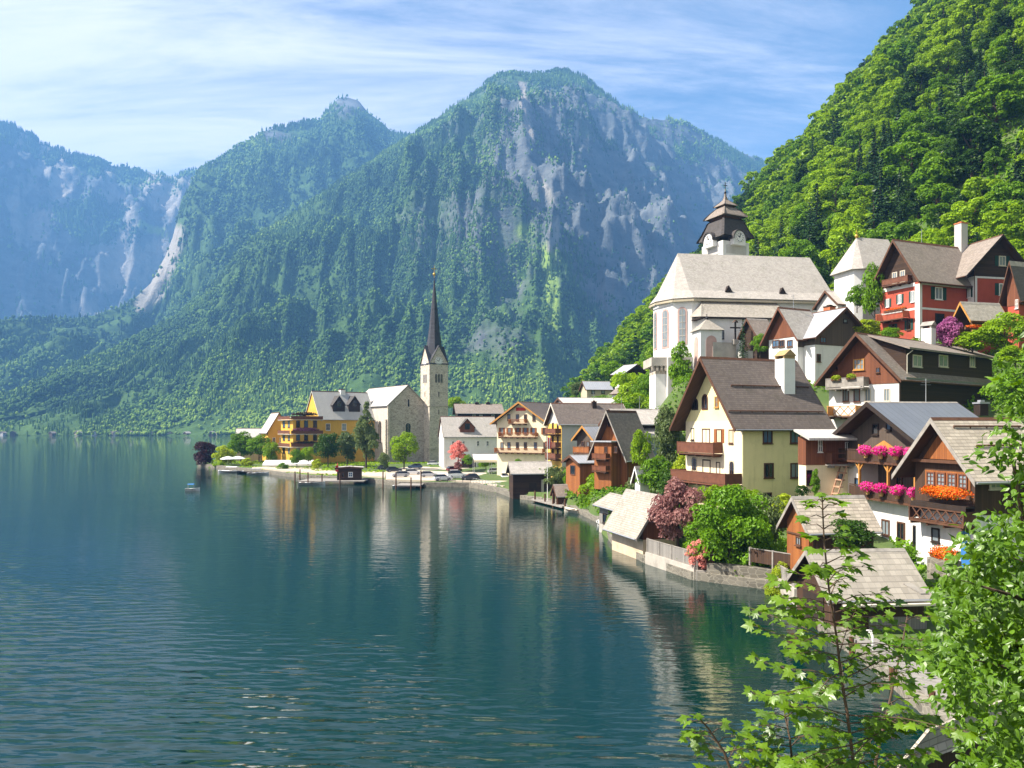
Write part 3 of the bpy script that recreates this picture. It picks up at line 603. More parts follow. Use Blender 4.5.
def spruce_mesh(seed, leaf=0.03, tiers=20, rx=0.19, z0=0.06, n0=9, droop=0.35, dens=7):
    rg = np.random.default_rng(seed); Cs = []; Ns = []
    for i in range(tiers):
        t = i/(tiers-1); z = z0+(0.99-z0)*t**0.93; r = rx*(1-t)**0.85*rg.uniform(.8, 1.15)+0.008; nb = max(3, int(n0*(1-t*.6)))
        for b in range(nb):
            a = 2*math.pi*(b+rg.uniform(-.35, .35))/nb+i*.7; rr = r*rg.uniform(.7, 1.15); k = max(2, int(dens*rr/rx))
            for j in range(k):
                q = (j+.6)/k; w = rr*0.22*rg.uniform(-1, 1)
                Cs.append((rr*q*math.cos(a)-w*math.sin(a), rr*q*math.sin(a)+w*math.cos(a), z-droop*rr*q*q+rg.uniform(-.006, .006)))
                Ns.append((math.cos(a)*.45+rg.normal()*.35, math.sin(a)*.45+rg.normal()*.35, .8+rg.normal()*.2))
    Ns = np.array(Ns); Ns /= np.linalg.norm(Ns, axis=1, keepdims=True)
    return cards(np.array(Cs), Ns, leaf, rg, 1.5, -0.25)
def trunk_mesh(seed, cs=None, r=0.022, top=0.75, limbs=7, z0=0.0):
    rg = random.Random(seed); b = MB(); pts = []; x = y = 0
    for i in range(6):
        t = i/5; pts.append((x, y, z0-0.03+(top+.03-z0)*t)); x += rg.uniform(-.012, .012); y += rg.uniform(-.012, .012)
    b.tube(pts, [r*(1.25-1.05*i/5) for i in range(6)], 7)
    if cs is not None:
        for c in rg.sample(list(map(tuple, cs)), min(limbs, len(cs))):
            zz = max(z0+.12, c[2]-0.25*rg.uniform(.6, 1.1)); b.tube([(0, 0, zz), (c[0]*.5, c[1]*.5, zz+(c[2]-zz)*.6), (c[0]*.85, c[1]*.85, c[2])], [r*.5, r*.35, r*.12], 5)
    return b
def tree_proto(seed, fol, kind='round', **k):
    """returns (trunk mesh, crown mesh), one unit tall"""
    if kind == 'spruce':
        (V, Fc) = spruce_mesh(seed, **k); cs = None; tb = trunk_mesh(seed, None, 0.014, 0.95)
    else:
        (V, Fc), cs = crown_mesh(seed, shape=kind, **k); tb = trunk_mesh(seed, cs, top=0.7)
    c = npmesh('crown', V, Fc, fol); t = tb.build('trunk', BARK, fix=False)
    mc, mt = c.data, t.data
    bpy.data.objects.remove(c); bpy.data.objects.remove(t)
    return mt, mc
def put_tree(proto, x, y, z, h, w, name, label, cat, group=None, fol=None, rz=None):
    o = empty(name, (x, y, z), rnd.uniform(0, 6.28) if rz is None else rz, label, cat, group); o.scale = (w, w, h)
    for nm, me in (('trunk', proto[0]), ('crown', proto[1])):
        if me is None: continue
        c = bpy.data.objects.new(nm, me); COL.objects.link(c); c.parent = o
        if fol and nm == 'crown': c.material_slots[0].link = 'OBJECT'; c.material_slots[0].material = fol
    return o
HILLP = {'light': [tree_proto(s, F_LIGHT, 'round', nclump=46, nleaf=5400, leaf=0.032, rx=0.37, z0=0.1, cr=(.075, .135)) for s in (1, 2)],
         'mid': [tree_proto(s, F_MID, 'round', nclump=44, nleaf=5200, leaf=0.032, rx=0.35, z0=0.08, cr=(.075, .135)) for s in (3, 4)]+[tree_proto(12, F_MID, 'column', nclump=44, nleaf=4600, leaf=0.030, rx=0.27, z0=0.08, cr=(.065, .12))],
         'dark': [tree_proto(s, F_DARK, 'round', nclump=42, nleaf=5000, leaf=0.031, rx=0.33, z0=0.08, cr=(.07, .13)) for s in (5,)],
         'spruce': [tree_proto(s, F_CON, 'spruce', leaf=0.035, tiers=24, n0=10, dens=8) for s in (6, 7)]}
HILLTXT = {'light': ('broadleaf_tree', 'bright yellow-green broadleaf tree on the steep hillside above the village', 'bright green trees on the wooded hillside'),
           'mid': ('broadleaf_tree', 'mid-green broadleaf tree on the steep hillside above the village', 'green trees on the wooded hillside'),
           'dark': ('broadleaf_tree', 'deep green broadleaf tree on the steep hillside above the village', 'dark broadleaf trees on the wooded hillside'),
           'spruce': ('spruce_tree', 'dark spruce rising among the broadleaf trees of the steep hillside', 'spruces on the wooded hillside')}
def hillside():
    rg = np.random.default_rng(12); pts = []; kept = []
    N = 60000; x = rg.uniform(15, 330, N); y = rg.uniform(85, 560, N); z, hv = gz(x, y, True)
    px = 512+F*x/y; py = HY-F*(z+8-CZ)/y
    ok = (hv > 1.5) & (px > 555) & (px < 1075) & (py > -70) & (py < 395)
    ok &= ~((y < 122) & (px < 1020) & (hv < 6))
    x, y, z = x[ok], y[ok], z[ok]; order = np.argsort(rg.uniform(0, 1, len(x)))
    cell = {}; D = 5.8
    for i in order:
        d = D*(0.85+0.25*min(1, y[i]/300)); k = (int(x[i]//9), int(y[i]//9)); bad = False
        for a in (-1, 0, 1):
            for b in (-1, 0, 1):
                for j in cell.get((k[0]+a, k[1]+b), ()):
                    if (x[i]-x[j])**2+(y[i]-y[j])**2 < d*d: bad = True
        if bad: continue
        cell.setdefault(k, []).append(i); kept.append(i)
    kept = np.array(kept); H = 7.5+8.5*rg.uniform(0, 1, len(kept))**1.3; n1 = fbm(x[kept]/38, y[kept]/38, 77, 3)+(rg.uniform(0, 1, len(kept))-.5)*.35
    kind = np.where(n1 > 0.47, 'light', np.where(n1 > 0.31, 'mid', 'dark')); sp = (rg.uniform(0, 1, len(kept)) < np.where(n1 < 0.45, 0.34, 0.13)); kind = np.where(sp, 'spruce', kind)
    px = 512+F*x[kept]/y[kept]; far = y[kept] > 400
    app = np.argsort(y[kept])
    indiv = set(app[:285].tolist()); rest = [i for i in range(len(kept)) if i not in indiv]
    for i in indiv:
        k = str(kind[i]); pr = HILLP[k][rnd.randrange(len(HILLP[k]))]; nm, lb, gr = HILLTXT[k]; j = kept[i]; h = H[i]*(1.3 if k == 'spruce' else 1)
        put_tree(pr, x[j], y[j], z[j]-0.4, h, h*rnd.uniform(.85, 1.15)*(1.0 if k == 'spruce' else 1.08), nm, lb, 'tree', gr)
    # the trees beyond those nearest: one mass
    lo = [crown_mesh(s, nclump=26, nleaf=900, leaf=0.068, rx=0.36, z0=0.05, cr=(.08, .14))[0] for s in (31, 32, 33)]+[spruce_mesh(34, leaf=0.07, tiers=12, n0=6, dens=4)]
    for fol, kk in ((F_LIGHT, 'light'), (F_MID, 'mid'), (F_DARK, 'dark'), (F_CON, 'spruce')):
        vs, fs, b = [], [], 0
        for i in rest:
            if kind[i] != kk: continue
            V, Fc = lo[3] if kk == 'spruce' else lo[rnd.randrange(3)]; j = kept[i]; a = rnd.uniform(0, 6.28); c, s = math.cos(a), math.sin(a); h = H[i]*1.1
            q = np.stack([(V[:, 0]*c-V[:, 1]*s)*h*1.1+x[j], (V[:, 0]*s+V[:, 1]*c)*h*1.1+y[j], V[:, 2]*h+z[j]-.5], -1); vs.append(q); fs.append(Fc+b); b += len(V)
        if vs: HILLMASS.append((np.concatenate(vs), np.concatenate(fs), fol))
    print('hill trees', len(kept), 'mass', len(rest))
HILLMASS = []
hillside()
def hill_mass():
    V = np.concatenate([a for a, b, c in HILLMASS]); off = 0; fs = []; mi = []
    for k, (a, b, c) in enumerate(HILLMASS): fs.append(b+off); off += len(a); mi += [k]*len(b)
    o = npmesh('hillside_forest', V, np.concatenate(fs), [c for a, b, c in HILLMASS]); o.data.polygons.foreach_set('material_index', mi)
    tag(o, 'upper forest on the far part of the steep hillside right of the mountains', 'forest', kind='stuff')
if HILLMASS: hill_mass()
# ---------------------------------------------------------------- houses
# window styles: frame material, pane material, shutter material or None, surround proud of the wall, glazing bars (cols, rows)
WS = {'white': (WPAINT, GL_D, None, (2, 2)), 'brown': (BROWN, GL_D, None, (2, 1)), 'brownshut': (BROWN, GL_D, WOODO, (2, 1)), 'green': (WPAINT, GL_L, GREENS, (2, 1)),
      'greendark': (PALE, GL_D, GREENS, (2, 1)), 'blue': (BROWN, GL_B, None, (2, 1)), 'dark': (DBROWN, GL_D, None, (1, 1)), 'honey': (WOODY, GL_L, None, (3, 2)), 'grid': (RBROWN, GL_L, None, (2, 3)),
      'marble': (PINKST, GL_D, None, (2, 4)), 'slit': (TSTONE, GL_D, None, (1, 1)), 'pale': (PALE, GL_L, None, (2, 1)), 'brownred': (RBROWN, GL_D, None, (1, 1)), 'reddark': (BROWN, GL_D, GREENS, (2, 1))}
class House:
    """A gabled building: origin at the corner the camera is nearest to. Face 'R' runs to the right (local x), face 'L' runs back to the left (local y)."""
    def __init__(s, name, label, cat, px, Y, th, pl, pr, zb, pye, pyr, gable='L', wall=WHITE, roof='grey', eo=0.7, go=0.7, thick=0.22, group=None, soffit=SOFFIT, fascia=BROWN,
                 found=2.0, w=None, d=None, walls=True, owner=None, roofon=True, hipL=0.0, eo2=None, go2=None):
        X0 = GX(px, Y); a = R(th); c, q = math.cos(a), math.sin(a); s.th = a
        if pl is not None: k = (pl-512)/F; d = (X0-k*Y)/(q+k*c)
        if pr is not None: k = (pr-512)/F; w = (k*Y-X0)/(c-k*q)
        s.w, s.d = w, d; s.zb = zb; s.mat = Matrix.Translation((X0, Y, zb)) @ Matrix.Rotation(a, 4, 'Z'); s.inv = s.mat.inverted()
        s.h = ZY(pye, Y)-zb; s.gable = gable; s.eo, s.go, s.thick = eo, go, thick; s.eo2 = eo if eo2 is None else eo2; s.go2 = go if go2 is None else go2
        ap = s.mat @ (Vector((0, d/2, 0)) if gable == 'L' else Vector((w/2, 0, 0)))
        s.hr = max(ZY(pyr, ap.y)-zb-thick*0.9, s.h+0.15); s.m = (d if gable == 'L' else w)/2
        s.slope = (s.hr-s.h)/s.m
        if owner is None: s.root = empty(name, (X0, Y, zb), a, label, cat, group); s.off = Matrix.Identity(4); s.owner = s
        else: s.root = owner.root; s.off = owner.inv @ s.mat; s.owner = owner
        s.log = (name, round(w, 1), round(d, 1), 'h', round(s.h, 1), 'hr', round(s.hr, 1)); LOG.append(s.log)
        if walls: s.body(-found, s.h, wall, True)
        if roofon: s.roof(roof, soffit, fascia)
    def part(s, mb, name, mats, parent=None, smooth=False, label=None):
        o = mb.build(name, mats, parent or s.root, None if parent else s.off, smooth)
        if label: o['label'] = label
        return o
    def body(s, z0, z1, m, gab=False, name='wall', grow=0.0, label=None):
        b = MB(); w, d, g = s.w, s.d, grow
        if not gab: b.box(-g, w+g, -g, d+g, z0, z1, 0)
        else:
            k = s.hr-0.02
            if s.gable == 'L': b.extr([(-g, -g, z0), (-g, d+g, z0), (-g, d+g, z1), (-g, d/2, k), (-g, -g, z1)], (w+2*g, 0, 0))
            else: b.extr([(-g, -g, z0), (w+g, -g, z0), (w+g, -g, z1), (w/2, -g, k), (-g, -g, z1)], (0, d+2*g, 0))
        return s.part(b, name, [m], label=label)
    def upper(s, z0, m, name='upper_wall', grow=0.06, label=None):
        """a boarded upper storey with the gable, standing slightly proud of the wall below"""
        b = MB(); w, d, g = s.w, s.d, grow; z1 = s.h; k = s.hr+0.01
        if s.gable == 'L': b.extr([(-g, -g, z0), (-g, d+g, z0), (-g, d+g, z1), (-g, d/2, k), (-g, -g, z1)], (w+2*g, 0, 0))
        else: b.extr([(-g, -g, z0), (w+g, -g, z0), (w+g, -g, z1), (w/2, -g, k), (-g, -g, z1)], (0, d+2*g, 0))
        return s.part(b, name, [m], label=label)
    def roof(s, kind, soffit, fascia):
        b = MB(); m, t, T = s.m, s.slope, s.thick; W = 2*m; L = s.w if s.gable == 'L' else s.d
        lo = 0.03                                                             # clear of the wall head
        e1, e2 = s.eo, s.eo2
        prof = [(-e1, s.h-e1*t+lo), (m, s.hr+lo), (W+e2, s.h-e2*t+lo), (W+e2, s.h-e2*t+lo+T), (m, s.hr+lo+T*1.15), (-e1, s.h-e1*t+lo+T)]
        ms = [1, 1, 2, 0, 0, 2]; n = 6
        a0, a1 = -s.go, L+s.go2
        pt = (lambda c, z, a: (a, c, z)) if s.gable == 'L' else (lambda c, z, a: (c, a, z))
        A = [pt(c, z, a0) for c, z in prof]; B = [pt(c, z, a1) for c, z in prof]; b.v = A+B
        for i in range(n):
            j = (i+1) % n; b.f.append([i, j, n+j, n+i]); b.m.append(ms[i])
        for o in (0, n):
            b.f.append([o+0, o+1, o+4, o+5]); b.m.append(2); b.f.append([o+1, o+2, o+3, o+4]); b.m.append(2)
        mats = [RF(kind, 'x' if s.gable == 'L' else 'y') if isinstance(kind, str) else kind, soffit, fascia]
        r = s.part(b, 'roof', mats); s.roofo = r
        # gutters, ridge capping
        for c, z in ((-e1-.06, s.h-e1*t+lo+T*.55), (W+e2+.06, s.h-e2*t+lo+T*.55)):
            g = MB(); g.cyl(pt(c, z, a0+.1), pt(c, z, a1-.1), .075, .075, 6); s.part(g, 'gutter', [STEEL if s.owner.zb < 10 else BROWN])
        g = MB(); zt_ = s.hr+lo+T*1.15; g.extr([pt(m-.2, zt_-.2*t+.03, a0), pt(m, zt_+.05, a0), pt(m+.2, zt_-.2*t+.03, a0), pt(m, zt_-.06, a0)], (a1-a0, 0, 0) if s.gable == 'L' else (0, a1-a0, 0)); s.part(g, 'ridge_cap', [GTIMB if s.hr-s.h < 3 else BROWN])
        # barge boards on the two gable ends
        bb = MB()
        for a in (a0-0.05, a1+0.002):
            bb = MB(); zl, zr_, zt_ = s.h-e1*t+lo, s.h-e2*t+lo, s.hr+lo; v = ((0.05, 0, 0) if s.gable == 'L' else (0, 0.05, 0))
            A = [pt(-e1, zl-.16, a), pt(m, zt_-.16, a), pt(W+e2, zr_-.16, a), pt(W+e2, zr_+T+.02, a), pt(m, zt_+T*1.15+.02, a), pt(-e1, zl+T+.02, a)]
            bb.v = A+[tuple(Vector(q)+Vector(v)) for q in A]
            for i in range(6): j = (i+1) % 6; bb.f.append([i, j, 6+j, 6+i]); bb.m.append(0)
            for o in (0, 6): bb.f += [[o, o+1, o+4, o+5], [o+1, o+2, o+3, o+4]]; bb.m += [0, 0]
            s.part(bb, 'barge_board', [fascia])
        return r
    def rz(s, x, y): c = y if s.gable == 'L' else x; return s.hr-abs(c-s.m)*s.slope+s.thick
    # ray through a pixel of the picture on to one of the two faces
    def hit(s, px, py, face, o=0.0):
        C = s.inv @ Vector((0, 0, CZ)); D = (s.inv.to_3x3() @ Vector(((px-512)/F, 1, -(py-HY)/F)))
        k = (-o-C.y)/D.y if face == 'R' else (-o-C.x)/D.x
        p = C+D*k; return ((p.x if face == 'R' else p.y), p.z)
    def fb(s, b, face, s0, s1, o0, o1, z0, z1, m=0):
        return b.box(s0, s1, -o1, -o0, z0, z1, m) if face == 'R' else b.box(-o1, -o0, s0, s1, z0, z1, m)
    def span(s, face, px, py, wp, hp, o=0.0):
        a, _ = s.hit(px-wp/2, py, face, o); c, _ = s.hit(px+wp/2, py, face, o); _, z1 = s.hit(px, py-hp/2, face, o); _, z0 = s.hit(px, py+hp/2, face, o)
        return min(a, c), max(a, c), z0, z1
    def win(s, face, px, py, wp, hp, style='white', o=0.0, arch=False, box=None, shut=None, name='window', sill=True):
        fm, pm, sm, (nc, nr) = WS[style]; pm = rnd.choice((pm, pm, GL_L, GL_B)) if pm is GL_D and name == 'window' and style != 'slit' else pm; s0, s1, z0, z1 = box or s.span(face, px, py, wp, hp, o)
        f = min(0.13, (s1-s0)*0.13); b = MB()
        if not arch:
            s.fb(b, face, s0, s0+f, o, o+.09, z0, z1); s.fb(b, face, s1-f, s1, o, o+.09, z0, z1); s.fb(b, face, s0+f, s1-f, o, o+.09, z1-f, z1); s.fb(b, face, s0+f, s1-f, o, o+.09, z0, z0+f)
            for i in range(1, nc): x = s0+(s1-s0)*i/nc; s.fb(b, face, x-.03, x+.03, o+.03, o+.08, z0+f, z1-f)
            for i in range(1, nr): z = z0+(z1-z0)*i/nr; s.fb(b, face, s0+f, s1-f, o+.03, o+.07, z-.025, z+.025)
            if sill: s.fb(b, face, s0-.06, s1+.06, o, o+.17, z0-.09, z0-.005)
            pb = MB(); s.fb(pb, face, s0+f, s1-f, o+.005, o+.03, z0+f, z1-f)
        else:
            def shape(g, oo): 
                r = (s1-s0)/2+g; c = (s0+s1)/2; zc = z1-(s1-s0)/2
                pts = [(c-r, z0-g), (c+r, z0-g)]+[(c+r*math.cos(t), zc+r*math.sin(t)) for t in np.linspace(0, math.pi, 9)]
                return [(a, -oo, z) if face == 'R' else (-oo, a, z) for a, z in pts]
            vec = (lambda q: (0, -q, 0) if face == 'R' else (-q, 0, 0))
            b.extr(shape(f*1.6, o), vec(.05)); pb = MB(); pb.extr(shape(0, o+.052), vec(.02))
            c = (s0+s1)/2; s.fb(b, face, c-.04, c+.04, o+.07, o+.1, z0, z1-.1)
            for i in range(1, nr): z = z0+(z1-z0)*i/nr; s.fb(b, face, s0, s1, o+.07, o+.09, z-.03, z+.03)
        wo = s.part(b, name, [fm]); s.part(pb, 'pane' if name == 'window' else 'panel', [pm], wo)
        if sm and shut is not False:
            q = (s1-s0)*0.5
            for x0 in (s0-q-.03, s1+.03):
                h = MB(); s.fb(h, face, x0, x0+q, o+.01, o+.07, z0, z1); s.part(h, 'shutter', [sm], wo)
        return wo
    def door(s, face, px, py, wp, hp, style='brown', o=0.0): return s.win(face, px, py, wp, hp, style, o, name='door', sill=False)
    def band(s, face, z0, z1, s0, s1, m, name='trim_band', o=0.0, d=.05):
        b = MB(); s.fb(b, face, s0, s1, o+.005, o+d, z0, z1); return s.part(b, name, [m])
    def balcony(s, face, s0, s1, z, dep, rail=1.0, floor=BROWN, rm=WOODO, style='board', o=0.0, posts=True, sides=True, name='balcony'):
        b = MB(); s.fb(b, face, s0, s1, o, o+dep, z-.16, z)
        k = s0+.3
        while k < s1: s.fb(b, face, k-.07, k+.07, o, o+dep-.1, z-.36, z-.165); k += 1.6
        bo = s.part(b, name, [floor]); r = MB()
        if style == 'board': s.fb(r, face, s0, s1, o+dep-.08, o+dep-.03, z+.08, z+rail-.08)
        elif style == 'bar':
            k = s0+.05
            while k < s1: s.fb(r, face, k-.03, k+.03, o+dep-.08, o+dep-.03, z, z+rail-.08); k += .24
        elif style == 'lattice':
            s.fb(r, face, s0, s1, o+dep-.08, o+dep-.03, z+.02, z+.1); k = s0; q = rail-.1
            while k+q*.9 < s1+.3:
                for (u0, u1) in ((k, min(k+q*.9, s1)), (min(k+q*.9, s1), k)):
                    p = (lambda u, zz: (u, -(o+dep-.05), zz) if face == 'R' else (-(o+dep-.05), u, zz)); r.bar(p(u0, z+.05), p(u1, z+rail-.1), .08)
                k += q*.9
        s.fb(r, face, s0-.03, s1+.03, o+dep-.12, o+dep, z+rail-.08, z+rail)
        if style == 'rails': s.fb(r, face, s0, s1, o+dep-.08, o+dep-.03, z+rail*.45, z+rail*.52); s.fb(r, face, s0, s1, o+dep-.08, o+dep-.03, z+.1, z+.17)
        for x in ((s0, s1-.1) if posts else ()): s.fb(r, face, x, x+.1, o+dep-.13, o+dep-.01, z, z+rail+.04)
        if sides:
            for x in (s0+.003, s1-.053): s.fb(r, face, x, x+.05, o, o+dep-.13, z+.08, z+rail)
        s.part(r, 'railing', [rm], bo); return bo
    def chim(s, px, pyt, yv, wp, wm=WPAINT, cap='gable', depth=None, capm=None, xy=None):
        C = s.inv @ Vector((0, 0, CZ)); D = (s.inv.to_3x3() @ Vector(((px-512)/F, 1, -(pyt-HY)/F))); k = (yv-C.y)/D.y; p = C+D*k
        Yd = (s.mat @ p).y; w = wp*Yd/F*.5; dd = depth or w; z0 = min(s.rz(p.x-w, yv), s.rz(p.x+w, yv), s.rz(p.x, yv-dd), s.rz(p.x, yv+dd))-.7
        b = MB(); b.box(p.x-w, p.x+w, yv-dd, yv+dd, z0, p.z-.35); co = s.part(b, 'chimney', [wm]); c = MB()
        if cap == 'gable':
            for q in (-1, 1): c.box(p.x-w, p.x+w, yv+q*(dd-.1)-.1, yv+q*(dd-.1)+.1, p.z-.35, p.z)
            c.extr([(p.x-w-.12, yv-dd-.12, p.z-.02), (p.x+w+.12, yv-dd-.12, p.z-.02), (p.x, yv-dd-.12, p.z+w*.9)], (0, 2*dd+.24, 0))
        else: c.box(p.x-w-.08, p.x+w+.08, yv-dd-.08, yv+dd+.08, p.z-.35, p.z-.2); c.box(p.x-w*.5, p.x+w*.5, yv-dd*.5, yv+dd*.5, p.z-.2, p.z)
        s.part(c, 'chimney_cap', [capm or BROWN], co); return co
    def guard(s, pyfrac, x0=0.0, x1=None):
        """snow guard: a log along the slope facing the viewer"""
        b = MB(); c = s.m*pyfrac; z = s.h+c*s.slope+s.thick+.22; x1 = x1 if x1 is not None else (s.w if s.gable == 'L' else s.d)
        k = x0
        p = (lambda a, zz: (a, c, zz) if s.gable == 'L' else (c, a, zz))
        b.cyl(p(x0, z), p(x1, z), .07, .07, 6)
        while k < x1: b.box(*( (k-.03, k+.03, c-.03, c+.03) if s.gable == 'L' else (c-.03, c+.03, k-.03, k+.03)), z-.3, z); k += 1.5
        s.part(b, 'snow_guard', [BROWN])
    def w2(s, x, y, z): return s.mat @ Vector((x, y, z))
LOG = []
def dormer(H, px0, px1, pyb, pyt, m=WOODO, roofm='zinc', yv=1.2, wdark=True):
    """small gabled dormer standing out of the front slope of H"""
    C = H.inv @ Vector((0, 0, CZ))
    def at(px, py): D = (H.inv.to_3x3() @ Vector(((px-512)/F, 1, -(py-HY)/F))); return C+D*((yv-C.y)/D.y)
    a, b_, t = at(px0, pyb), at(px1, pyb), at((px0+px1)/2, pyt); z0 = a.z-.3; zr = t.z; zh = z0+(zr-z0)*.5; xm = (a.x+b_.x)/2
    L = max(1.5, min(H.d*.5-yv-.05, (zr-H.rz(xm, yv))/max(H.slope, .1)+.6))
    b = MB(); b.extr([(a.x, yv, z0), (b_.x, yv, z0), (b_.x, yv, zh), (xm, yv, zr-.1), (a.x, yv, zh)], (0, L, 0)); do = H.part(b, 'dormer', [m])
    r = MB(); hw = (b_.x-a.x)/2; t_ = (zr-zh)/hw; e = .3
    prof = [(a.x-e, zh-e*t_), (xm, zr), (b_.x+e, zh-e*t_), (b_.x+e, zh-e*t_+.12), (xm, zr+.14), (a.x-e, zh-e*t_+.12)]
    r.v = [(x, yv-.35, z) for x, z in prof]+[(x, yv+L, z) for x, z in prof]; n = 6
    for i in range(n): r.f.append([i, (i+1) % n, n+(i+1) % n, n+i]); r.m.append(0)
    for o in (0, n): r.f += [[o, o+1, o+4, o+5], [o+1, o+2, o+3, o+4]]; r.m += [0, 0]
    H.part(r, 'dormer_roof', [RF(roofm, 'y')], do)
    w = MB(); q = hw*.35; w.box(xm-q, xm+q, yv-.06, yv-.01, z0+.35*(zr-z0), z0+.72*(zr-z0)); H.part(w, 'dormer_window', [GL_D], do)
    return do

# --- the stone church with the tall spire
ch = House('stone_church', 'grey rubble stone church with a pale steep roof beside the slender spire tower', 'church', 388, 262, 35, 351, 427, 1.0, 405, 385, 'R', STONE, 'white', eo=.5, go=.25, found=1.5, fascia=GTIMB)
b = MB(); ch.fb(b, 'L', -.02, ch.d, .002, .06, -1.5, ch.h-.05); ch.part(b, 'rendered_side_wall', [mat('worn_grey_white_plaster', (0.58, 0.53, 0.46), (0.46, 0.42, 0.36), 'noise', .4, .9, dirt=.45)])
ch.win('R', 408, 428, 5, 10, 'slit', arch=True); ch.win('R', 408.5, 403, 2.2, 8, 'slit', sill=False)
for x in (380, 370, 360): ch.win('L', x, 432, 2.6, 22, 'slit', o=.06, arch=True)
b = MB(); ch.fb(b, 'L', .1, .9, .06, .9, -1.5, ch.h*.75); ch.fb(b, 'R', -.3, .5, .002, .5, -1.5, ch.h*.98); ch.part(b, 'buttress', [TSTONE])
def spire_tower():
    Y = 266; th = R(32); X0 = GX(429.5, Y); zb = 1.0; k = (447.3-512)/F; w = (k*Y-X0)/(math.cos(th)-k*math.sin(th)); k = (420.3-512)/F; d = (X0-k*Y)/(math.sin(th)+k*math.cos(th)); w = (w+d)/2 if abs(w-d) < 3 else w; d = w
    LOG.append(('tower', w, d))
    H = House('church_tower', 'tall square stone church tower with clock gables and a needle thin black spire', 'tower', 429.5, Y, 32, None, None, zb, 363, 362, 'R', TSTONE, roofon=False, walls=False, w=w, d=d)
    h = H.h; zt = ZY(345, Y)-zb; b = MB(); b.box(0, w, 0, d, -1.5, h); H.part(b, 'wall', [TSTONE])
    g = MB(); g.extr([(0, 0, h+.002), (w, 0, h+.002), (w/2, 0, zt)], (0, .6, 0)); g.extr([(0, d-.6, h+.002), (w, d-.6, h+.002), (w/2, d-.6, zt)], (0, .6, 0)); g.extr([(0, .601, h+.002), (0, d-.601, h+.002), (0, d/2, zt)], (.6, 0, 0)); g.extr([(w-.6, .601, h+.002), (w-.6, d-.601, h+.002), (w-.6, d/2, zt)], (.6, 0, 0))
    H.part(g, 'clock_gable', [TSTONE])
    z1 = ZY(274, Y)-zb; s = MB(); cx, cy = w/2, d/2; r1 = w*.45
    # roof arms between the gables, then the eight-sided needle
    for (a0, a1, along) in ((.0, w, 'y'), (.0, d, 'x')):
        hw = w/2+.25
        if along == 'y': s.extr([(cx-hw, -.25, h-.3), (cx, -.25, zt+.15), (cx+hw, -.25, h-.3), (cx, -.25, zt-.25)], (0, d+.5, 0))
        else: s.extr([(-.25, cy-hw, h-.3), (-.25, cy, zt+.15), (-.25, cy+hw, h-.3), (-.25, cy, zt-.25)], (w+.5, 0, 0))
    rg = []
    for (q, z) in ((1.1, h+.2), (.86, h+(zt-h)*.9), (.60, h+(z1-h)*.38), (.30, h+(z1-h)*.69), (.012, z1)): rg.append([(cx+r1*q*math.cos(math.pi*(2*i+1)/8), cy+r1*q*math.sin(math.pi*(2*i+1)/8), z) for i in range(8)])
    s.rings(rg); H.part(s, 'spire', [mat('black_slate', (0.035, 0.035, 0.042), (0.06, 0.06, 0.068), 'shingle', w=.4, h=.5, rough=.55)])
    f = MB(); f.ball((cx, cy, z1+.9), .55); f.cyl((cx, cy, z1-.3), (cx, cy, z1+4.0), .12, .08, 6); f.box(cx-1.0, cx+1.0, cy-.09, cy+.09, z1+2.7, z1+2.95); H.part(f, 'finial_cross', [GOLD])
    def clock(face, c, zc, r):
        b = MB(); p = (lambda o, u, v: (c+u, -o, zc+v) if face == 'R' else (-o, c+u, zc+v))
        b.cyl(p(.01, 0, 0), p(.12, 0, 0), r, r, 20); co = H.part(b, 'clock_face', [WPAINT]); k = MB()
        for i in range(12):
            t = i*math.pi/6; k.bar(p(.14, r*.72*math.sin(t), r*.72*math.cos(t)), p(.14, r*.93*math.sin(t), r*.93*math.cos(t)), .1)
        k.bar(p(.16, 0, 0), p(.16, -r*.5, r*.3), .14); k.bar(p(.16, 0, 0), p(.16, r*.25, r*.8), .1); H.part(k, 'clock_hand', [BLACKM], co)
    clock('R', w/2, h+(zt-h)*.12, w*.2); clock('L', d/2, h+(zt-h)*.12, w*.2)
    zc = ZY(378, Y)-zb
    for face in 'RL':
        for i in (-1, 0, 1): H.win(face, 0, 0, 0, 0, 'slit', arch=True, box=(w/2+i*1.05-.36, w/2+i*1.05+.36, zc-1.5, zc+1.5))
        for py in (394, 412, 441): z = ZY(py, Y)-zb; H.win(face, 0, 0, 0, 0, 'slit', box=(w/2-.25, w/2+.25, z-.9, z+.9), sill=False)
    for py in (406, 449): z = ZY(py, Y)-zb; b = MB(); b.box(-.18, w+.18, -.18, d+.18, z-.15, z+.15); H.part(b, 'string_course', [STONE])
spire_tower()

# --- the yellow hotel at the point
ye = House('yellow_hotel', 'long ochre yellow hotel with a pale hipped roof and dark dormers beside the church', 'hotel', 320, 258, 38, 305, 375, 1.0, 418, 391, 'L', YELLOW, 'white', eo=.5, go=.3, fascia=PALE)
for x in (328, 344, 358): ye.win('R', x, 427, 4.5, 7, 'white')
for x in (328, 344, 358): ye.win('R', x, 441, 4.5, 7, 'white')
for x in (310, 315): ye.win('L', x, 427, 3, 7, 'white')
dormer(ye, 333, 345, 412, 396, DBROWN, 'dark', yv=1.4); dormer(ye, 349, 360, 411, 396, DBROWN, 'dark', yv=1.4); ye.chim(342, 389, ye.d*.5, 5, WPAINT, 'box')
te = House('terrace_house', 'ochre house of stacked balcony terraces trimmed with red flowers at the lakeside', 'house', 293, 240, 32, 281, 322, 1.0, 416, 415.5, 'R', YELLOW, roofon=False, walls=False)
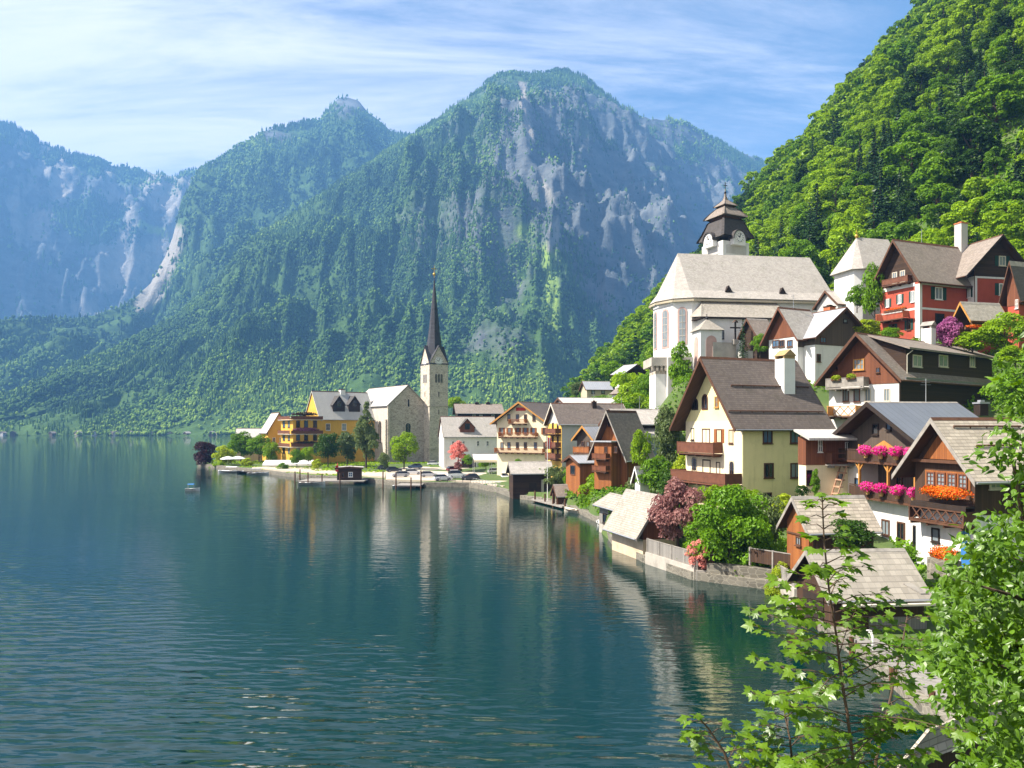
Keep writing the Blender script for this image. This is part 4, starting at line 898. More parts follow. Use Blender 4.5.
b = MB(); b.box(0, te.w, 0, te.d, -2, te.h-.6); te.part(b, 'wall', [YELLOW]); b = MB(); b.box(-.3, te.w+.3, -.3, te.d+.3, te.h-.595, te.h-.4); te.part(b, 'flat_roof', [PALE])
for py in (458-15, 430, 415.5):
    z = ZY(py+4, 240)-1.0
    for f, L in (('R', te.w), ('L', te.d)): te.balcony(f, -.9 if f == 'R' else 0.0, L, z, 1.1, 1.1, PALE, RBROWN, 'board', posts=False, sides=False)
for py in (437, 424, 450):
    for x in (298, 306, 315): te.win('R', x, py, 4, 7, 'brown')
    for x in (284, 289): te.win('L', x, py, 2, 7, 'brown')
b = MB(); te.fb(b, 'R', te.w*.42, te.w*.58, .01, .06, 1.6, 2.6); te.fb(b, 'R', te.w*.3, te.w*.7, .01, .05, 1.0, 1.25); te.part(b, 'wall_emblem', [BROWN])
w3 = House('lakeside_house', 'pale grey roofed house half hidden behind the terraced ochre house', 'house', 268, 268, 30, 261, 290, 1.0, 431, 412.5, 'R', YELLOW, 'white', eo=.6, go=.4)
for x in (274, 281): w3.win('R', x, 440, 3, 5, 'white')
House('low_pavilion', 'low pale roofed pavilion behind the garden trees at the tip of the point', 'pavilion', 236, 275, 12, None, 262, 1.0, 437.5, 428.5, 'L', BEIGE, 'white', eo=.6, go=.4, d=8)
# --- white inn right of the tower, dark house behind
wi = House('white_inn', 'long white house with a grey roof and one brown dormer right of the spire tower', 'house', 444, 226, 14, None, 497, 1.2, 435.5, 416.5, 'L', WHITE, 'grey', eo=.6, go=.3, d=10)
for x in (453, 463.5, 478, 487.5): wi.win('R', x, 443.5, 2.4, 5, 'white')
dormer(wi, 460, 474.5, 434, 419, WOODR, 'dark', yv=.6); b = MB(); wi.fb(b, 'R', 4.5, 9.8, .01, 1.6, .2, 3.2); wi.part(b, 'porch', [WPAINT]); b = MB(); wi.fb(b, 'R', 5.0, 9.3, 1.61, 1.66, .2, 2.7); wi.part(b, 'porch_shade_panel', [DBROWN])  # porch is solid; a dark sheet on its front paints the inner shade
b = MB(); wi.fb(b, 'R', 10.4, 17.5, .05, 2.2, 2.55, 3.0); wi.part(b, 'red_awning', [mat('wine_red_canvas', (0.10, 0.02, 0.03), (0.07, 0.015, 0.02), 'noise', 1.0, .9)])
dk = House('dark_house', 'low grey-roofed dark timber house behind the white inn', 'house', 458, 290, 8, 455, 502, 3.0, 413, 404, 'L', DBROWN, 'brown2', eo=1.0, go=1.0)
for x in (474, 481, 493): dk.win('R', x, 416.5, 3, 3.5, 'white')
dk.chim(477, 402, dk.d*.5, 4, DBROWN, 'box'); dk.chim(488, 402, dk.d*.5, 4, DBROWN, 'box')
# --- cream inn with the broad gable
ci = House('gabled_inn', 'cream inn whose broad gable carries three rows of balconies and windows', 'inn', 546, 170, 58, 497, None, 2.6, 421, 402, 'L', PALECREAM, 'brown', eo=1.2, go=1.2, fascia=WOODY, w=14)
for i, (y, xs) in enumerate(((417.5, (509, 517.5, 525.5, 534)), (431, (502, 509.5, 518, 525.5, 533.5, 544.5)), (445.5, (502, 509, 517.5, 525.5, 535.5, 545)))):
    for x in xs: ci.win('L', x, y, 3.0, 6.5, 'brownshut' if i == 1 else 'brown', shut=(i == 1))
for (x0, x1, y) in ((511, 527.5, 423.5), (501, 538, 437), (497, 545, 453)):
    a, z = ci.hit(x1, y, 'L'); c, _ = ci.hit(x0, y, 'L'); ci.balcony('L', a, c, z, 1.2, 1.0, BROWN, WOODO, 'bar')
b = MB(); zz = ci.hr-.5; ci.fb(b, 'L', ci.d/2-1.3, ci.d/2+1.3, .02, .09, zz-1.3, zz-.55); ci.part(b, 'gable_board', [REDP])
# --- big brown-roofed house with yellow balcony end
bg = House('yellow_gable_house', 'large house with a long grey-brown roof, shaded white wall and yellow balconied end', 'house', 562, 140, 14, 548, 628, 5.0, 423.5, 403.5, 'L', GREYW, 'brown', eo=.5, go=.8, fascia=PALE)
b = MB(); bg.fb(b, 'L', .02, bg.d-.02, .003, .07, -2, bg.h); bg.part(b, 'yellow_end_wall', [mat('lemon_plaster', (0.72, 0.46, 0.10), (0.62, 0.38, 0.08), 'noise', .4, .9)])
for y in (447.5, 434, 459):
    a, z = bg.hit(561, y, 'L'); bg.balcony('L', .3, bg.d*.8, z, 1.2, 1.0, BROWN, RBROWN, 'board')
    for t in (.25, .6): bg.door('L', 0, 0, 0, 0, 'brown', o=.07) if False else bg.win('L', 0, 0, 0, 0, 'brown', o=.07, box=(bg.d*t-.5, bg.d*t+.5, z+.1, z+2.1), name='balcony_door', sill=False)
bg.chim(594, 400.5, bg.d*.4, 4, DBROWN, 'box')
House('flat_roof_house', 'pale flat-roofed house showing above the long brown roof', 'house', 566, 165, 12, 555, 616, 8.0, 404.5, 398, 'L', WHITE, 'white', eo=.6, go=.6)
# --- two small houses on the slope below the forest
u1 = House('hill_house', 'beige house with four dark windows under a bluish roof at the foot of the wood', 'house', 587, 225, 12, 581, 611, 19.5, 389, 381.5, 'L', BEIGE, 'zinc', eo=.6, go=.6)
for x in (593, 603):
    for y in (391.5, 400.5): u1.win('R', x, y, 3.6, 4.6, 'dark')
u2 = House('hill_house', 'grey roofed dark gabled house higher in the trees left of the church bastion', 'house', 624, 215, 35, 615, 646, 23.5, 373, 364.5, 'R', WHITE, 'zinc', eo=1.0, go=1.0)
u2.upper(2.0, WOODD); u2.win('R', 634, 378, 6, 4, 'dark', o=.07); u2.win('L', 619, 379, 2, 4, 'white', o=.07)
b = House('garden_hut', 'small stepped hut with a brown roof on the slope below the dark gabled hill house', 'hut', 622, 205, 30, 612, 634, 20.5, 393, 387, 'R', WHITE, 'brown2', eo=.5, go=.5)
# ---------------------------------------------------------------- middle group of brown timber houses
f1 = House('timber_house', 'tall orange-brown timber house with a steep warm grey roof and a projecting bay', 'house', 627, 112, 42, 598, 645, 3.5, 449, 411, 'L', WOODO, 'brown2', eo=1.0, go=1.4, fascia=GTIMB)
b = MB(); a0, zt = f1.hit(621, 442, 'L'); a1, _ = f1.hit(604, 442, 'L'); a0, a1 = sorted((a0, a1))
f1.fb(b, 'L', a0, a1, .01, 2.2, .4, zt); bay = f1.part(b, 'bay', [WOODO])
b = MB(); f1.fb(b, 'L', a0-.4, a1+.4, -.05, 2.7, zt, zt+.18); bb = f1.part(b, 'bay_roof', [RF('zinc', 'y')], bay)
for py in (455, 467):
    _, z = f1.hit(612, py, 'L'); f1.balcony('L', a0+.3, a1-.3, z-.5, .9, .8, BROWN, WOODR, 'board', o=2.2)
for x in (606, 616): f1.win('L', x, 449.5, 3, 6, 'brown', o=2.2)
f1.win('L', 610, 424, 4, 5, 'brown'); f1.door('L', 617, 483, 4, 9, 'blue')
b = MB(); f1.fb(b, 'R', .3, f1.w-.3, .01, .07, -.5, 2.2); f1.part(b, 'ground_floor_wall', [PALECREAM])
f2 = House('long_house', 'long grey-shingled house with a lower lean-to roof and blue-grey wall behind the tall poplar', 'house', 622, 119, 14, None, 668, 5.5, 423, 409.5, 'L', WOODD, 'grey', eo=.9, go=.6, d=8)
b = MB(); b.extr([(-.3, -2.6, f2.h-2.35), (-.3, -.02, f2.h-1.0), (-.3, -.02, f2.h-.8), (-.3, -2.6, f2.h-2.15)], (f2.w+.2, 0, 0)); f2.part(b, 'lean_to_roof', [RF('grey', 'x')])
b = MB(); b.box(0, f2.w-.4, -2.0, -.02, -2, f2.h-2.2); f2.part(b, 'lean_to_wall', [mat('blue_grey_plaster', (0.30, 0.36, 0.42), (0.24, 0.29, 0.34), 'noise', .5, .9)])
for x in (628, 641, 652): f2.win('R', x, 447, 4, 5.5, 'white', o=2.0)
f3 = House('chalet', 'small brown chalet with a zinc gable roof and carved balcony beside the shaded white wall', 'house', 594, 126, 40, 577, 607, 4.0, 438, 426, 'L', WOODT, 'zinc', eo=.6, go=.8, fascia=WOODY)
a, z = f3.hit(590, 453, 'L'); f3.balcony('L', .2, f3.d-.1, z, 1.1, 1.0, BROWN, WOODO, 'board'); f3.win('L', 583, 444, 3, 5, 'brown'); f3.win('L', 588, 444, 3, 5, 'brown'); f3.win('R', 599, 445, 4, 6, 'white')
sh = House('garden_shed', 'orange-brown board shed with a bluish metal roof in front of the chalet', 'shed', 580, 121, 20, 566, 601, 2.2, 463, 455.5, 'L', WOODO, 'zinc', eo=.6, go=.6, fascia=BROWN)
sh.door('L', 573, 470, 5, 10, 'brownred')
bh = House('boathouse', 'dark timber boathouse with a broad grey shingle roof beside the car park', 'boathouse', 513, 139, 10, 509, 551, .5, 472.5, 462, 'L', WOODD, 'grey', eo=.6, go=.5, fascia=GTIMB)
b = MB(); bh.fb(b, 'R', bh.w*.42, bh.w*.62, .01, .05, -.4, 2.4); bh.part(b, 'dark_gate_panel', [DBROWN]); b = MB(); bh.fb(b, 'R', bh.w*.74, bh.w*.80, .01, .4, -.5, 3.0); bh.part(b, 'stone_pier', [CONC])
House('store_shed', 'low shed with a grey lean roof tucked behind the dark boathouse', 'shed', 549, 148, 10, 546, 567, 1.4, 469, 460, 'L', WOODT, 'grey', eo=.6, go=.5)
gt = House('gate_shelter', 'small brown-tiled gate shelter on posts above the landing stage', 'shelter', 557, 124, 14, None, 579, .6, 494.5, 485, 'L', WOODD, 'brown2', eo=.5, go=.3, walls=False, d=2.4)
b = MB()
for x in (.1, gt.w*.5, gt.w-.3):
    for y in (.1, gt.d-.3): b.box(x, x+.22, y, y+.22, -2, gt.h+.1)
b.box(0, gt.w*.32, .3, .42, -1.0, gt.h-.2); gt.part(b, 'post_frame', [BROWN])
j1 = House('boathouse', 'boathouse with a bleached shingle roof, farther of the pair by the tall cypress hedge', 'boathouse', 622, 88, 14, 599, None, .3, 509, 499, 'R', GTIMB, 'pale', eo=.7, go=.3, fascia=GTIMB, walls=False, w=3.2)
j1.body(-1.5, .75, CONC, name='base_wall'); j1.body(.75, j1.h, WOODG, True, grow=-.04)
for t in (.2, .5, .75): j1.win('L', 0, 0, 0, 0, 'dark', box=(j1.d*t-.7, j1.d*t+.5, 1.0, 2.2), o=-.03)
j2 = House('boathouse', 'larger bleached-shingle boathouse with cream base wall, nearer of the pair by the cypress hedge', 'boathouse', 643, 74, 16, 612, None, .2, 526.5, 496, 'R', WOODR, 'pale', eo=.9, go=.35, fascia=GTIMB, walls=False, w=3.6)
j2.body(-1.5, 1.9, mat('stained_cream_wall', (0.62, 0.50, 0.36), (0.48, 0.37, 0.25), 'noise', .5, .9, dirt=.5), name='base_wall'); j2.body(1.9, j2.h, WOODR, True, grow=-.03)

# ---------------------------------------------------------------- the cream house with the brown tiled roof
k = House('cream_house', 'large cream yellow house with a grey-brown tiled roof, white chimney and wooden gable balcony', 'house', 743, 80, 21, 686, 826, 4.3, 420.5, 358, 'L', CREAM, 'brown', eo=.9, go=1.7, go2=.5, fascia=BROWN, thick=.26)
b = MB(); k.fb(b, 'L', .03, k.d-.03, .003, .05, -2, k.h-.02); k.part(b, 'gable_end_wall', [PALECREAM])
for (x, y, w_, h_) in ((767.4, 436, 9.5, 15), (794.8, 436, 9.5, 15)):
    wo = k.win('R', x, y, w_, h_, 'blue'); s0, s1, z0, z1 = k.span('R', x, y, w_, h_); t = MB(); c = (s0+s1)/2; t.extr([(c-.5, -.02, z1+.03), (c+.5, -.02, z1+.03), (c+.2, -.02, z1+.2), (c, -.02, z1+.42), (c-.2, -.02, z1+.2)], (0, -.1, 0)); k.part(t, 'window_crest', [BROWN], wo)
for (x, y, w_, h_) in ((768.6, 470.5, 9.5, 15), (795, 470.5, 9.5, 15), (767, 497, 9, 9)): k.win('R', x, y, w_, h_, 'brown')
k.win('L', 705, 402, 4.3, 13, 'brown', arch=True); k.win('L', 717, 402, 4, 11, 'honey'); k.win('L', 695, 404, 4.5, 9, 'dark', arch=True)
k.win('L', 693, 434, 3.2, 12, 'dark'); k.door('L', 706.5, 436, 8, 15, 'brown'); k.win('L', 706.5, 436, 7.9, 14.9, 'brownshut', o=.1) if False else None
k.win('L', 719.5, 436, 5, 14, 'brownshut'); k.win('L', 731.5, 436.5, 4.6, 14, 'brown')
k.win('L', 694.5, 464, 4, 12, 'brownshut', arch=True, shut=False); k.door('L', 707, 467, 8, 15, 'dark'); k.win('L', 718.6, 468, 4, 12, 'dark'); k.win('L', 732, 468, 4.2, 13, 'brownshut', arch=True, shut=False)
a, z = k.hit(723, 454, 'L'); c, _ = k.hit(686, 454, 'L'); k.balcony('L', a, c-.05, z, 1.3, 1.25, BROWN, RBROWN, 'board')
a, z = k.hit(743, 485, 'L'); k.balcony('L', .1, k.d-.1, z, 2.2, 1.2, RBROWN, RBROWN, 'board', name='terrace')
k.chim(785, 356, k.d*.27, 13.5, WPAINT, 'gable', capm=mat('ochre_tile', (0.40, 0.27, 0.12), (0.3, 0.2, 0.1), 'noise', 2, .9)); k.guard(.08, -1.5); k.guard(.5, .5)
b = MB(); b.cyl((k.w*.93, -.5, k.h-.55), (k.w*.93, -.12, k.h-1.6), .06); b.cyl((k.w*.93, -.12, k.h-1.6), (k.w*.93, -.12, -1), .06); k.part(b, 'drainpipe', [BROWN])
# ---------------------------------------------------------------- red-brown annex with outside stairs
an = House('annex', 'red-brown boarded annex with a pale lean roof and outside stairs beside the cream house', 'annex', 806, 73, 6, None, 851, 2.6, 437, 434, 'L', PALECREAM, 'white', eo=.3, go=.3, roofon=False, walls=False, d=1.5)
an.body(-2, an.hit(820, 465, 'R')[1], PALECREAM, name='wall'); zz = an.hit(820, 465, 'R')[1]; b = MB(); b.box(-.05, an.w, -.05, an.d, zz, an.h); an.part(b, 'upper_wall', [WOODR])
b = MB(); b.extr([(-.5, -1.6, an.h-.3), (-.5, an.d, an.h+.55), (-.5, an.d, an.h+.75), (-.5, -1.6, an.h-.08)], (an.w+.3, 0, 0)); an.part(b, 'roof', [RF('white', 'x')])
an.balcony('R', an.w*.42, an.w*.98, zz+.1, 1.2, 1.1, GTIMB, RBROWN, 'rails'); an.win('R', 820, 446, 4, 12, 'white', o=.05); an.door('R', 847, 449, 4, 14, 'white', o=.05)
an.door('R', 809, 478, 6, 16, 'dark'); an.win('R', 840, 476, 5, 8, 'dark')
b = MB(); 
for i in range(11):
    t = i/10; x = an.w*(.30+.42*t); z = .2+(zz-.2)*t; b.box(x, x+.42, -1.15, -.05, z-.12, z)
for y in (-1.2, -.12): b.extr([(an.w*.28, y, -.1), (an.w*.76, y, zz-.2), (an.w*.76, y, zz+.1), (an.w*.28, y, .25)], (0, .08, 0))
an.part(b, 'stairs', [mat('salmon_timber', (0.50, 0.30, 0.2), (0.4, 0.24, 0.15), 'noise', 2, .8)])

# ---------------------------------------------------------------- dark chalet above
n = House('dark_chalet', 'dark timber chalet with a white ground floor, wide gable and long board side wall', 'house', 899, 85, 36, 829, 994, 13.6, 373, 334, 'L', WHITE, 'brown2', eo=1.0, go=1.5, go2=.4, fascia=BROWN, walls=False)
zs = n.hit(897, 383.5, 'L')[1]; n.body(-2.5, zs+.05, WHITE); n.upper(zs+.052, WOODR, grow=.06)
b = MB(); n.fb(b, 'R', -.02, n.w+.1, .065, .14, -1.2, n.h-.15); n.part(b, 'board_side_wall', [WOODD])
b = MB(); n.fb(b, 'L', n.d*.72, n.d-.02, .065, .13, zs+.06, n.h-.2); n.part(b, 'dark_end_boards', [WOODV])  # darker upright boards over the far end of the gable
# the long shed dormer over the side wall
zt = ZY(349, 86)-n.zb; zl = ZY(373, 86)-n.zb; x0, x1 = n.w*.06, n.w*.97; yb = n.m*.98; zu = n.hr+.28
b = MB(); b.extr([(x0, -.05, zl-.4), (x0, yb, zl-.4), (x0, yb, zu-.3), (x0, -.05, zt-.1)], (x1-x0, 0, 0)); wd = n.part(b, 'shed_dormer', [WOODD])
b = MB(); b.extr([(x0-.7, -.8, zt-.12), (x0-.7, yb+.2, zu-.2), (x0-.7, yb+.2, zu), (x0-.7, -.8, zt+.1)], (x1-x0+1.1, 0, 0)); n.part(b, 'dormer_roof', [RF('brown2', 'x')], wd)
b = MB(); b.box(-.2, n.w+.2, -.9, -.15, zl-.75, zl-.6); n.part(b, 'eave_ledge', [RF('metal', 'x')])
for x in (917, 943, 972): n.win('R', x, 361, 9 if x < 960 else 5, 12, 'pale', o=.055)
b = MB(); b.cyl((x0+.2, -.7, zt-.2), (x0-.15, -.25, zt-.7), .05); b.cyl((x0-.15, -.25, zt-.7), (x0-.15, -.25, zl-.5), .05); n.part(b, 'drainpipe', [PALE])
a, z = n.hit(869, 387, 'L', .06); c, _ = n.hit(831, 387, 'L', .06); n.balcony('L', a, c, z, 1.2, 1.15, GTIMB, GTIMB, 'board', o=.06)
n.win('L', 859, 364.5, 11, 11, 'honey', o=.06); n.win('L', 836, 365, 4, 10, 'brown', o=.06); n.win('L', 878, 370, 3.5, 5, 'brown', o=.06)
for x, st in ((846, 'brown'), (857, 'brownred'), (868, 'pale'), (887, 'pale')): n.win('L', x, 395, 6.2, 13, st)
a, z = n.hit(862, 416, 'L'); c, _ = n.hit(833, 416, 'L'); n.balcony('L', a, c, z, 1.3, 1.2, BROWN, WOODY, 'lattice')
n.chim(928.5, 326, n.m*.95, 10, WPAINT, 'gable', capm=GTIMB)

# ---------------------------------------------------------------- house with the flowered balconies
o_ = House('flower_balcony_house', 'dark gabled house under a blue-grey seamed metal roof with two rows of flowered balconies', 'house', 927, 62, 7, 847, 1003, 2.7, 439, 403, 'L', WHITE, 'metal', eo=1.3, go=1.6, go2=.3, fascia=DBROWN, walls=False)
z1 = o_.hit(890, 499, 'L')[1]; z2 = o_.hit(890, 462, 'L')[1]
o_.body(-2, z1-.02, WHITE); b = MB(); b.extr([(2.0, .02, z1), (2.0, o_.d, z1), (2.0, o_.d, o_.h), (2.0, o_.d/2, o_.hr-.02), (2.0, .02, o_.h)], (o_.w-2.0, 0, 0)); o_.part(b, 'recessed_wall', [WOODT])
b = MB(); b.extr([(0, 0, o_.h-1.3), (0, o_.d, o_.h-1.3), (0, o_.d, o_.h), (0, o_.d/2, o_.hr), (0, 0, o_.h)], (.25, 0, 0)); o_.part(b, 'gable_boards', [WOODT])
b = MB(); b.box(.0, 2.0, o_.d-1.9, o_.d, z1, z2-.2); b.box(.26, 2.0, o_.d-1.2, o_.d, z2-.195, o_.h-1.0); o_.part(b, 'corner_wall', [WHITE])
for zf in (z1, z2):
    b = MB(); b.box(-1.0, 2.0, 0, o_.d-(1.95 if zf == z1 else 0), zf-.2, zf); bo = o_.part(b, 'balcony', [BROWN]); r = MB(); e = o_.d-(2.0 if zf == z1 else .1)
    r.box(-1.0, -.9, 0, e, zf+.95, zf+1.05)
    r.box(-.99, -.93, 0, e, zf+.02, zf+.9); r.box(-.9, 1.9, -.02, .04, zf+.02, zf+1.0)
    o_.part(r, 'railing', [WOODV if zf == z1 else WOODV], bo)
for (y, tz) in ((o_.d*.33, 0), (o_.d*.02, 0), (o_.d*.70, 0)):
    for zf, zt_ in ((z1, z2-.2), (z2, o_.h+ (1.6 if y > .5 else 0.2)-1.3)):
        b = MB(); b.box(-.88, -.68, y, y+.2, zf, min(zt_, o_.h-.6)); (b.bar((-.78, y+.1, zt_-.7), (-.78, y+.7, zt_-.05), .12), b.bar((-.78, y+.1, zt_-.7), (-.78, y-.5, zt_-.05), .12)) if zf == z1 else None; o_.part(b, 'post', [WOODY])
b = MB(); b.extr([(-.9, o_.d*.22, o_.h-1.0), (-.9, o_.d*.55, o_.h-1.0), (-.9, o_.d*.385, o_.h-.2)], (.1, 0, 0)); o_.part(b, 'bracket_gable', [WOODY])
for (y0, y1, zf, st) in ((.62, .74, z2, 'pale'), (.28, .36, z2, 'pale'), (.52, .6, z1, 'brown')): o_.win('L', 0, 0, 0, 0, st, o=-2.0, box=(o_.d*y0, o_.d*y1, zf+.05, zf+2.1), name='balcony_door', sill=False)
o_.win('L', 857.5, 483, 4.5, 10, 'dark'); o_.win('L', 0, 0, 0, 0, 'dark', box=(o_.d*.40, o_.d*.46, o_.h+.7, o_.h+1.5)); o_.win('L', 0, 0, 0, 0, 'dark', box=(o_.d*.56, o_.d*.64, o_.h+.3, o_.h+1.3))
for (x, y, w_, h_) in ((886, 527.5, 8, 16), (901.5, 531, 8, 18), (918, 537, 9, 22)): o_.win('L', x, y, w_, h_, 'dark' if x > 910 else 'brown')
b = MB(); c0, zz = o_.hit(980, 400, 'R'); o_.chim(981, 400, o_.d*.46, 9, DBROWN, 'box', capm=STEEL)

# ---------------------------------------------------------------- pointed gable house with orange flowers
p_ = House('pointed_gable_house', 'steep gabled brown timber house with a bleached board roof and a row of small-paned windows', 'house', 975, 54.5, 14, 916, 1046, 3.0, 465, 419, 'L', WHITE, 'larch', eo=1.2, go=1.2, go2=.5, fascia=GTIMB, walls=False)
zb = p_.hit(950, 512, 'L')[1]; p_.body(-2, zb-.02, WHITE); p_.upper(zb, WOODV, grow=.05)
b = MB(); b.extr([(-.16, p_.d*.16, p_.h+.3), (-.16, p_.d*.84, p_.h+.3), (-.16, p_.d*.5, p_.hr-.5)], (.1, 0, 0)); p_.part(b, 'gable_boards', [WOODO])
s0, z0 = p_.hit(970, 489, 'L', .06); s1, _ = p_.hit(927, 489, 'L', .06); zt = p_.hit(950, 473, 'L', .06)[1]
b = MB(); p_.fb(b, 'L', s0-.1, s1+.1, .06, .14, z0-.12, zt+.12); p_.part(b, 'window_band', [WOODO])
for i in range(4): q = (s1-s0)/4; p_.win('L', 0, 0, 0, 0, 'grid', o=.142, box=(s0+q*i+.1, s0+q*(i+1)-.1, z0, zt), sill=False)
b = MB(); p_.fb(b, 'L', -.1, p_.d+.1, .06, .5, p_.h+.02, p_.h+.25); p_.part(b, 'cross_beam', [BROWN])
p_.balcony('L', -.1, p_.d*.92, zb-.75, 1.1, 1.0, BROWN, BROWN, 'lattice'); b = MB(); p_.fb(b, 'L', -.1, p_.d*.92, .06, .9, zb+.5, zb+.62); p_.fb(b, 'L', -.1, p_.d*.92, .86, .92, zb+.05, zb+.5); p_.part(b, 'flower_shelf', [DBROWN])
p_.win('L', 936, 535, 8, 14, 'dark'); b = MB(); p_.fb(b, 'L', .4, 1.2, .01, .06, -.4, zb-1.2); p_.part(b, 'blue_door', [BLUEP]); p_.guard(.3, 1.0); p_.guard(.75, .2)
p_.win('R', 995, 480, 12, 18, 'pale', o=.06)

# ---------------------------------------------------------------- near boathouses
q_ = House('boathouse', 'orange-brown boathouse with a bleached board roof in front of the annex stairs', 'boathouse', 809, 57.5, 10, 787, 873, 1.3, 524.5, 497.5, 'L', WOODO, 'larch', eo=.7, go=.5, go2=.3, fascia=GTIMB, thick=.16)
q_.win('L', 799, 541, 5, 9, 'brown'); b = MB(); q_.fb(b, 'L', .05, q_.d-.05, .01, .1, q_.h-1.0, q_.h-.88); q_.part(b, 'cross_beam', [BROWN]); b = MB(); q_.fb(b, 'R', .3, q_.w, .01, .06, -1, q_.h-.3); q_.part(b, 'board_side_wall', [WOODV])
r_ = House('boathouse', 'brown board boathouse with a wide silvery shingle roof and an open gate to the water', 'boathouse', 834, 47, 5, 797, 924, .0, 594, 551, 'L', WOODV, 'silver', eo=.55, go=.6, go2=.25, fascia=GTIMB, thick=.14, found=1.0)
b = MB(); r_.fb(b, 'L', r_.d*.25, r_.d*.8, .01, .06, -1, r_.h-.5); r_.part(b, 'dark_gate_panel', [DBROWN]); b = MB(); b.box(.2, r_.w+.1, -1.0, -.55, r_.h-.62, r_.h-.5); r_.part(b, 'eave_plank', [PALE])  # open gateway: a dark panel on the wall paints the shade inside
b = MB(); r_.fb(b, 'R', r_.w*.38, r_.w*1.02, .02, .1, -.8, 1.25); r_.part(b, 'lower_boarding', [WOODG]); b = MB()
b.extr([(r_.w*.80, .3, r_.rz(0, .3)+.03), (r_.w*.9, .3, r_.rz(0, .3)+.03), (r_.w*1.02, -.3, r_.rz(0, -.3)+.03), (r_.w*.93, -.3, r_.rz(0, -.3)+.03)], (0, 0, .08)); r_.part(b, 'roof_plank', [GTIMB])
def lean_boathouse():
    zl, zh = 1.6, 2.5; q = lambda px, py, z: Vector((GX(px, (CZ-z)*F/(py-HY)), (CZ-z)*F/(py-HY), z)); A, B, C, D = q(893, 770, zl), q(1010, 728, zl), q(1000, 700, zh), q(927, 729, zh)
    o = empty('boathouse', (A+B+C+D)/4*1.0, 0, 'corner of a pale board boat roof at the lower edge under the leafy creeper', 'boathouse'); o.location.z = 0; L = o.location; n_ = (B-A).cross(D-A).normalized(); b = MB()
    b.extr([A-L, B-L, C-L, D-L], n_*.12); b.build('roof', [RF('larch', 'x')], o); b = MB(); i_ = lambda p: (L*0+(p-L)*.93); b.v = [tuple(Vector((i_(p).x, i_(p).y, -1))) for p in (A, B, C, D)]+[tuple(Vector((i_(p).x, i_(p).y, p.z-.08))) for p in (A, B, C, D)]
    b.f = [[0, 1, 5, 4], [1, 2, 6, 5], [2, 3, 7, 6], [3, 0, 4, 7]]; b.m = [0]*4; b.build('wall', [WOODV], o)
lean_boathouse()

# ---------------------------------------------------------------- white and brown house below the church
m_ = House('cross_gable_house', 'white house with brown boarded gables and a grey cross roof below the parish church', 'house', 797.5, 112, 26, 769, 815, 20.0, 333.5, 308, 'L', WHITE, 'grey', eo=.9, go=1.0, go2=2.0, fascia=RBROWN, walls=False)
zs = m_.hit(797, 347, 'R')[1]; m_.body(-2.5, zs+1.6, WHITE); m_.upper(zs+1.602, WOODR, grow=.06)
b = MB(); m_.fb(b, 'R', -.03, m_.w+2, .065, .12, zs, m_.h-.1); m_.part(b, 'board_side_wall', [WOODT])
for x, w_ in ((776, 7), (782, 5.5), (790, 5.5)): m_.win('L', x, 343.5, w_, 7, 'brown'); 
wg = House('wing', None, None, 815, 110.5, 24, None, 867, 20.0, 335, 308.5, 'R', WHITE, 'zinc', eo=.9, go=1.0, fascia=BROWN, walls=False, d=7, owner=m_)
wg.body(-2.5, zs+.2, WHITE, name='wing_wall'); wg.upper(zs+.202, WOODT, 'wing_gable', grow=.06); wg.win('R', 818.5, 358, 4, 8, 'brown'); wg.win('R', 823, 340, 6, 6, 'brown', o=.06); wg.win('R', 845, 321, 4, 4, 'dark', o=.06)
m_.chim(829.5, 305, 2.0, 8, BRICK, 'box', capm=DBROWN)
House('low_shed', 'low grey-roofed shed with a flat chimney between the parish church and the red house', 'shed', 838, 128, 20, None, 868, 28.5, 303, 291, 'L', GREYW, 'grey', eo=.5, go=.5, d=5)

# ---------------------------------------------------------------- the red house
rd = House('red_house', 'brick red house with white corner bands, dark gables and a weathered grey roof', 'house', 919.5, 110, 22, 880, 975, 25.6, 274, 240.5, 'L', RED, 'brown2', eo=1.0, go=1.3, go2=3, fascia=BROWN, thick=.26, hipL=1)
zt = rd.h
b = MB(); rd.fb(b, 'L', -.03, rd.d+.03, .003, .06, rd.hit(919, 283, 'R')[1]+.3, rd.h); rd.fb(b, 'R', -.07, rd.w, .003, .06, rd.hit(919, 283, 'R')[1]+.5, rd.h); rd.part(b, 'boarded_attic', [WOODD])
b = MB(); b.extr([(-.07, 0, rd.h), (-.07, rd.d, rd.h), (-.07, rd.d/2, rd.hr)], (.06, 0, 0)); rd.part(b, 'gable_boards', [WOODD])
zb2 = rd.hit(919, 308, 'R')[1]; zb3 = rd.hit(919, 283.5, 'R')[1]
rd.band('L', -1.5, zb3, -.09, .7, WHITE, 'corner_band', d=.08); rd.band('R', -1.5, zb3, 0, .45, WHITE, 'corner_band', d=.08); rd.band('R', zb2-.15, zb2+.15, .46, rd.w, WHITE, d=.05); rd.band('L', zb2-.15, zb2+.15, .71, rd.d, WHITE, d=.05); rd.band('L', zb3-.25, zb3+.28, .71, rd.d, WHITE, d=.065); rd.band('R', zb3-.1, zb3+.2, .46, rd.w, WHITE, d=.075)
rd.win('R', 938.5, 293.5, 7.5, 12.5, 'green'); rd.door('R', 939.5, 320, 9, 13, 'dark'); rd.win('L', 913, 296.5, 3.6, 11, 'green'); rd.win('L', 900, 299, 3.4, 9, 'green'); rd.win('L', 888, 303, 3, 8, 'green')
rd.win('L', 909, 324.5, 4, 11, 'reddark'); rd.win('L', 893, 329, 4, 10, 'reddark')
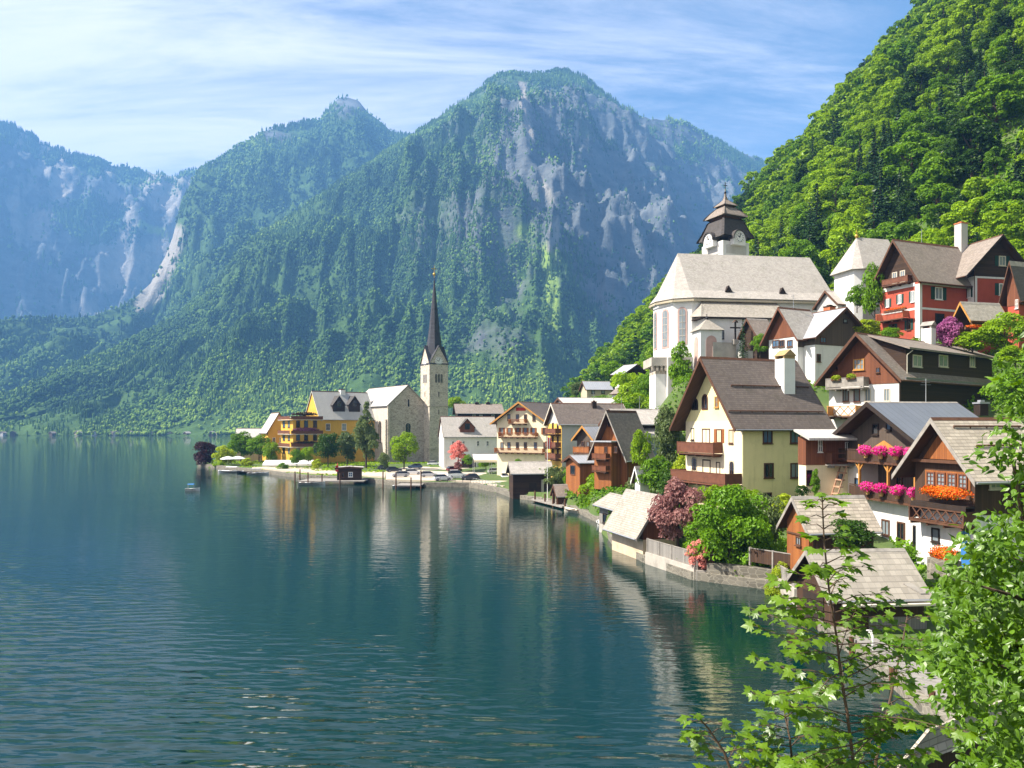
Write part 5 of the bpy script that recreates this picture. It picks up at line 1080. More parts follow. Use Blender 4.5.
a, z = rd.hit(909, 318, 'L'); c, _ = rd.hit(882, 320, 'L'); rd.balcony('L', a, c, z, 1.3, 1.1, BROWN, mat('salmon_red_boards', (0.42, 0.13, 0.06), (0.34, 0.10, 0.05), 'planks_v', w=.2), 'bar')
zg = rd.hit(900, 284, 'L')[1]; rd.balcony('L', 1.2, rd.d-1.2, zg, .9, .9, BROWN, RBROWN, 'board', o=.07); 
for t in (.4, .6): rd.win('L', 0, 0, 0, 0, 'pale', o=.07, box=(rd.d*t-.45, rd.d*t+.45, zg+.2, zg+1.9))
rd.chim(961, 222, rd.d*.5, 9, GREYW, 'box', depth=.6, capm=BRICK)
rw = House('wing', None, None, 974.5, 112.3, 12, None, 1017, 25.6, 262, 237, 'R', RED, 'brown2', eo=2.6, go=1.3, fascia=DBROWN, owner=rd, walls=False, d=8)
rw.body(-2, rw.h, RED, True, 'wing_wall'); zz = rw.hit(990, 277, 'R')[1]; rw.upper(zz, WOODD, 'wing_boarded_upper_wall', grow=.06); rw.band('R', zz-.25, zz+.02, 0, rw.w, WHITE, d=.09); rw.band('R', -1.5, zz-.26, 0, .4, WHITE, 'corner_band', d=.08); rw.band('R', -1.5, zz-.26, rw.w-.4, rw.w, WHITE, 'corner_band', d=.08); rw.band('L', -1.5, zz, -.08, 1.2, WHITE, 'corner_band', d=.05)
rw.win('R', 1002.5, 289.5, 7.5, 12, 'green'); rw.win('R', 1002, 261, 7, 10, 'greendark', o=.06); rw.win('L', 969.5, 292, 3, 11, 'green', o=.05)
b = MB(); b.cyl((-.1, -.12, rw.h), (-.1, -.12, 0), .05); rw.part(b, 'drainpipe', [BROWN])
pk = House('garden_porch', 'small wooden porch with a pale roof at the foot of the red house', 'porch', 972, 100, 14, 957, 1003, 26.2, 317, 302.5, 'L', WOODT, 'pale', eo=.5, go=.7, fascia=WOODY, walls=False)
b = MB()
for x in (0, pk.w*.5, pk.w-.2):
    for y in (0, pk.d-.2): b.box(x, x+.18, y, y+.18, -1.5, pk.h+.05)
b.box(.2, pk.w-.2, pk.d-.3, pk.d-.2, -1, pk.h); pk.part(b, 'post_frame', [BROWN]); b = MB(); b.box(0, pk.w, -.1, .05, -.5, .5); pk.part(b, 'parapet', [WOODY])
re = House('red_cottage', 'edge of a brick red cottage with a dark roof at the right border', 'house', 1019, 104, 20, None, 1060, 25.6, 283, 262, 'L', RED, 'dark', eo=.8, go=.8, d=1.6)
re.upper(re.h-3.0, WOODR); re.win('L', 1017, 304, 3, 9, 'white')

# ---------------------------------------------------------------- chapel with the pyramid roof
def chapel():
    Y = 126; o = empty('charnel_chapel', (GX(871, Y), Y, ZY(300, Y)), R(14), 'small pale chapel with a steep grey hipped roof and gold finial behind the red house', 'chapel')
    zh = ZY(268.5, Y)-o.location.z; za = ZY(237.5, Y+3)-o.location.z; b = MB(); b.extr([(-2.8, .6, -4), (-1.6, 0, -4), (5.5, 0, -4), (5.5, 6.2, -4), (-1.6, 6.2, -4), (-2.8, 5.6, -4)], (0, 0, zh+4)); b.build('wall', [WHITE], o)
    E = [(-3.5, .3, zh-.2), (-1.9, -.6, zh-.2), (6, -.6, zh-.2), (6, 6.8, zh-.2), (-1.9, 6.8, zh-.2), (-3.5, 5.9, zh-.2)]; b = MB(); b.v = E+[(-.3, 3.1, za), (6, 3.1, za)]; b.f = [[0, 1, 6], [1, 2, 7, 6], [2, 3, 7], [3, 4, 6, 7], [4, 5, 6], [5, 0, 6], [5, 4, 3, 2, 1, 0]]; b.m = [0]*7; b.build('roof', [RF('grey', 'x')], o)
    b = MB(); b.ball((-.3, 3.1, za+.2), .33); b.cyl((-.3, 3.1, za), (-.3, 3.1, za+1.2), .06); b.box(-.6, 0, 3.06, 3.14, za+.75, za+.85); b.build('finial', [GOLD], o)
    b = MB(); b.box(-.9, -.2, -.06, -.005, zh-3.2, zh-1.6); w = b.build('window', [PALE], o); b = MB(); b.box(-.8, -.3, -.08, -.061, zh-3.1, zh-1.7); b.build('pane', [GL_D], w)
chapel()

# ---------------------------------------------------------------- parish church on its terrace
def parish():
    Y = 138; H = House('parish_church', 'large white hilltop church with a huge grey shingle roof, side aisle and onion-tiered clock tower', 'church', 692, Y, 8, None, 836, 26.5, 297.5, 250, 'L', WHITE, roofon=False, walls=False, d=13.0)
    w, h = H.w, H.h; hr = ZY(254, Y+7)-H.zb; ap = [(0, 0), (-3.0, 1.7), (-4.6, 5.2), (-4.6, 8), (-2.9, 11.4), (0, 13)]
    b = MB(); pl = [(w, 0), (w, 13)]+ap[::-1]; b.extr([(x, y, -9) for x, y in pl], (0, 0, 9+h)); H.part(b, 'wall', [WHITE])
    b = MB(); e = .75; eave = [(w+.6, -e), (0.1, -e), (-3.3, 1.1), (-5.3, 4.9), (-5.3, 8.3), (-3.2, 12.0), (0.1, 13+e), (w+.6, 13+e)]
    R0, R1 = (-.3, 6.5, hr), (w-1.6, 6.5, hr); kf = .82; V = []
    E = [(x, y, h-.1) for x, y in eave]
    def md(pt, top, q=.26, lift=.14): return (pt[0]+(top[0]-pt[0])*q, pt[1]+(top[1]-pt[1])*q, pt[2]+(top[2]-pt[2])*(q-lift*.6))
    tops = [R1, R0, R0, R0, R0, R0, R0, R1]; M_ = [md(E[i], tops[i]) for i in range(8)]
    b.v = E+M_+[R0, R1]; n = 8
    for i in range(7): b.f.append([i, i+1, n+i+1, n+i]); b.m.append(0)
    b.f += [[8, 9, 16, 17], [9, 10, 16], [10, 11, 16], [11, 12, 16], [12, 13, 16], [13, 14, 16], [14, 15, 17, 16], [0, 8, 15, 7], [8, 17, 15], [0, 7, 6, 5, 4, 3, 2, 1]]; b.m += [0]*10
    H.part(b, 'roof', [RF('grey', 'x')])
    b = MB(); z = h-.25
    for i in range(6): p, q = Vector(eave[i]), Vector(eave[i+1]); d = (q-p).normalized()*.05; b.extr([(p.x, p.y, z-.1), (q.x, q.y, z-.1), (q.x*.985+w*.0, q.y, z-.45), (p.x, p.y, z-.45)], (0.02, .35, 0))
    H.part(b, 'cornice', [BEIGE])
    # tall marble-framed windows of the choir
    def obl(p, q, t, zw0, zw1, ww, out=.06):
        p, q = Vector((*p, 0)), Vector((*q, 0)); u = (q-p).normalized(); nn = Vector((u.y, -u.x, 0)); nn = -nn if nn.x > 0 and nn.y > 0 else nn
        c = p+(q-p)*t
        if nn.dot(c-Vector((3, 6.5, 0))) < 0: nn = -nn
        def shp(g, oo): return [c+nn*oo+u*a+Vector((0, 0, zz)) for a, zz in [(-ww/2-g, zw0-g), (ww/2+g, zw0-g)]+[((ww/2+g)*math.cos(s), zw1-ww/2+(ww/2+g)*math.sin(s)) for s in np.linspace(0, math.pi, 9)]]
        f = MB(); f.extr(shp(.28, .004), nn*.1); fo = H.part(f, 'window', [PINKST]); g = MB(); g.extr(shp(0, .11), nn*.03); H.part(g, 'pane', [GL_L], fo); k_ = MB()
        for zz in np.linspace(zw0, zw1, 6)[1:-1]: k_.bar(c+nn*.16-u*ww/2+Vector((0, 0, zz)), c+nn*.16+u*ww/2+Vector((0, 0, zz)), .06)
        k_.bar(c+nn*.16+Vector((0, 0, zw0)), c+nn*.16+Vector((0, 0, zw1)), .06); H.part(k_, 'glazing_bar', [PALE], fo)
    zw0, zw1 = ZY(345, Y)-H.zb, ZY(308, Y)-H.zb
    obl(ap[0], ap[1], .5, zw0+.5, zw1, 1.1); obl(ap[1], ap[2], .5, zw0, zw1, 1.2); obl(ap[2], ap[3], .5, zw0, zw1, 1.2)
    # side aisle with its own roof
    xa = GX(780, Y)-H.mat.translation.x; za1 = ZY(301, Y)-H.zb; za0 = ZY(316, Y-4)-H.zb
    b = MB(); b.box(.8, xa, -3.6, -.02, -6, za0+.2); H.part(b, 'aisle_wall', [WHITE])
    b = MB(); b.v = [(.0, -4.3, za0-.1), (xa+.8, -4.3, za0-.1), (xa+1.6, -.03, za1-1.0), (xa+.2, -.03, za1), (1.8, -.03, za1), (-.4, -.03, za0+.4), (1.2, -3.0, za0+.75), (xa+.9, -3.0, za0+.75)]
    b.f = [[0, 1, 7, 6], [6, 7, 3, 4], [0, 6, 4, 5], [1, 2, 3, 7], [0, 5, 4, 3, 2, 1]]; b.m = [0]*5; H.part(b, 'aisle_roof', [RF('pale', 'x')])
    b = MB(); b.box(-.1, xa+.6, -4.2, -.03, za0-.35, za0-.12); H.part(b, 'aisle_eave', [DBROWN])
    for x in (713,): H.win('R', x, 332, 5, 9, 'dark', arch=True, o=3.6) if False else None
    H.win('R', 721, 334, 4.5, 9, 'dark', arch=True, o=3.6)
    for (x, y) in ((729, 289), (783, 291)):
        c = H.hit(x, y, 'R', -.6); r = MB(); zz = c[1]; r.extr([(c[0]-.7, .6, zz-.5), (c[0]+.7, .6, zz-.5), (c[0], .6, zz+.7)], (0, 1.4, 0)); do = H.part(r, 'dormer', [DBROWN])
    # porch oratory
    xo0, xo1 = GX(692, Y-5)-H.mat.translation.x, GX(714, Y-5)-H.mat.translation.x; zo = ZY(331, Y-5)-H.zb; zp = ZY(319, Y-5)-H.zb; cx = (xo0+xo1)/2; hw = (xo1-xo0)/2
    b = MB(); b.box(xo0, xo1, -7.0, -7.0+2*hw, -4, zo); po = H.part(b, 'oratory', [WHITE]); b = MB(); cy = -7.0+hw
    b.rings([[(cx+sx*hw*q, cy+sy*hw*q, z) for sx, sy in ((-1, -1), (1, -1), (1, 1), (-1, 1))] for q, z in ((1.22, zo-.05), (.8, zo+(zp-zo)*.33), (.35, zo+(zp-zo)*.72), (.04, zp))]); H.part(b, 'oratory_roof', [RF('pale', 'xy')], po)
    b = MB(); b.ball((cx, cy, zp+.1), .3); b.cyl((cx, cy, zp), (cx, cy, zp+.9), .07); H.part(b, 'finial', [BLACKM], po)
    b = MB()
    pts = [(-hw*.5, -3), (hw*.5, -3)]+[(hw*.5*math.cos(s), zo-1.4+hw*.5*math.sin(s)-hw*.3) for s in np.linspace(0, math.pi, 9)]
    b.extr([(cx+a, -7.01, z) for a, z in pts], (0, -.05, 0)); b.extr([(xo0-.01, cy+a, z) for a, z in pts], (-.05, 0, 0)); H.part(b, 'niche', [PINKST], po)
    # clock tower with its tiers of roofs
    Yt = 156; T = House('tower', None, None, 723, Yt, 24, None, None, 26.5, 240, 239, 'R', WHITE, roofon=False, walls=False, w=6.8, d=6.8, owner=H)
    tw = 6.8; zt = ZY(240, Yt)-26.5; b = MB(); b.box(0, tw, 0, tw, 5, zt); T.part(b, 'tower_wall', [WHITE]); cx = cy = tw/2
    zz = lambda py: ZY(py, Yt+4)-26.5
    def sq(q, z, oct_=False):
        if oct_: return [(cx+q*math.cos(math.pi*(2*i+1)/8), cy+q*math.sin(math.pi*(2*i+1)/8), z) for i in range(8)]
        k = .35; pts = []
        for (sx, sy) in ((1, -1), (1, 1), (-1, 1), (-1, -1)): pts += [(cx+sx*q-(k*q*.3 if sx*sy > 0 else 0)*sx, cy+sy*q-(k*q*.3 if sx*sy < 0 else 0)*sy, z), (cx+sx*q-(k*q*.3 if sx*sy < 0 else 0)*sx, cy+sy*q-(k*q*.3 if sx*sy > 0 else 0)*sy, z)]
        return pts
    DK = mat('dark_shingle', (0.05, 0.043, 0.04), (0.085, 0.075, 0.07), 'shingle', w=.3, h=.22, rough=.75)
    prof = [(4.45, zz(240.5)), (4.3, zz(238.5)), (3.75, zz(233.5)), (3.3, zz(228)), (2.85, zz(222.5)), (2.6, zz(221))]
    b = MB(); b.rings([sq(q, z) for q, z in prof]); T.part(b, 'lower_tier_roof', [DK])
    b = MB(); b.rings([sq(2.45, zz(221.2)), sq(2.45, zz(217.5))]); T.part(b, 'lantern_drum', [BROWN])
    b = MB(); b.rings([sq(q, z) for q, z in ((3.45, zz(218.5)), (3.3, zz(217)), (2.5, zz(212.5)), (1.7, zz(209)), (1.5, zz(207.8)))]); T.part(b, 'middle_tier_roof', [RF('brown2', 'xy')])
    b = MB(); b.rings([sq(1.35, zz(208)), sq(1.35, zz(205.5))]); T.part(b, 'upper_drum', [BROWN])
    b = MB(); b.rings([sq(q, z) for q, z in ((1.95, zz(206.3)), (1.8, zz(205.3)), (1.0, zz(202)), (.45, zz(199.5)), (.22, zz(196)), (.05, zz(188)))]); T.part(b, 'top_roof', [RF('brown2', 'xy')])
    b = MB(); b.ball((cx, cy, zz(192)), .28); b.cyl((cx, cy, zz(190)), (cx, cy, zz(181.5)), .07); b.box(cx-.55, cx+.55, cy-.05, cy+.05, zz(185), zz(184.4)); T.part(b, 'finial_cross', [BLACKM])
    for face in 'RL':
        p = (lambda o, u, v: (tw/2+u, -o, v) if face == 'R' else (-o, tw/2+u, v)); zc = zz(241.8); r = 1.02
        g = MB(); g.extr([p(.02, a, z) for a, z in [(-1.55, zc-1.5), (1.55, zc-1.5)]+[(1.55*math.cos(s), zc-.3+1.75*math.sin(s)) for s in np.linspace(0, math.pi, 11)]], (0, -1.05, 0) if face == 'R' else (-1.05, 0, 0)); do = T.part(g, 'clock_dormer', [WHITE])
        a = MB(); n = 11; 
        for s0, s1 in zip(np.linspace(0, math.pi, n)[:-1], np.linspace(0, math.pi, n)[1:]):
            q = [p(-.5, 1.55*k*math.cos(s), zc-.3+1.75*k*math.sin(s)) for s, k in ((s0, 1.02), (s1, 1.02), (s1, 1.16), (s0, 1.16))]; a.extr(q, (0, -1.85, 0) if face == 'R' else (-1.85, 0, 0))
        T.part(a, 'dormer_hood', [DK], do)
        c = MB(); c.cyl(p(1.08, 0, zc), p(1.14, 0, zc), r, r, 20); co = T.part(c, 'clock_face', [WPAINT], do); k_ = MB()
        for i in range(12): t = i*math.pi/6; k_.bar(p(1.16, r*.7*math.sin(t), zc+r*.7*math.cos(t)), p(1.16, r*.95*math.sin(t), zc+r*.95*math.cos(t)), .1)
        k_.bar(p(1.18, 0, zc), p(1.18, -r*.45, zc+r*.3), .12); k_.bar(p(1.18, 0, zc), p(1.18, r*.1, zc+r*.8), .1); T.part(k_, 'clock_hand', [BLACKM], do)
        zq = zz(252); b = MB(); q = [p(.02, a_, z_) for a_, z_ in [(-2.6, zq-1), (2.6, zq-1), (2.6, zq+.7), (1.5, zq+1.0), (-1.5, zq+1.0), (-2.6, zq+.7)]]; b.extr(q, (0, -.05, 0) if face == 'R' else (-.05, 0, 0)); T.part(b, 'painted_panel', [GREYW])
parish()
# bastion and retaining walls under the church
def block(name, label, cat, pts, z0, z1, m, cap=None):
    b = MB(); b.extr([(x, y, z0) for x, y in pts], (0, 0, z1-z0)); o = b.build(name, [m]); tag(o, label, cat)
    return o
def bastion():
    Y = 136; x0, x1 = GX(651, Y), GX(672, Y); o = empty('bastion', ((x0+x1)/2, Y, 15), 0, 'tall white bastion with a corbelled parapet below the church choir', 'bastion'); L = o.location
    b = MB(); xa, xb = GX(655.5, Y)-L.x, GX(670, Y)-L.x; b.box(xa, xb, 0, 6, -3, ZY(374, Y)-L.z); b.build('wall', [CONC if False else WHITE], o)
    b = MB(); b.box(x0-L.x, x1-L.x+3, -.6, 8, ZY(366, Y)-L.z, ZY(357.5, Y)-L.z); b.build('parapet', [CONC], o)
    b = MB(); x = x0-L.x+.1
    while x < x1-L.x: b.box(x, x+.35, -.55, 0, ZY(371, Y)-L.z, ZY(366.1, Y)-L.z); x += .75
    b.box(xa, xb, .0, 6, ZY(374, Y)-L.z+.01, ZY(366.1, Y)-L.z); b.build('corbel', [STONE], o)
bastion()
Yw = 131
block('retaining_wall', 'sloping grey retaining wall of the churchyard steps below the hilltop church', 'wall', [(GX(713, Yw), Yw), (GX(738, Yw), Yw+1), (GX(738, Yw), Yw+3), (GX(713, Yw), Yw+3)], 16, ZY(342, Yw), CONC)
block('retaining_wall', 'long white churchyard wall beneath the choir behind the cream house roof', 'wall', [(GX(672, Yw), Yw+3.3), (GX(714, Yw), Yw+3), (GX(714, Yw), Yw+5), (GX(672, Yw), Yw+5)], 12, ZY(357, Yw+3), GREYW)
block('retaining_wall', 'grey terrace wall between the crucifix and the cross-gabled house', 'wall', [(GX(738, Yw), Yw-2), (GX(772, Yw), Yw-2), (GX(772, Yw), Yw), (GX(738, Yw), Yw)], 16, ZY(352, Yw), GREYW)
def crucifix():
    Y = 131.5; p = P(735.3, 341, Y); o = empty('crucifix', p, R(10), 'dark wayside crucifix standing against the church aisle wall', 'cross'); b = MB(); zt = ZY(322, Y)-p.z; b.box(-.13, .13, -.1, .1, 0, zt); b.box(-.95, -.135, -.09, .09, zt*.66, zt*.66+.24); b.box(.135, .95, -.09, .09, zt*.66, zt*.66+.24); b.build('cross_beam', [DBROWN], o)
    b = MB(); b.box(-.4, .4, -.35, .35, -.6, .25); b.build('plinth', [CONC], o); b = MB(); b.extr([(-.5, -.3, zt-.1), (0, -.3, zt+.35), (.5, -.3, zt-.1), (0, -.3, zt+.22)], (0, .6, 0)); b.build('cross_roof', [BROWN], o)
crucifix()
HU = House('lych_house', 'small dark gabled hut with a shingle roof beside the crucifix', 'hut', 757, 128, 20, None, 772, 23.0, 333, 319, 'L', WOODD, 'brown2', eo=.6, go=.6, d=4)
def aerial(H, fx, hgt=2.2):
    x, y = (H.w*fx, H.d/2) if H.gable == 'L' else (H.w/2, H.d*fx); z = H.hr+.2; b = MB(); b.cyl((x, y, z-.2), (x, y, z+hgt), .035, .03, 5)
    for i, q in enumerate((.75, .85, .95)): b.cyl((x-.5+.1*i, y, z+hgt*q), (x+.5-.1*i, y, z+hgt*q), .018, .018, 4)
    H.part(b, 'aerial', [STEEL])
for H, fx in ((k, .8), (n, .75), (o_, .6), (f1, .5), (rd, .4), (m_, .6), (bg, .6), (ci, .4), (f2, .6)): aerial(H, fx)
# ---------------------------------------------------------------- undergrowth on the slopes, grass and herbs between the houses
def undergrowth():
    rg = np.random.default_rng(5)
    def scatter(name, label, n, xr, yr, cond, fol, size, lift):
        x = rg.uniform(*xr, n); y = rg.uniform(*yr, n); z, hv = gz(x, y, True); ok = inside(x, y) & cond(x, y, hv, z); x, y, z = x[ok], y[ok], z[ok]
        C = np.stack([x, y, z+rg.uniform(0, 1, len(x))**1.5*lift], -1); N_ = rg.normal(size=(len(x), 3))*.6+np.array([-.3, -.3, .6]); N_ /= np.linalg.norm(N_, axis=1, keepdims=True)
        V, Fc = cards(C, N_, size, rg); tag(npmesh(name, V, Fc, fol), label, 'undergrowth', kind='stuff')
    scatter('undergrowth', 'low leafy undergrowth between the trees of the steep hillside', 150000, (20, 200), (85, 420), lambda x, y, h, z: (h > -1) & (512+F*x/y < 1080) & (512+F*x/y > 560), F_MID, .85, 2.6)
    scatter('ground_cover', 'herbs and garden plants covering the slopes between the houses', 60000, (8, 75), (50, 150), lambda x, y, h, z: (y < 150) & (h <= 0) & (512+F*x/y < 1060) & (fbm(x/5, y/5, 3, 3) > .42), F_MID, .34, .7)
    scatter('grass', 'short grass on the lakeside lawns near the point', 26000, (-115, 10), (150, 300), lambda x, y, h, z: (fbm(x/9, y/9, 8, 3) > .45) & ~((x > GX(384, 200)) & (y < 235) & (x > -46)) & (y+.62*x > 86), F_LIGHT, .5, .25)
    scatter('bank_weeds', 'weeds on the near lake bank below the viewpoint', 22000, (-5, 32), (3, 45), lambda x, y, h, z: (y > 3), F_MID, .22, .5)
undergrowth()

# ---------------------------------------------------------------- single trees and shrubs
PR = {'round': [(crown_mesh, dict(nclump=30, nleaf=3600, leaf=.042, rx=.40, z0=.10, shape='round'))], }
def proto(seed, fol, kind, **kk): kk.update({'cr': tuple(q*1.42 for q in kk.get('cr', (.10, .17)))} if kind != 'spruce' else {}); return tree_proto(seed, fol, kind, **kk)
PT = {'purple': proto(41, F_DPUR, 'dome', nclump=50, nleaf=4600, leaf=.045, rx=.42, z0=.02), 'yellow': proto(42, F_YEL, 'dome', nclump=26, nleaf=2600, leaf=.055, rx=.44, z0=.04),
      'bright': proto(43, F_LIGHT, 'round', nclump=30, nleaf=3600, leaf=.045, rx=.40, z0=.08), 'mid': proto(44, F_MID, 'round', nclump=30, nleaf=3400, leaf=.045, rx=.40, z0=.08),
      'dark': proto(45, F_DARK, 'round', nclump=26, nleaf=3000, leaf=.045, rx=.42, z0=.16), 'ball': proto(46, F_LIGHT, 'dome', nclump=44, nleaf=5200, leaf=.035, rx=.42, z0=.10, cr=(.08, .13)),
      'poplar': proto(47, F_OLIVE, 'column', nclump=40, nleaf=4600, leaf=.032, rx=.20, z0=.04, cr=(.06, .11)), 'larch': proto(48, F_OLIVE, 'cone', nclump=46, nleaf=5200, leaf=.028, rx=.26, z0=.07, cr=(.05, .10)),
      'cypress': proto(49, F_DARK, 'column', nclump=46, nleaf=5200, leaf=.028, rx=.15, z0=.0, cr=(.05, .08)), 'spruce': proto(50, F_CON, 'spruce', leaf=.035, tiers=22),
      'copper': proto(51, F_PUR, 'dome', nclump=56, nleaf=6500, leaf=.036, rx=.40, z0=.02, cr=(.08, .14)), 'pink': proto(52, F_PINK, 'dome', nclump=54, nleaf=4600, leaf=.042, rx=.44, z0=.04, cr=(.07, .12)),
      'big': proto(53, F_GREEN, 'dome', nclump=70, nleaf=11000, leaf=.026, rx=.46, z0=.0, cr=(.06, .12)), 'lilac': proto(54, F_LILAC, 'dome', nclump=50, nleaf=4600, leaf=.05, rx=.42, z0=.04),
      'olive': proto(55, F_OLIVE, 'round', nclump=30, nleaf=3000, leaf=.045, rx=.40, z0=.05), 'ivy': proto(56, F_MID, 'column', nclump=34, nleaf=4200, leaf=.036, rx=.24, z0=-.02, cr=(.07, .12))}
RX = {'purple': .42, 'yellow': .44, 'bright': .40, 'mid': .40, 'dark': .42, 'ball': .42, 'poplar': .2, 'larch': .26, 'cypress': .15, 'spruce': .19, 'copper': .44, 'pink': .44, 'big': .46, 'lilac': .42, 'olive': .4, 'ivy': .24}
def veg(px, pyb, pyt, wpx, Y, kind, name, label, cat='shrub', group=None, fol=None):
    h = (pyb-pyt)*Y/F; w = wpx*Y/F/(2*(RX[kind]+.09)); return put_tree(PT[kind], GX(px, Y), Y, ZY(pyb, Y), h, w, name, label, cat, group, fol)
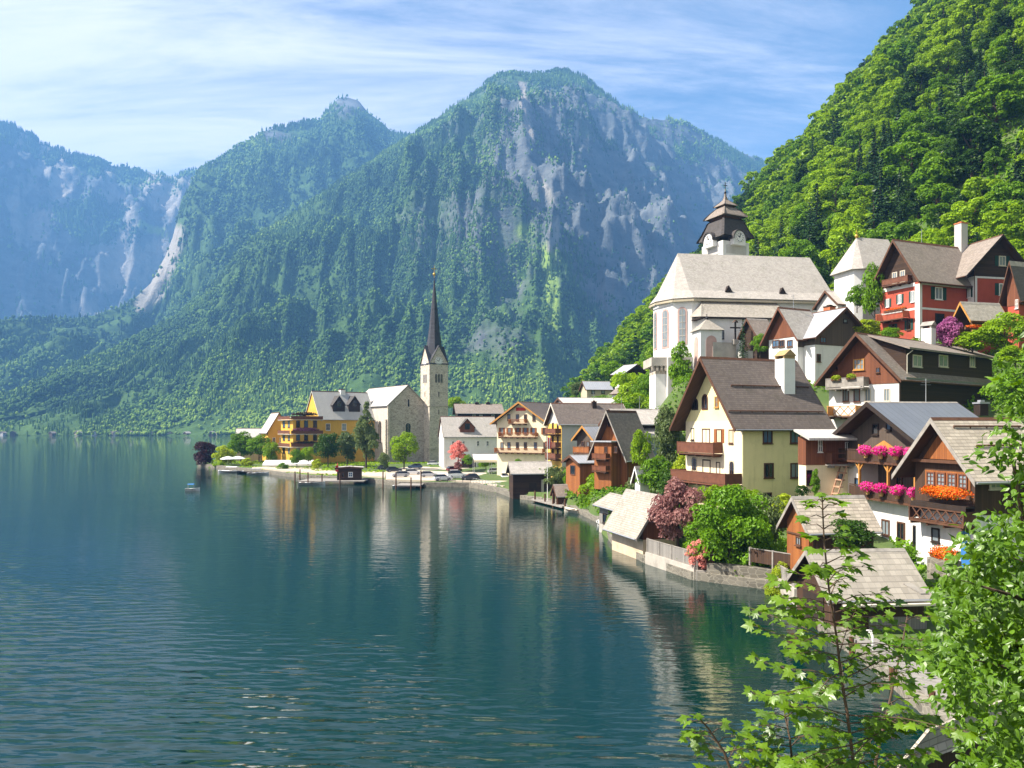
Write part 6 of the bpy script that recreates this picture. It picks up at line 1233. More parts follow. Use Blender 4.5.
VEG = [
 (297,467,450,15,226,'mid','shrub','green bush below the ochre terraces behind the white awning'), (384,470,452,13,214,'olive','shrub','grey-green bush between the tall conifer and the round bright tree'), (308,464,446,14,229,'bright','tree','small bright tree at the corner of the yellow hotel','tree'), (283,474,463,12,222,'mid','shrub','low green bush at the left end of the white awning'),
 (612,512,494,14,106,'mid','shrub','green shrub behind the farther bleached boathouse'), (572,503,492,14,124,'bright','shrub','bright weedy shrub beside the gate shelter posts'), (590,520,508,14,114,'olive','shrub','grey-green waterside shrub left of the bleached boathouses'), (700,560,530,30,69,'mid','shrub','dark green shrub between copper bush and big spreading tree'), (540,478,468,12,141,'mid','shrub','small shrub at the right end of the dark boathouse'),
 (518,468,459,9,165,'mid','shrub','small round shrub below the gabled inn'), (905,566,548,26,54.5,'mid','shrub','green shrub at the foot of the white flower-balcony wall'),
 (752,516,488,22,77,'bright','shrub','light green shrub before the corner of the cream house'), (782,520,494,26,75,'yellow','shrub','yellowish shrub under the cream house side windows'), (712,512,484,26,80,'bright','shrub','green shrub below the cream house terrace'),
 (205,468,441,23,256,'purple','plum_bush','dark purple leaved bush at the tip of the lakeside point'), (225,467,446,24,251,'yellow','shrub','yellow-green rounded bush beside the purple bush on the point'),
 (241,462,433,26,266,'mid','tree','dark green rounded tree in front of the low pavilion on the point','tree'), (259,461,436,24,260,'mid','tree','green garden tree between the low pavilion and the ochre terraces','tree'),
 (272,466,441,18,248,'bright','shrub','bright green bush at the foot of the ochre terraces'), (247,470,458,13,242,'yellow','shrub','small yellow-green bush behind the moored motor boats'), (219,470,461,12,247,'bright','shrub','low green bush at the foot of the purple bush on the point'),
 (328,466,433,26,224,'dark','tree','dark round-headed small tree on the lawn before the yellow hotel','tree'), (347,466,431,24,229,'olive','tree','loose yellowish tree between the yellow hotel and the tall larch','tree'), (317,470,459,12,222,'yellow','shrub','low bright shrub on the lawn before the yellow hotel'),
 (366,471,396,32,221,'larch','larch_tree','tall narrow dark conifer before the rubble stone church','tree'), (404,469,431,30,219,'ball','lime_tree','round bright green tree before the stone church gable','tree'),
 (456,412,396,18,330,'bright','tree','bright green treetop rising right behind the spire tower','tree'), (447,410,400,12,340,'bright','tree','small bright treetop peeping out beside the tower wall','tree'),
 (458,464,441,20,206,'pink','flowering_tree','pink blossoming small tree before the white inn','tree'), (468,467,455,10,203,'mid','shrub','small round green shrub beside the pink tree'), (486,470,457,16,193,'mid','shrub','round clipped green bush in front of the cream awning'),(458,470,461,9,205,'copper','shrub','small reddish shrub under the pink tree'),
 (556,491,465,24,132,'olive','shrub','grey-green tall bush beside the flagpole'), (571,487,468,16,128,'mid','shrub','small green bush left of the orange-brown garden shed'), (598,511,472,36,117,'bright','tree','dense bright green tree on the bank below the timber house','tree'), (585,512,495,16,119,'mid','shrub','low green bush at the foot of the dense bank tree'),
 (641,474,428,20,107,'bright','tree','slender light green young tree before the long grey-shingled house','tree'), (667,488,399,31,99,'poplar','poplar_tree','tall grey-green columnar tree left of the cream house gable','tree'), (684,492,452,24,95,'yellow','shrub','yellow-green shrub against the cream house gable'), (655,500,458,34,97,'mid','shrub','broad green shrub at the foot of the columnar tree'),
 (672,505,470,34,90,'dark','shrub','dark shrub between the columnar tree and the copper bush'), (638,505,478,26,100,'olive','shrub','pale green shrub behind the bleached boathouses'), (653,550,486,19,77,'cypress','cypress','narrow clipped cypress column at the end of the boathouse pair','tree'), (660,548,500,16,75,'cypress','cypress','shorter cypress column next to the copper bush','tree'),
 (678,549,478,58,71,'copper','copper_bush','large copper-purple leaved bush by the lakeside fence'), (729,586,484,98,66,'big','tree','big bright green spreading tree over the garden wall by the water','tree'), (764,555,492,40,70,'olive','tree','loose pale green tree before the cream house side wall','tree'), (757,578,535,40,66,'dark','shrub','dark clipped shrub right under the big spreading tree'),
 (699,574,540,28,65.4,'pink','hydrangea','pink flowering shrub hanging over the garden wall corner'), (780,590,562,20,60.3,'yellow','shrub','yellow-green bush on the bank beside the near fence'), (786,570,540,22,63,'mid','shrub','green bush left of the orange-brown boathouse'), (773,606,583,20,59.5,'yellow','shrub','pale yellowish creeper hanging over the bank to the water'),
 (681,412,340,26,133,'ivy','ivy_column','thick ivy column climbing the wall beside the church bastion','ivy'), (688,420,372,30,130,'ivy','ivy_column','lower ivy mass on the wall between bastion and cream house','ivy'), (711,360,338,12,133,'ivy','ivy_column','small ivy patch at the foot of the oratory','ivy'),
 (743,360,319,21,129,'spruce','spruce_tree','small dark spruce standing beside the crucifix','tree'), (760,357,335,16,127,'mid','shrub','green bush beside the small churchyard spruce'),
 (875,326,266,24,117,'mid','tree','green tree between the chapel and the red house','tree'), (866,340,320,30,114,'yellow','shrub','bright yellow-green bush below the chapel'), (857,312,286,20,122,'mid','shrub','green bush right of the low grey shed'), (890,345,328,22,111,'mid','shrub','green shrub at the left foot of the red house'),
 (949,350,319,24,97,'lilac','lilac_bush','purple flowering bush below the red house door'), (1004,356,312,46,94,'ball','shrub','big round bright green bush at the right border below the porch'), (972,354,330,36,96,'bright','shrub','leafy green bush between the lilac and the round bush'),
 (629,416,370,38,172,'bright','tree','bright tree on the slope right of the beige hill house','tree'), (649,414,374,30,165,'mid','tree','green tree left of the white church bastion','tree'), (641,424,392,36,152,'bright','tree','bushy bright tree below the church bastion','tree'), (612,384,362,26,238,'mid','tree','green tree above the beige hill house','tree'), (600,412,396,22,192,'mid','shrub','green shrub in front of the beige hill house'), (660,425,396,24,146,'olive','shrub','grey-green shrub right at the base of the bastion'), (577,398,382,18,250,'olive','tree','pale grey-green tree left of the beige hill house','tree'), (622,430,402,30,150,'mid','shrub','green shrub above the long grey-shingled house'),
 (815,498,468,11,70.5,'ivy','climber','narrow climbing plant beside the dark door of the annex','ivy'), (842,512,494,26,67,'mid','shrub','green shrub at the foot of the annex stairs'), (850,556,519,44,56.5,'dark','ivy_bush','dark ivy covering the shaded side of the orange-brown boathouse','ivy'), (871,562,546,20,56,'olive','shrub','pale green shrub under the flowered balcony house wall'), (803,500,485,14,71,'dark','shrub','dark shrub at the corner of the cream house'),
 (1012,420,372,46,80,'mid','tree','green tree at the right border beside the dark chalet','tree'), (1015,366,345,30,92,'bright','shrub','leafy shrub at the right border under the round bush'), (800,598,575,16,57.5,'mid','shrub','green weeds at the boathouse corner by the water'),
]
for v in VEG: veg(v[0], v[1], v[2], v[3], v[4], v[5], v[6], v[7], v[8] if len(v) > 8 else 'shrub')

# ---------------------------------------------------------------- flowers
def blossom_mesh(seed, lx, ly, lz, n, leaf, fol, green=F_MID):
    rg = np.random.default_rng(seed); D = rg.normal(size=(n, 3)); D /= np.linalg.norm(D, axis=1, keepdims=True); C = D*np.array([lx, ly, lz])*rg.uniform(.55, 1.05, n)[:, None]*np.where(rg.uniform(0, 1, n) < .3, .8, 1)[:, None]
    N_ = D+rg.normal(size=(n, 3))*.5; N_ /= np.linalg.norm(N_, axis=1, keepdims=True); V, Fc = cards(C, N_, leaf, rg, 1.2); o = npmesh('blossoms', V, Fc, [fol, green]); o.data.polygons.foreach_set('material_index', (rg.uniform(0, 1, n) < .13).astype(np.int32)); return o
def flower_pot(x, y, z, rz, first=[None]):
    if first[0] is None:
        o = empty('flower_pot', (0, 0, 0), 0, 'pot of magenta petunias', 'flower pot', 'magenta flower pots on the two balconies'); b = MB(); b.rings([[(r*math.cos(t), r*math.sin(t), zz) for t in np.linspace(0, 2*math.pi, 13)[:-1]] for r, zz in ((.17, -.42), (.26, 0.0), (.29, .02), (.29, .08))]); b.build('pot', [mat('honey_pot', (.5, .33, .12), (.42, .26, .1), 'noise', 2, .8)], o)
        bl = blossom_mesh(3, .58, .80, .46, 1100, .12, F_MAG); bl.parent = o; bl.location = (-.05, 0, .28); first[0] = o; r = o
    else: r = copy_tree(first[0])
    r.location = (x, y, z); r.rotation_euler = (0, 0, rz); return r
for row, (yy, pxs) in enumerate((((462.5), (866, 881, 896.5, 911)), ((499), (868, 881.5, 898, 914.5)))):
    for i, px in enumerate(pxs):
        s, z = o_.hit(px, yy, 'L', 1.18); w_ = o_.w2(-1.22, s, (z1, z2)[1-row]+.72); r = flower_pot(w_.x, w_.y, w_.z, o_.th+i*.9)
        r['label'] = ('%s pot of magenta flowers on the %s balcony rail of the metal-roofed house' % (('leftmost', 'second from left', 'third from left', 'rightmost')[i], ('upper', 'lower')[row]))
def flower_box(H, face, px, py, wpx, o, fol, label, lz=.4, ly=.4, n=1400, leaf=.1, box=True, name='flower_box'):
    s0, _ = H.hit(px-wpx/2, py, face, o); s1, z = H.hit(px+wpx/2, py, face, o); s, z = H.hit(px, py, face, o); L = abs(s1-s0)/2; w_ = H.w2(s, -o, z) if face == 'R' else H.w2(-o, s, z)
    e = empty(name, w_, H.th+(0 if face == 'R' else math.pi/2), label, 'flower box'); b = MB(); b.box(-L, L, -.15, .15, -.35, -.08); b.build('box', [BROWN], e); bl = blossom_mesh(int(px), L*1.05, ly, lz, n, leaf, fol); bl.parent = e
    return e
flower_box(p_, 'L', 945, 492.5, 50, .75, F_ORA, 'long box overflowing with orange flowers under the small-paned windows', .5, .55, 2600, .11)
pb_ = flower_box(p_, 'L', 944, 554, 26, 1.9, F_ORA, 'orange flower bed in a stone planter at the foot of the pointed gable house', .6, .6, 1500, .12)
b = MB(); b.box(-1.1, 1.1, -.45, .45, -2.6, -.36); b.build('stone_planter', [QUAY], pb_)
flower_box(n, 'L', 836, 378, 9, 1.3, F_YEL, 'pale yellow flowers on the left end of the dark chalet balcony', .35, .3, 500, .12); flower_box(n, 'L', 851, 376.5, 9, 1.3, F_YEL, 'pale yellow flowers near the middle of the dark chalet balcony', .35, .3, 500, .12)
flower_box(pk, 'R', 975, 327, 20, .5, F_ORA, 'orange flowers along the parapet of the small garden porch', .3, .35, 500, .12)
flower_box(rd, 'L', 895, 309, 22, 1.5, F_ORA, 'reddish flowers along the balcony of the red house', .2, .25, 600, .12)
flower_box(te, 'R', 305, 414, 26, .9, F_DPUR, 'dark red flowers on the roof terrace of the ochre house', .7, .5, 700, .3); flower_box(te, 'R', 306, 429.5, 26, .9, F_LILAC, 'purple flowers along the middle terrace of the ochre house', .6, .5, 700, .3); flower_box(te, 'R', 305, 442.5, 28, 1.0, F_DPUR, 'dark red flowers along the lowest terrace of the ochre house', .4, .4, 600, .3)

House('garden_shed', 'tiny grey-roofed white garden shed below the columnar tree', 'shed', 640, 97, 24, 635, 650, 3.0, 478, 467, 'L', WHITE, 'zinc', eo=.4, go=.4, fascia=WPAINT)
# ---------------------------------------------------------------- car park, cars
b = MB(); pts = [(GX(386, 176), 176), (GX(470, 169.5), 169.5), (GX(503, 155.5), 155.5), (GX(508, 158), 158), (GX(515, 190), 190), (GX(470, 225), 225), (GX(430, 252), 252), (GX(385, 215), 215)]
b.extr([(x, y, .2) for x, y in pts], (0, 0, .93)); tag(b.build('parking_area', [ASPH]), kind='structure')
b = MB(); b.extr([(GX(a, q), q, .3) for a, q in ((252, 231), (300, 207), (385, 186), (385, 205), (325, 228), (284, 238))], (0, 0, .82)); tag(b.build('promenade', [ASPH]), kind='structure')
def car_proto(paint):
    o = empty('parked_car', (0, 0, 0)); b = MB(); L, Wd = 4.3, 1.75
    st = [(-2.15, .38, .62, .72), (-2.05, .26, .85, .80), (-1.2, .22, .92, .86), (0, .2, .95, .875), (1.0, .22, .93, .87), (1.9, .24, .85, .82), (2.1, .34, .66, .74)]
    b.rings([[(x, -w*.97, z0), (x, w*.97, z0), (x, w, (z0+z1)/2), (x, w*.93, z1), (x, -w*.93, z1), (x, -w, (z0+z1)/2)] for x, z0, z1, w in st]); bo = b.build('body', [paint], o, smooth=False)
    c = MB(); c.rings([[(x, -w, z), (x, w, z), (x, w, z), (x, -w, z)] if False else [(x, -w, .93), (x, w, .93), (x, w*.8, z), (x, -w*.8, z)] for x, z, w in ((-1.95, .95, .78), (-1.45, 1.40, .80), (.25, 1.44, .80), (1.15, .96, .78))]); c.build('window_band', [GL_D], o)
    c = MB(); c.box(-1.42, .22, -.64, .64, 1.43, 1.47); c.build('car_roof', [paint], o)
    for x in (-1.3, 1.3):
        for y in (-.8, .8):
            w = MB(); w.cyl((x, y-.1, .31), (x, y+.1, .31), .31, .31, 14); wo = w.build('wheel', [BLACKM], o); w = MB(); w.cyl((x, y-.11, .31), (x, y+.11, .31), .18, .18, 10); w.build('rim', [STEEL], wo)
    for y in (-.55, .55): h = MB(); h.box(2.03, 2.12, y-.16, y+.16, .62, .74); h.build('headlight', [WPAINT], o)
    return o
PAINT = {k: mat(k+'_car_paint', c, tuple(q*.95 for q in c), 'noise', 1, .28, spec=.6, dirt=0) for k, c in dict(white=(.78, .78, .78), silver=(.45, .46, .48), dark=(.03, .035, .045), winered=(.12, .02, .025), blue=(.08, .14, .25)).items()}
car0 = car_proto(PAINT['white']); used = [False]
def car(px, py, paint, rz, label, sc=(1, 1, 1)):
    c = car0 if not used[0] else copy_tree(car0); used[0] = True; Y = 11.87*F/(py-HY); c.location = (GX(px, Y), Y, 1.135); c.rotation_euler = (0, 0, R(rz)); c.scale = sc; tag(c, label, 'car', 'cars parked on the lakeside car park')
    for ch in c.children:
        if ch.name.split('.')[0] in ('body', 'car_roof'): ch.material_slots[0].link = 'OBJECT'; ch.material_slots[0].material = PAINT[paint]
for a in [(394,472,'dark',20,'dark car parked under the round tree, farthest left'), (413,474.5,'white',15,'white car parked just behind the quay posts'), (400,477,'silver',200,'silver car at the left quay edge of the car park'), (429,477,'silver',12,'silver car behind the small jetty'), (415,468.5,'blue',190,'bluish car beside the round tree trunk'),
          (434,465.5,'white',5,'white car parked against the tower foot, left one'), (446,466,'white',8,'white car parked against the tower foot, right one'), (454,471.5,'winered',30,'wine red car in the middle of the car park'), (443,480.5,'white',14,'white car at the quay edge with its nose to the left'), (470,480,'dark',194,'dark grey car at the quay edge beside the white van'), (496,473.5,'silver',8,'silver car standing alone below the cream awning'), (504,479,'white',100,'white car half hidden by the dark boathouse'), (385,470,'dark',10,'dark car left of the round tree')]: car(*a)
car(457, 479, 'white', 12, 'white van parked between the white car and the dark grey car', (1.1, 1.1, 1.45))

# ---------------------------------------------------------------- landing stages, kiosk, boats
def stage(name, label, pts, z, posts, board=GTIMB, post_h=(1.6, 2.4)):
    xs = [p[0] for p in pts]; o = empty(name, (sum(xs)/len(xs), sum(p[1] for p in pts)/len(pts), 0), 0, label, 'jetty'); L = o.location; b = MB()
    b.extr([(x-L.x, y-L.y, z-.22) for x, y in pts], (0, 0, .22)); b.build('deck', [board], o)
    for (x, y) in posts: p = MB(); hh = rnd.uniform(*post_h); p.cyl((x-L.x, y-L.y, -2), (x-L.x, y-L.y, z+hh), .16, .14, 8); p.build('post', [BROWN], o)
    return o
Yk = 176
stage('landing_stage', 'wooden landing stage with tall mooring posts in front of the kiosk', [(GX(298, Yk), Yk-.5), (GX(364, Yk), Yk-.5), (GX(364, Yk), Yk+9), (GX(300, Yk), Yk+9)], .75, [(GX(295, Yk-2), Yk-2), (GX(322, Yk-1), Yk-1), (GX(308, Yk-1), Yk-1), (GX(340, Yk-1), Yk-1), (GX(300, Yk+8), Yk+8)])
ki = House('kiosk', 'dark ticket kiosk with a pale flat roof and round red sign on the landing stage', 'kiosk', 337, 178, 8, None, 361, .8, 468.5, 467.5, 'R', WOODD, 'grey', eo=.5, go=.5, found=.3, d=4)
ki.win('R', 350.5, 474.5, 4.5, 5, 'white'); ki.win('R', 343, 475, 3, 5, 'brown'); b = MB(); b.cyl((-.02, 2.0, 3.2), (-.12, 2.0, 3.2), .75, .75, 16); ki.part(b, 'red_sign', [REDP])
b = MB(); b.box(-.3, .35, -.45, -.35, 2.0, 3.4); so = ki.part(b, 'red_sign', [REDP]); b = MB(); b.box(-.12, .17, -.48, -.455, 2.5, 2.9); ki.part(b, 'sign_mark', [WPAINT], so)
stage('jetty', 'short plank jetty with two stout posts before the car park', [(GX(396, 163), 163), (GX(421, 163), 163), (GX(421, 163), 170), (GX(396, 163), 170)], .7, [(GX(396, 162), 162), (GX(411, 162), 162), (GX(421, 163), 163), (GX(383, 164), 164)], post_h=(1.5, 3.2))
stage('jetty', 'long low plank jetty below the gate shelter', [(GX(531, 134), 134), (GX(562, 121), 121), (GX(568, 124), 124), (GX(538, 138), 138)], .5, [(GX(535, 133), 133), (GX(545, 129), 129), (GX(553, 125), 125), (GX(565, 120.5), 120.5)], post_h=(1.2, 2.0))
stage('board_walk', 'weathered plank walk along the bank behind the leafy creeper', [(18.9, 33.5), (20.5, 33.5), (20.9, 43.6), (19.6, 43.6)], .95, [(19.3, 43.2), (19.0, 38), (18.8, 34)], WOODG, (.05, .3))
def ladder():
    p = P(868, 655, 42); o = empty('bathing_ladder', (p.x-.2, 41.6, .95), R(60), 'white bathing ladder leading from the plank walk into the water', 'ladder')
    for s in (-.25, .25): b = MB(); b.tube([(s, .1, .9), (s, -.15, .95), (s, -.25, .6), (s, -.25, -1.3)], [.035]*4, 6); b.build('rail', [WPAINT], o)
    for i in range(5): b = MB(); b.cyl((-.25, -.25, .1-.3*i), (.25, -.25, .1-.3*i), .03); b.build('rung', [WPAINT], o)
ladder()
def boat(px, py, L, rz, label, cover=None, hull=WPAINT, name='motor_boat'):
    Y = 13*F/(py-HY); o = empty(name, (GX(px, Y), Y, 0), R(rz), label, 'boat'); b = MB(); w = L*.18
    b.rings([[(x*L, -w*k, z), (x*L, 0, -.25), (x*L, w*k, z), (x*L, w*k*.85, z), (x*L, 0, z*.35), (x*L, -w*k*.85, z)] for x, k, z in ((-.5, .85, .5), (-.2, 1, .5), (.15, .95, .55), (.38, .55, .65), (.5, .06, .75))]); b.build('hull', [hull], o)
    b = MB(); b.box(-.42*L, -.3*L, -w*.7, w*.7, .3, .5); b.box(-.05*L, .05*L, -w*.8, w*.8, .3, .48); b.build('seat', [BROWN], o)
    if cover:
        b = MB(); zt = 1.25+L*.06; b.rings([[(x*L, -w*.8, zt-.05), (x*L, 0, zt+.1), (x*L, w*.8, zt-.05), (x*L, w*.8, zt-.1), (x*L, 0, zt+.05), (x*L, -w*.8, zt-.1)] for x in (-.32, .12)]); b.build('canopy', [cover], o)
        for x in (-.3, .1):
            for s in (-.7, .7): b = MB(); b.cyl((x*L, w*s, .4), (x*L, w*s, zt-.06), .03); b.build('canopy_pole', [STEEL], o)
    return o
boat(192.5, 491, 2.9, 10, 'tiny white pedal boat under a blue canopy alone on the open lake', BLUEP, name='pedal_boat')
boat(230, 472.5, 7.5, 172, 'white motor boat with a cream canopy moored at the tip of the point', WFABRIC); boat(247, 473.5, 6, 176, 'dark open boat moored beside the white motor boat', None, BLACKM, 'rowing_boat'); boat(258, 474.5, 6, 6, 'white boat with a grey canopy moored nearest the hotel landing', STEEL)
boat(572, 512.5, 4.2, 120, 'small pale rowing boat moored below the dense bank tree', None, PALE, 'rowing_boat'); boat(603, 527, 4.0, 105, 'white rowing boat moored beside the farther bleached boathouse', None, WPAINT, 'rowing_boat'); boat(528, 497, 4.5, 130, 'dark rowing boat at the low plank jetty', None, BROWN, 'rowing_boat')
boat(312, 484.5, 6, 5, 'white boat lying at the landing stage left of the kiosk', None); boat(404, 487.5, 5, 8, 'small white rowing boat beside the short jetty', None, WPAINT, 'rowing_boat')
# awnings, parasol, flag, railing, fences
def canopy(name, label, cat, px0, px1, Y, pyt, pyf, dep, m, zg):
    x0, x1 = GX(px0, Y), GX(px1, Y); o = empty(name, ((x0+x1)/2, Y, zg), R(6), label, cat); hw = (x1-x0)/2; zt = ZY(pyt, Y)-zg; zf = ZY(pyf, Y)-zg; b = MB(); b.extr([(-hw, 0, zf), (-hw, dep, zt), (-hw, dep, zt+.12), (-hw, 0, zf+.12)], (2*hw, 0, 0)); b.box(-hw, hw, -.03, 0.0, zf-.45, zf+.1); b.build('cloth', [m], o)
    for x in (-hw+.1, 0, hw-.1):
        for y, z in ((.1, zf), (dep-.1, zt)): p = MB(); p.cyl((x, y, -.5), (x, y, z), .06); p.build('post', [STEEL], o)
canopy('awning', 'long white awning over the lakeside terrace of the yellow hotel', 'awning', 263, 311, 231, 461, 464.5, 4, WFABRIC, .8)
canopy('awning', 'cream awning over the cafe terrace before the gabled inn', 'awning', 474, 509, 184, 455.5, 460.5, 6, FABRIC, 1.2)
canopy('awning', 'smaller cream awning right of the cafe terrace awning', 'awning', 509, 523, 180, 456, 460.5, 5, FABRIC, 1.6)
def parasol(px, Y, label):
    o = empty('parasol', (GX(px, Y), Y, .9), 0, label, 'parasol'); b = MB(); r = 2.6; b.rings([[(q*math.cos(t), q*math.sin(t), z) for t in np.linspace(0, 2*math.pi, 9)[:-1]] for q, z in ((r, 2.2), (r*.55, 2.75), (.05, 3.05), (.05, 3.0), (r*.55, 2.68), (r, 2.12))]); b.build('cloth', [WFABRIC], o); b = MB(); b.cyl((0, 0, -.3), (0, 0, 3.2), .05); b.build('pole', [STEEL], o)
parasol(228, 243, 'white parasol on the terrace above the moored boats, left one'); parasol(238, 245, 'white parasol on the terrace above the moored boats, right one')
def flag():
    Y = 131; o = empty('flagpole', (GX(547.5, Y), Y, .6), 0, 'white flagpole with a hanging red and white flag before the dark boathouse', 'flagpole'); zt = ZY(436, Y)-.6; b = MB(); b.cyl((0, 0, -1), (0, 0, zt), .07, .045); b.build('pole', [WPAINT], o)
    for i, m in enumerate((REDP, WPAINT, REDP)): b = MB(); x0 = .05+i*.22; b.extr([(x0, 0, zt-.2), (x0+.22, .05*(i-1), zt-.35), (x0+.16, .1, zt-2.3), (x0-.02, 0, zt-2.2)], (0, .03, 0)); b.build('flag_stripe', [m], o)
flag()
def fence(name, label, p0, p1, z0, z1, m, base=None, zb=None, step=None):
    p0, p1 = Vector((*p0, 0)), Vector((*p1, 0)); L = (p1-p0).length; a = math.atan2(p1.y-p0.y, p1.x-p0.x); o = empty(name, p0, a, label, 'fence' if name != 'railing' else 'railing')
    if name == 'railing':
        b = MB()
        for z in (z0+.5, z1): b.cyl((0, 0, z), (L, 0, z), .035)
        b.build('rail', [m], o); x = 0
        while x < L+.01: b = MB(); b.cyl((x, 0, z0-.3), (x, 0, z1+.05), .05); b.build('post', [m], o); x += step or 1.8
    else:
        b = MB(); b.box(0, L, -.04, .04, z0, z1); b.build('board_panel', [m], o); x = 0
        while x < L+.01: b = MB(); b.box(x-.07, x+.07, -.09, .09, z0-.3, z1+.1); b.build('post', [GTIMB], o); x += step or 2.2
        b = MB(); b.box(-.05, L+.05, -.07, .07, z1+.002, z1+.06); b.build('cap_rail', [GTIMB], o)
        if base: b = MB(); b.box(-.1, L+.1, -.22, .22, -2, z0-.02); b.build('base_wall', [base], o)
fence('railing', 'thin dark metal railing along the car park quay', (-16, 168.9), (-8.6, 166.6), 1.0, 2.0, BLACKM); fence('railing', 'metal railing at the quay corner beside the dark boathouse', (-8.5, 166.2), (-2.2, 152.2), 1.0, 2.0, STEEL)
fence('board_fence', 'grey board fence on a pale wall between the cypress and the pink shrub', (13.0, 72.8), (15.7, 65.0), 1.15, 2.35, WOODG, CONC); fence('board_fence', 'short dark return of the grey board fence behind the pink shrub', (15.8, 64.9), (17.2, 64.7), .9, 2.2, WOODV, CONC)
fence('board_fence', 'grey board fence on a white wall beside the orange-brown boathouse', (21.25, 60.6), (20.95, 55.9), 1.2, 2.1, WOODG, CONC); fence('board_fence', 'dark sloping garden fence left of the orange-brown boathouse', (19.8, 63.2), (22.5, 59.5), 1.9, 3.0, WOODV)
b = MB(); b.extr([(16.5, 64.4, -2), (21.2, 61.6, -2), (21.9, 62.4, -2), (17.0, 65.4, -2)], (0, 0, 3.5)); tag(b.build('garden_wall', [QUAY]), 'dark shaded stone garden wall under the big spreading tree', 'wall')
# far shore hamlet
def hamlet():
    rr = random.Random(4); first = None
    for i, px in enumerate([3, 14, 52, 78, 96, 112, 118, 131, 140, 152, 163, 171, 186, 212, 220, 229]):
        Y = 1272-(px > 200)*9; wv, dv, hv = rr.uniform(6, 10), rr.uniform(6, 9), rr.uniform(2.6, 4); e = empty('lakeside_house', (GX(px, Y), Y-4, 1.5), R(rr.uniform(-30, 40)), 'tiny pale house on the far shore at the foot of the forested mountain', 'house', 'houses along the far shore')
        b = MB(); b.extr([(-wv/2, 0, -3), (wv/2, 0, -3), (wv/2, 0, hv), (0, 0, hv+wv*.3), (-wv/2, 0, hv)], (0, dv, 0)); b.build('wall', [rr.choice([GREYW, WOODT, BEIGE, GTIMB])], e)
        b = MB(); k = wv/2+.8; b.extr([(-k, -.8, hv-.5), (0, -.8, hv+wv*.3), (k, -.8, hv-.5), (k, -.8, hv), (0, -.8, hv+wv*.3+.6), (-k, -.8, hv)], (0, dv+1.6, 0)); b.build('roof', [RF(rr.choice(['brown2', 'grey', 'dark']), 'y')], e)
hamlet()

# ---------------------------------------------------------------- leaves close to the eye
MAPLE = [(0, -.02), (.10, -.02), (.30, -.12), (.27, .04), (.50, .10), (.36, .22), (.46, .44), (.22, .38), (.13, .55), (.0, .78), (-.13, .55), (-.22, .38), (-.46, .44), (-.36, .22), (-.50, .10), (-.27, .04), (-.30, -.12), (-.10, -.02)]
def leaf_blades(C, N_, T, size, outline, curl=.18):
    """flat lobed leaves as triangle fans: C base, N normal, T direction of the tip"""
    B = np.cross(N_, T); o = np.array(outline); k = len(o); cen = np.array([[0, .22]]); pts = np.concatenate([cen, o]); r2 = (pts[:, 0]**2)*curl*2.2+np.maximum(pts[:, 1]-.3, 0)**2*curl*1.5
    V = C[:, None]+size[:, None, None]*(B[:, None]*pts[None, :, 0:1]+T[:, None]*pts[None, :, 1:2]-N_[:, None]*r2[None, :, None])
    f = np.array([[0, 1+i, 1+(i+1) % k] for i in range(k)]); return V.reshape(-1, 3), (f[None]+(np.arange(len(C))*(k+1))[:, None, None]).reshape(-1, 3)
F_MAPLE = foliage('maple_sapling_leaves', (.040, .10, .005), (.165, .285, .011), sc=1.2, trans=.42, ov=.1, gl=.04)
F_CREEP = foliage('creeper_leaves', (.022, .068, .005), (.13, .25, .012), sc=1.6, trans=.35, ov=.1, gl=.03)
STEM = mat('sapling_bark', (.11, .07, .045), (.07, .045, .03), 'noise', 6, .8)
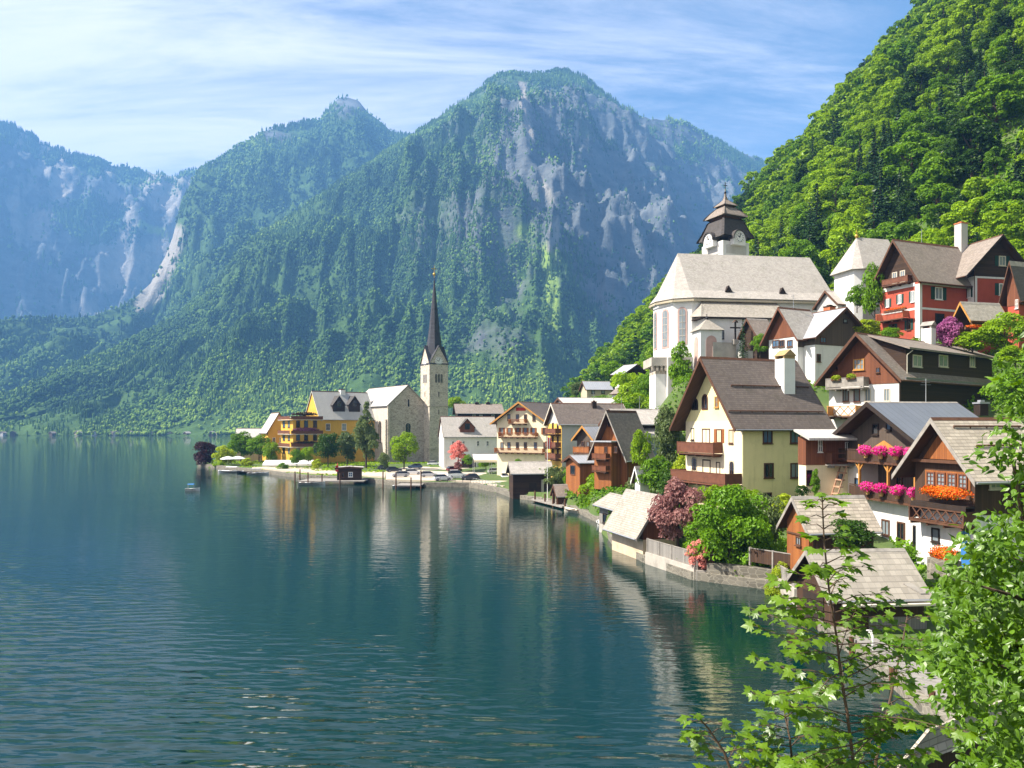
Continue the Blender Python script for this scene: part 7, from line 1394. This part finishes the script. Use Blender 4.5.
def sapling(label, Y, stem, blen, seed, lsize=.15, y0=None, dens=1.0, bstep=15):
    rg = np.random.default_rng(seed); pts = [P(px, py, Y+rg.normal()*.04) for px, py in stem]; g = pts[0]; o = empty('maple_sapling', g, 0, label, 'sapling'); L = o.location; b = MB(); n = len(pts)
    b.tube([p-L for p in pts], [.013*(1-.85*i/(n-1))+.003 for i in range(n)], 6); Cs, Ns, Ts, Ss = [], [], [], []
    def leaf(p, d, s):
        nn = Vector((rg.normal()*.35, -.28+rg.normal()*.35, 1)).normalized(); t = (d-nn*d.dot(nn)).normalized(); t = (t+Vector((0, 0, -.15))).normalized(); nn = (nn-t*nn.dot(t)).normalized(); Cs.append(p-L); Ns.append(nn); Ts.append(t); Ss.append(s)
    sy = [p[1] for p in stem][::-1]; sx = [p[0] for p in stem][::-1]; py = sy[0]+8; k = 0
    for a in np.linspace(0, 6.28, 5)[:-1]: leaf(pts[-1], Vector((math.cos(a), math.sin(a)*.7, .15)), lsize*.7)
    while py < sy[-1]:
        px = np.interp(py, sy, sx); bl = np.interp(py, [q[0] for q in blen], [q[1] for q in blen])*Y/F
        for sgn in (-1, 1):
            if rg.uniform() > .93*dens: continue
            an = rg.uniform(-.9, .9)+(0 if k % 2 else 1.2*sgn*.3); d = Vector((sgn*math.cos(an), math.sin(an), rg.uniform(.05, .4))).normalized(); p0 = P(px, py, Y); ln = bl*rg.uniform(.6, 1.15); nn = max(1, int(ln/(lsize*.62)))
            p1 = p0+d*ln*.5+Vector((0, 0, .02)); p2 = p0+d*ln+Vector((0, 0, -.04*ln)); b.tube([p0-L, p1-L, p2-L], [.006, .004, .002], 4)
            for i in range(1, nn+1):
                q = i/nn; pb = p0.lerp(p2, q); s = lsize*rg.uniform(.7, 1.15)*(.75+.25*q)
                for s2 in ((-1, 1) if i < nn else (-1, 0, 1)):
                    dd = (d+Vector((-d.y, d.x, 0))*s2*rg.uniform(.7, 1.3)+Vector((0, 0, rg.uniform(-.1, .3)))).normalized(); pe = pb+dd*lsize*.42; b.cyl(pb-L, pe-L, .0022, .0015, 3, cap=False); leaf(pe, dd, s)
        py += bstep*rg.uniform(.7, 1.2); k += 1
    b.build('stem', [STEM], o, fix=False); V, Fc = leaf_blades(np.array(Cs), np.array(Ns), np.array(Ts), np.array(Ss), MAPLE); npmesh('leaves', V, Fc, F_MAPLE, o)
sapling('tall thin maple sapling in the foreground, the tallest of three', 6.0, [(866, 900), (860, 820), (854, 768), (847, 712), (842, 684), (837, 640), (829, 590), (824, 540), (822, 494)], [(494, 8), (540, 20), (590, 46), (640, 78), (700, 92), (900, 104)], 3, .12, bstep=10)
sapling('small maple sapling at the lower edge left of the tall sapling', 6.2, [(752, 860), (738, 790), (724, 752), (708, 728), (697, 716)], [(716, 12), (760, 34), (860, 60)], 8, .12, dens=1.1, bstep=11)
sapling('thin maple sapling between the tall sapling and the leafy creeper', 7.0, [(868, 860), (876, 760), (890, 700), (903, 640), (908, 612)], [(612, 16), (660, 24), (720, 30), (860, 40)], 15, .12, dens=.75, bstep=20)
sapling('low maple sapling crowding the foot of the tall sapling', 6.6, [(800, 900), (796, 800), (790, 740), (782, 700)], [(700, 20), (760, 50), (900, 80)], 21, .118, bstep=11)
OVATE = [(0, -.02), (.16, .08), (.26, .26), (.22, .5), (.1, .78), (0, 1.0), (-.1, .78), (-.22, .5), (-.26, .26), (-.16, .08)]
CREEP = [(1150,470),(1060,455),(1024,478),(1000,486),(985,505),(966,520),(948,545),(930,560),(925,590),(922,625),(928,670),(936,700),(946,740),(950,800),(960,900),(1150,900)]
def creeper():
    rg = np.random.default_rng(9); o = empty('creeper_tree', P(1010, 860, 9.0), 0, 'big leafy creeper-covered tree filling the lower right corner close to the eye', 'tree'); L = np.array(o.location); cl = []
    poly = [(p[0], p[1]) for p in CREEP]
    while len(cl) < 250:
        px, py, Y = rg.uniform(920, 1130), rg.uniform(470, 880), rg.uniform(7.6, 10.2)
        if not inside(np.array([px]), np.array([py]), poly)[0]: continue
        p = P(px, py, Y); cl.append((p.x+.16, p.y, p.z-.12, rg.uniform(.16, .34)))
    for (px, py, r) in ((1000, 440, .2), (1016, 452, .25), (985, 452, .15), (1020, 425, .2), (970, 462, .10), (1012, 400, .16), (1022, 370, .18), (1005, 415, .12), (1022, 395, .2), (1000, 362, .1), (1035, 350, .25), (1040, 440, .3), (1008, 470, .2), (995, 385, .08)):
        p = P(px, py, 8.3); cl.append((p.x, p.y, p.z, r))
    cl = np.array(cl); n = 14000; idx = rg.choice(len(cl), n, p=cl[:, 3]**2/(cl[:, 3]**2).sum()); D = rg.normal(size=(n, 3)); D /= np.linalg.norm(D, axis=1, keepdims=True); D[:, 1] = -np.abs(D[:, 1])*np.where(rg.uniform(0, 1, n) < .8, 1, -1)
    C = cl[idx, :3]+D*(cl[idx, 3]*rg.uniform(.6, 1.1, n))[:, None]-L; N_ = D*.6+rg.normal(size=(n, 3))*.4+np.array([-.15, -.3, .55]); N_ /= np.linalg.norm(N_, axis=1, keepdims=True)
    T = rg.normal(size=(n, 3))*.7+np.array([-.3, -.2, -.55]); T -= (T*N_).sum(1, keepdims=True)*N_; T /= np.linalg.norm(T, axis=1, keepdims=True)
    V, Fc = leaf_blades(C, N_, T, rg.uniform(.07, .135, n), OVATE, .3); npmesh('leaves', V, Fc, F_CREEP, o)
    b = MB(); b.tube([(0.5, .3, -3), (.45, .3, -.5), (.5, .2, 1.5), (.3, .1, 3.6)], [.16, .14, .11, .05], 8)
    for c in cl[::6]: q = Vector(c[:3])-Vector(L); b.tube([(.45, .25, min(q.z-.3, 3.2)), (q.x*.6+.2, q.y*.6, q.z-.12), tuple(q)], [.035, .02, .006], 5)
    b.build('trunk', [BARK], o, fix=False)
creeper()
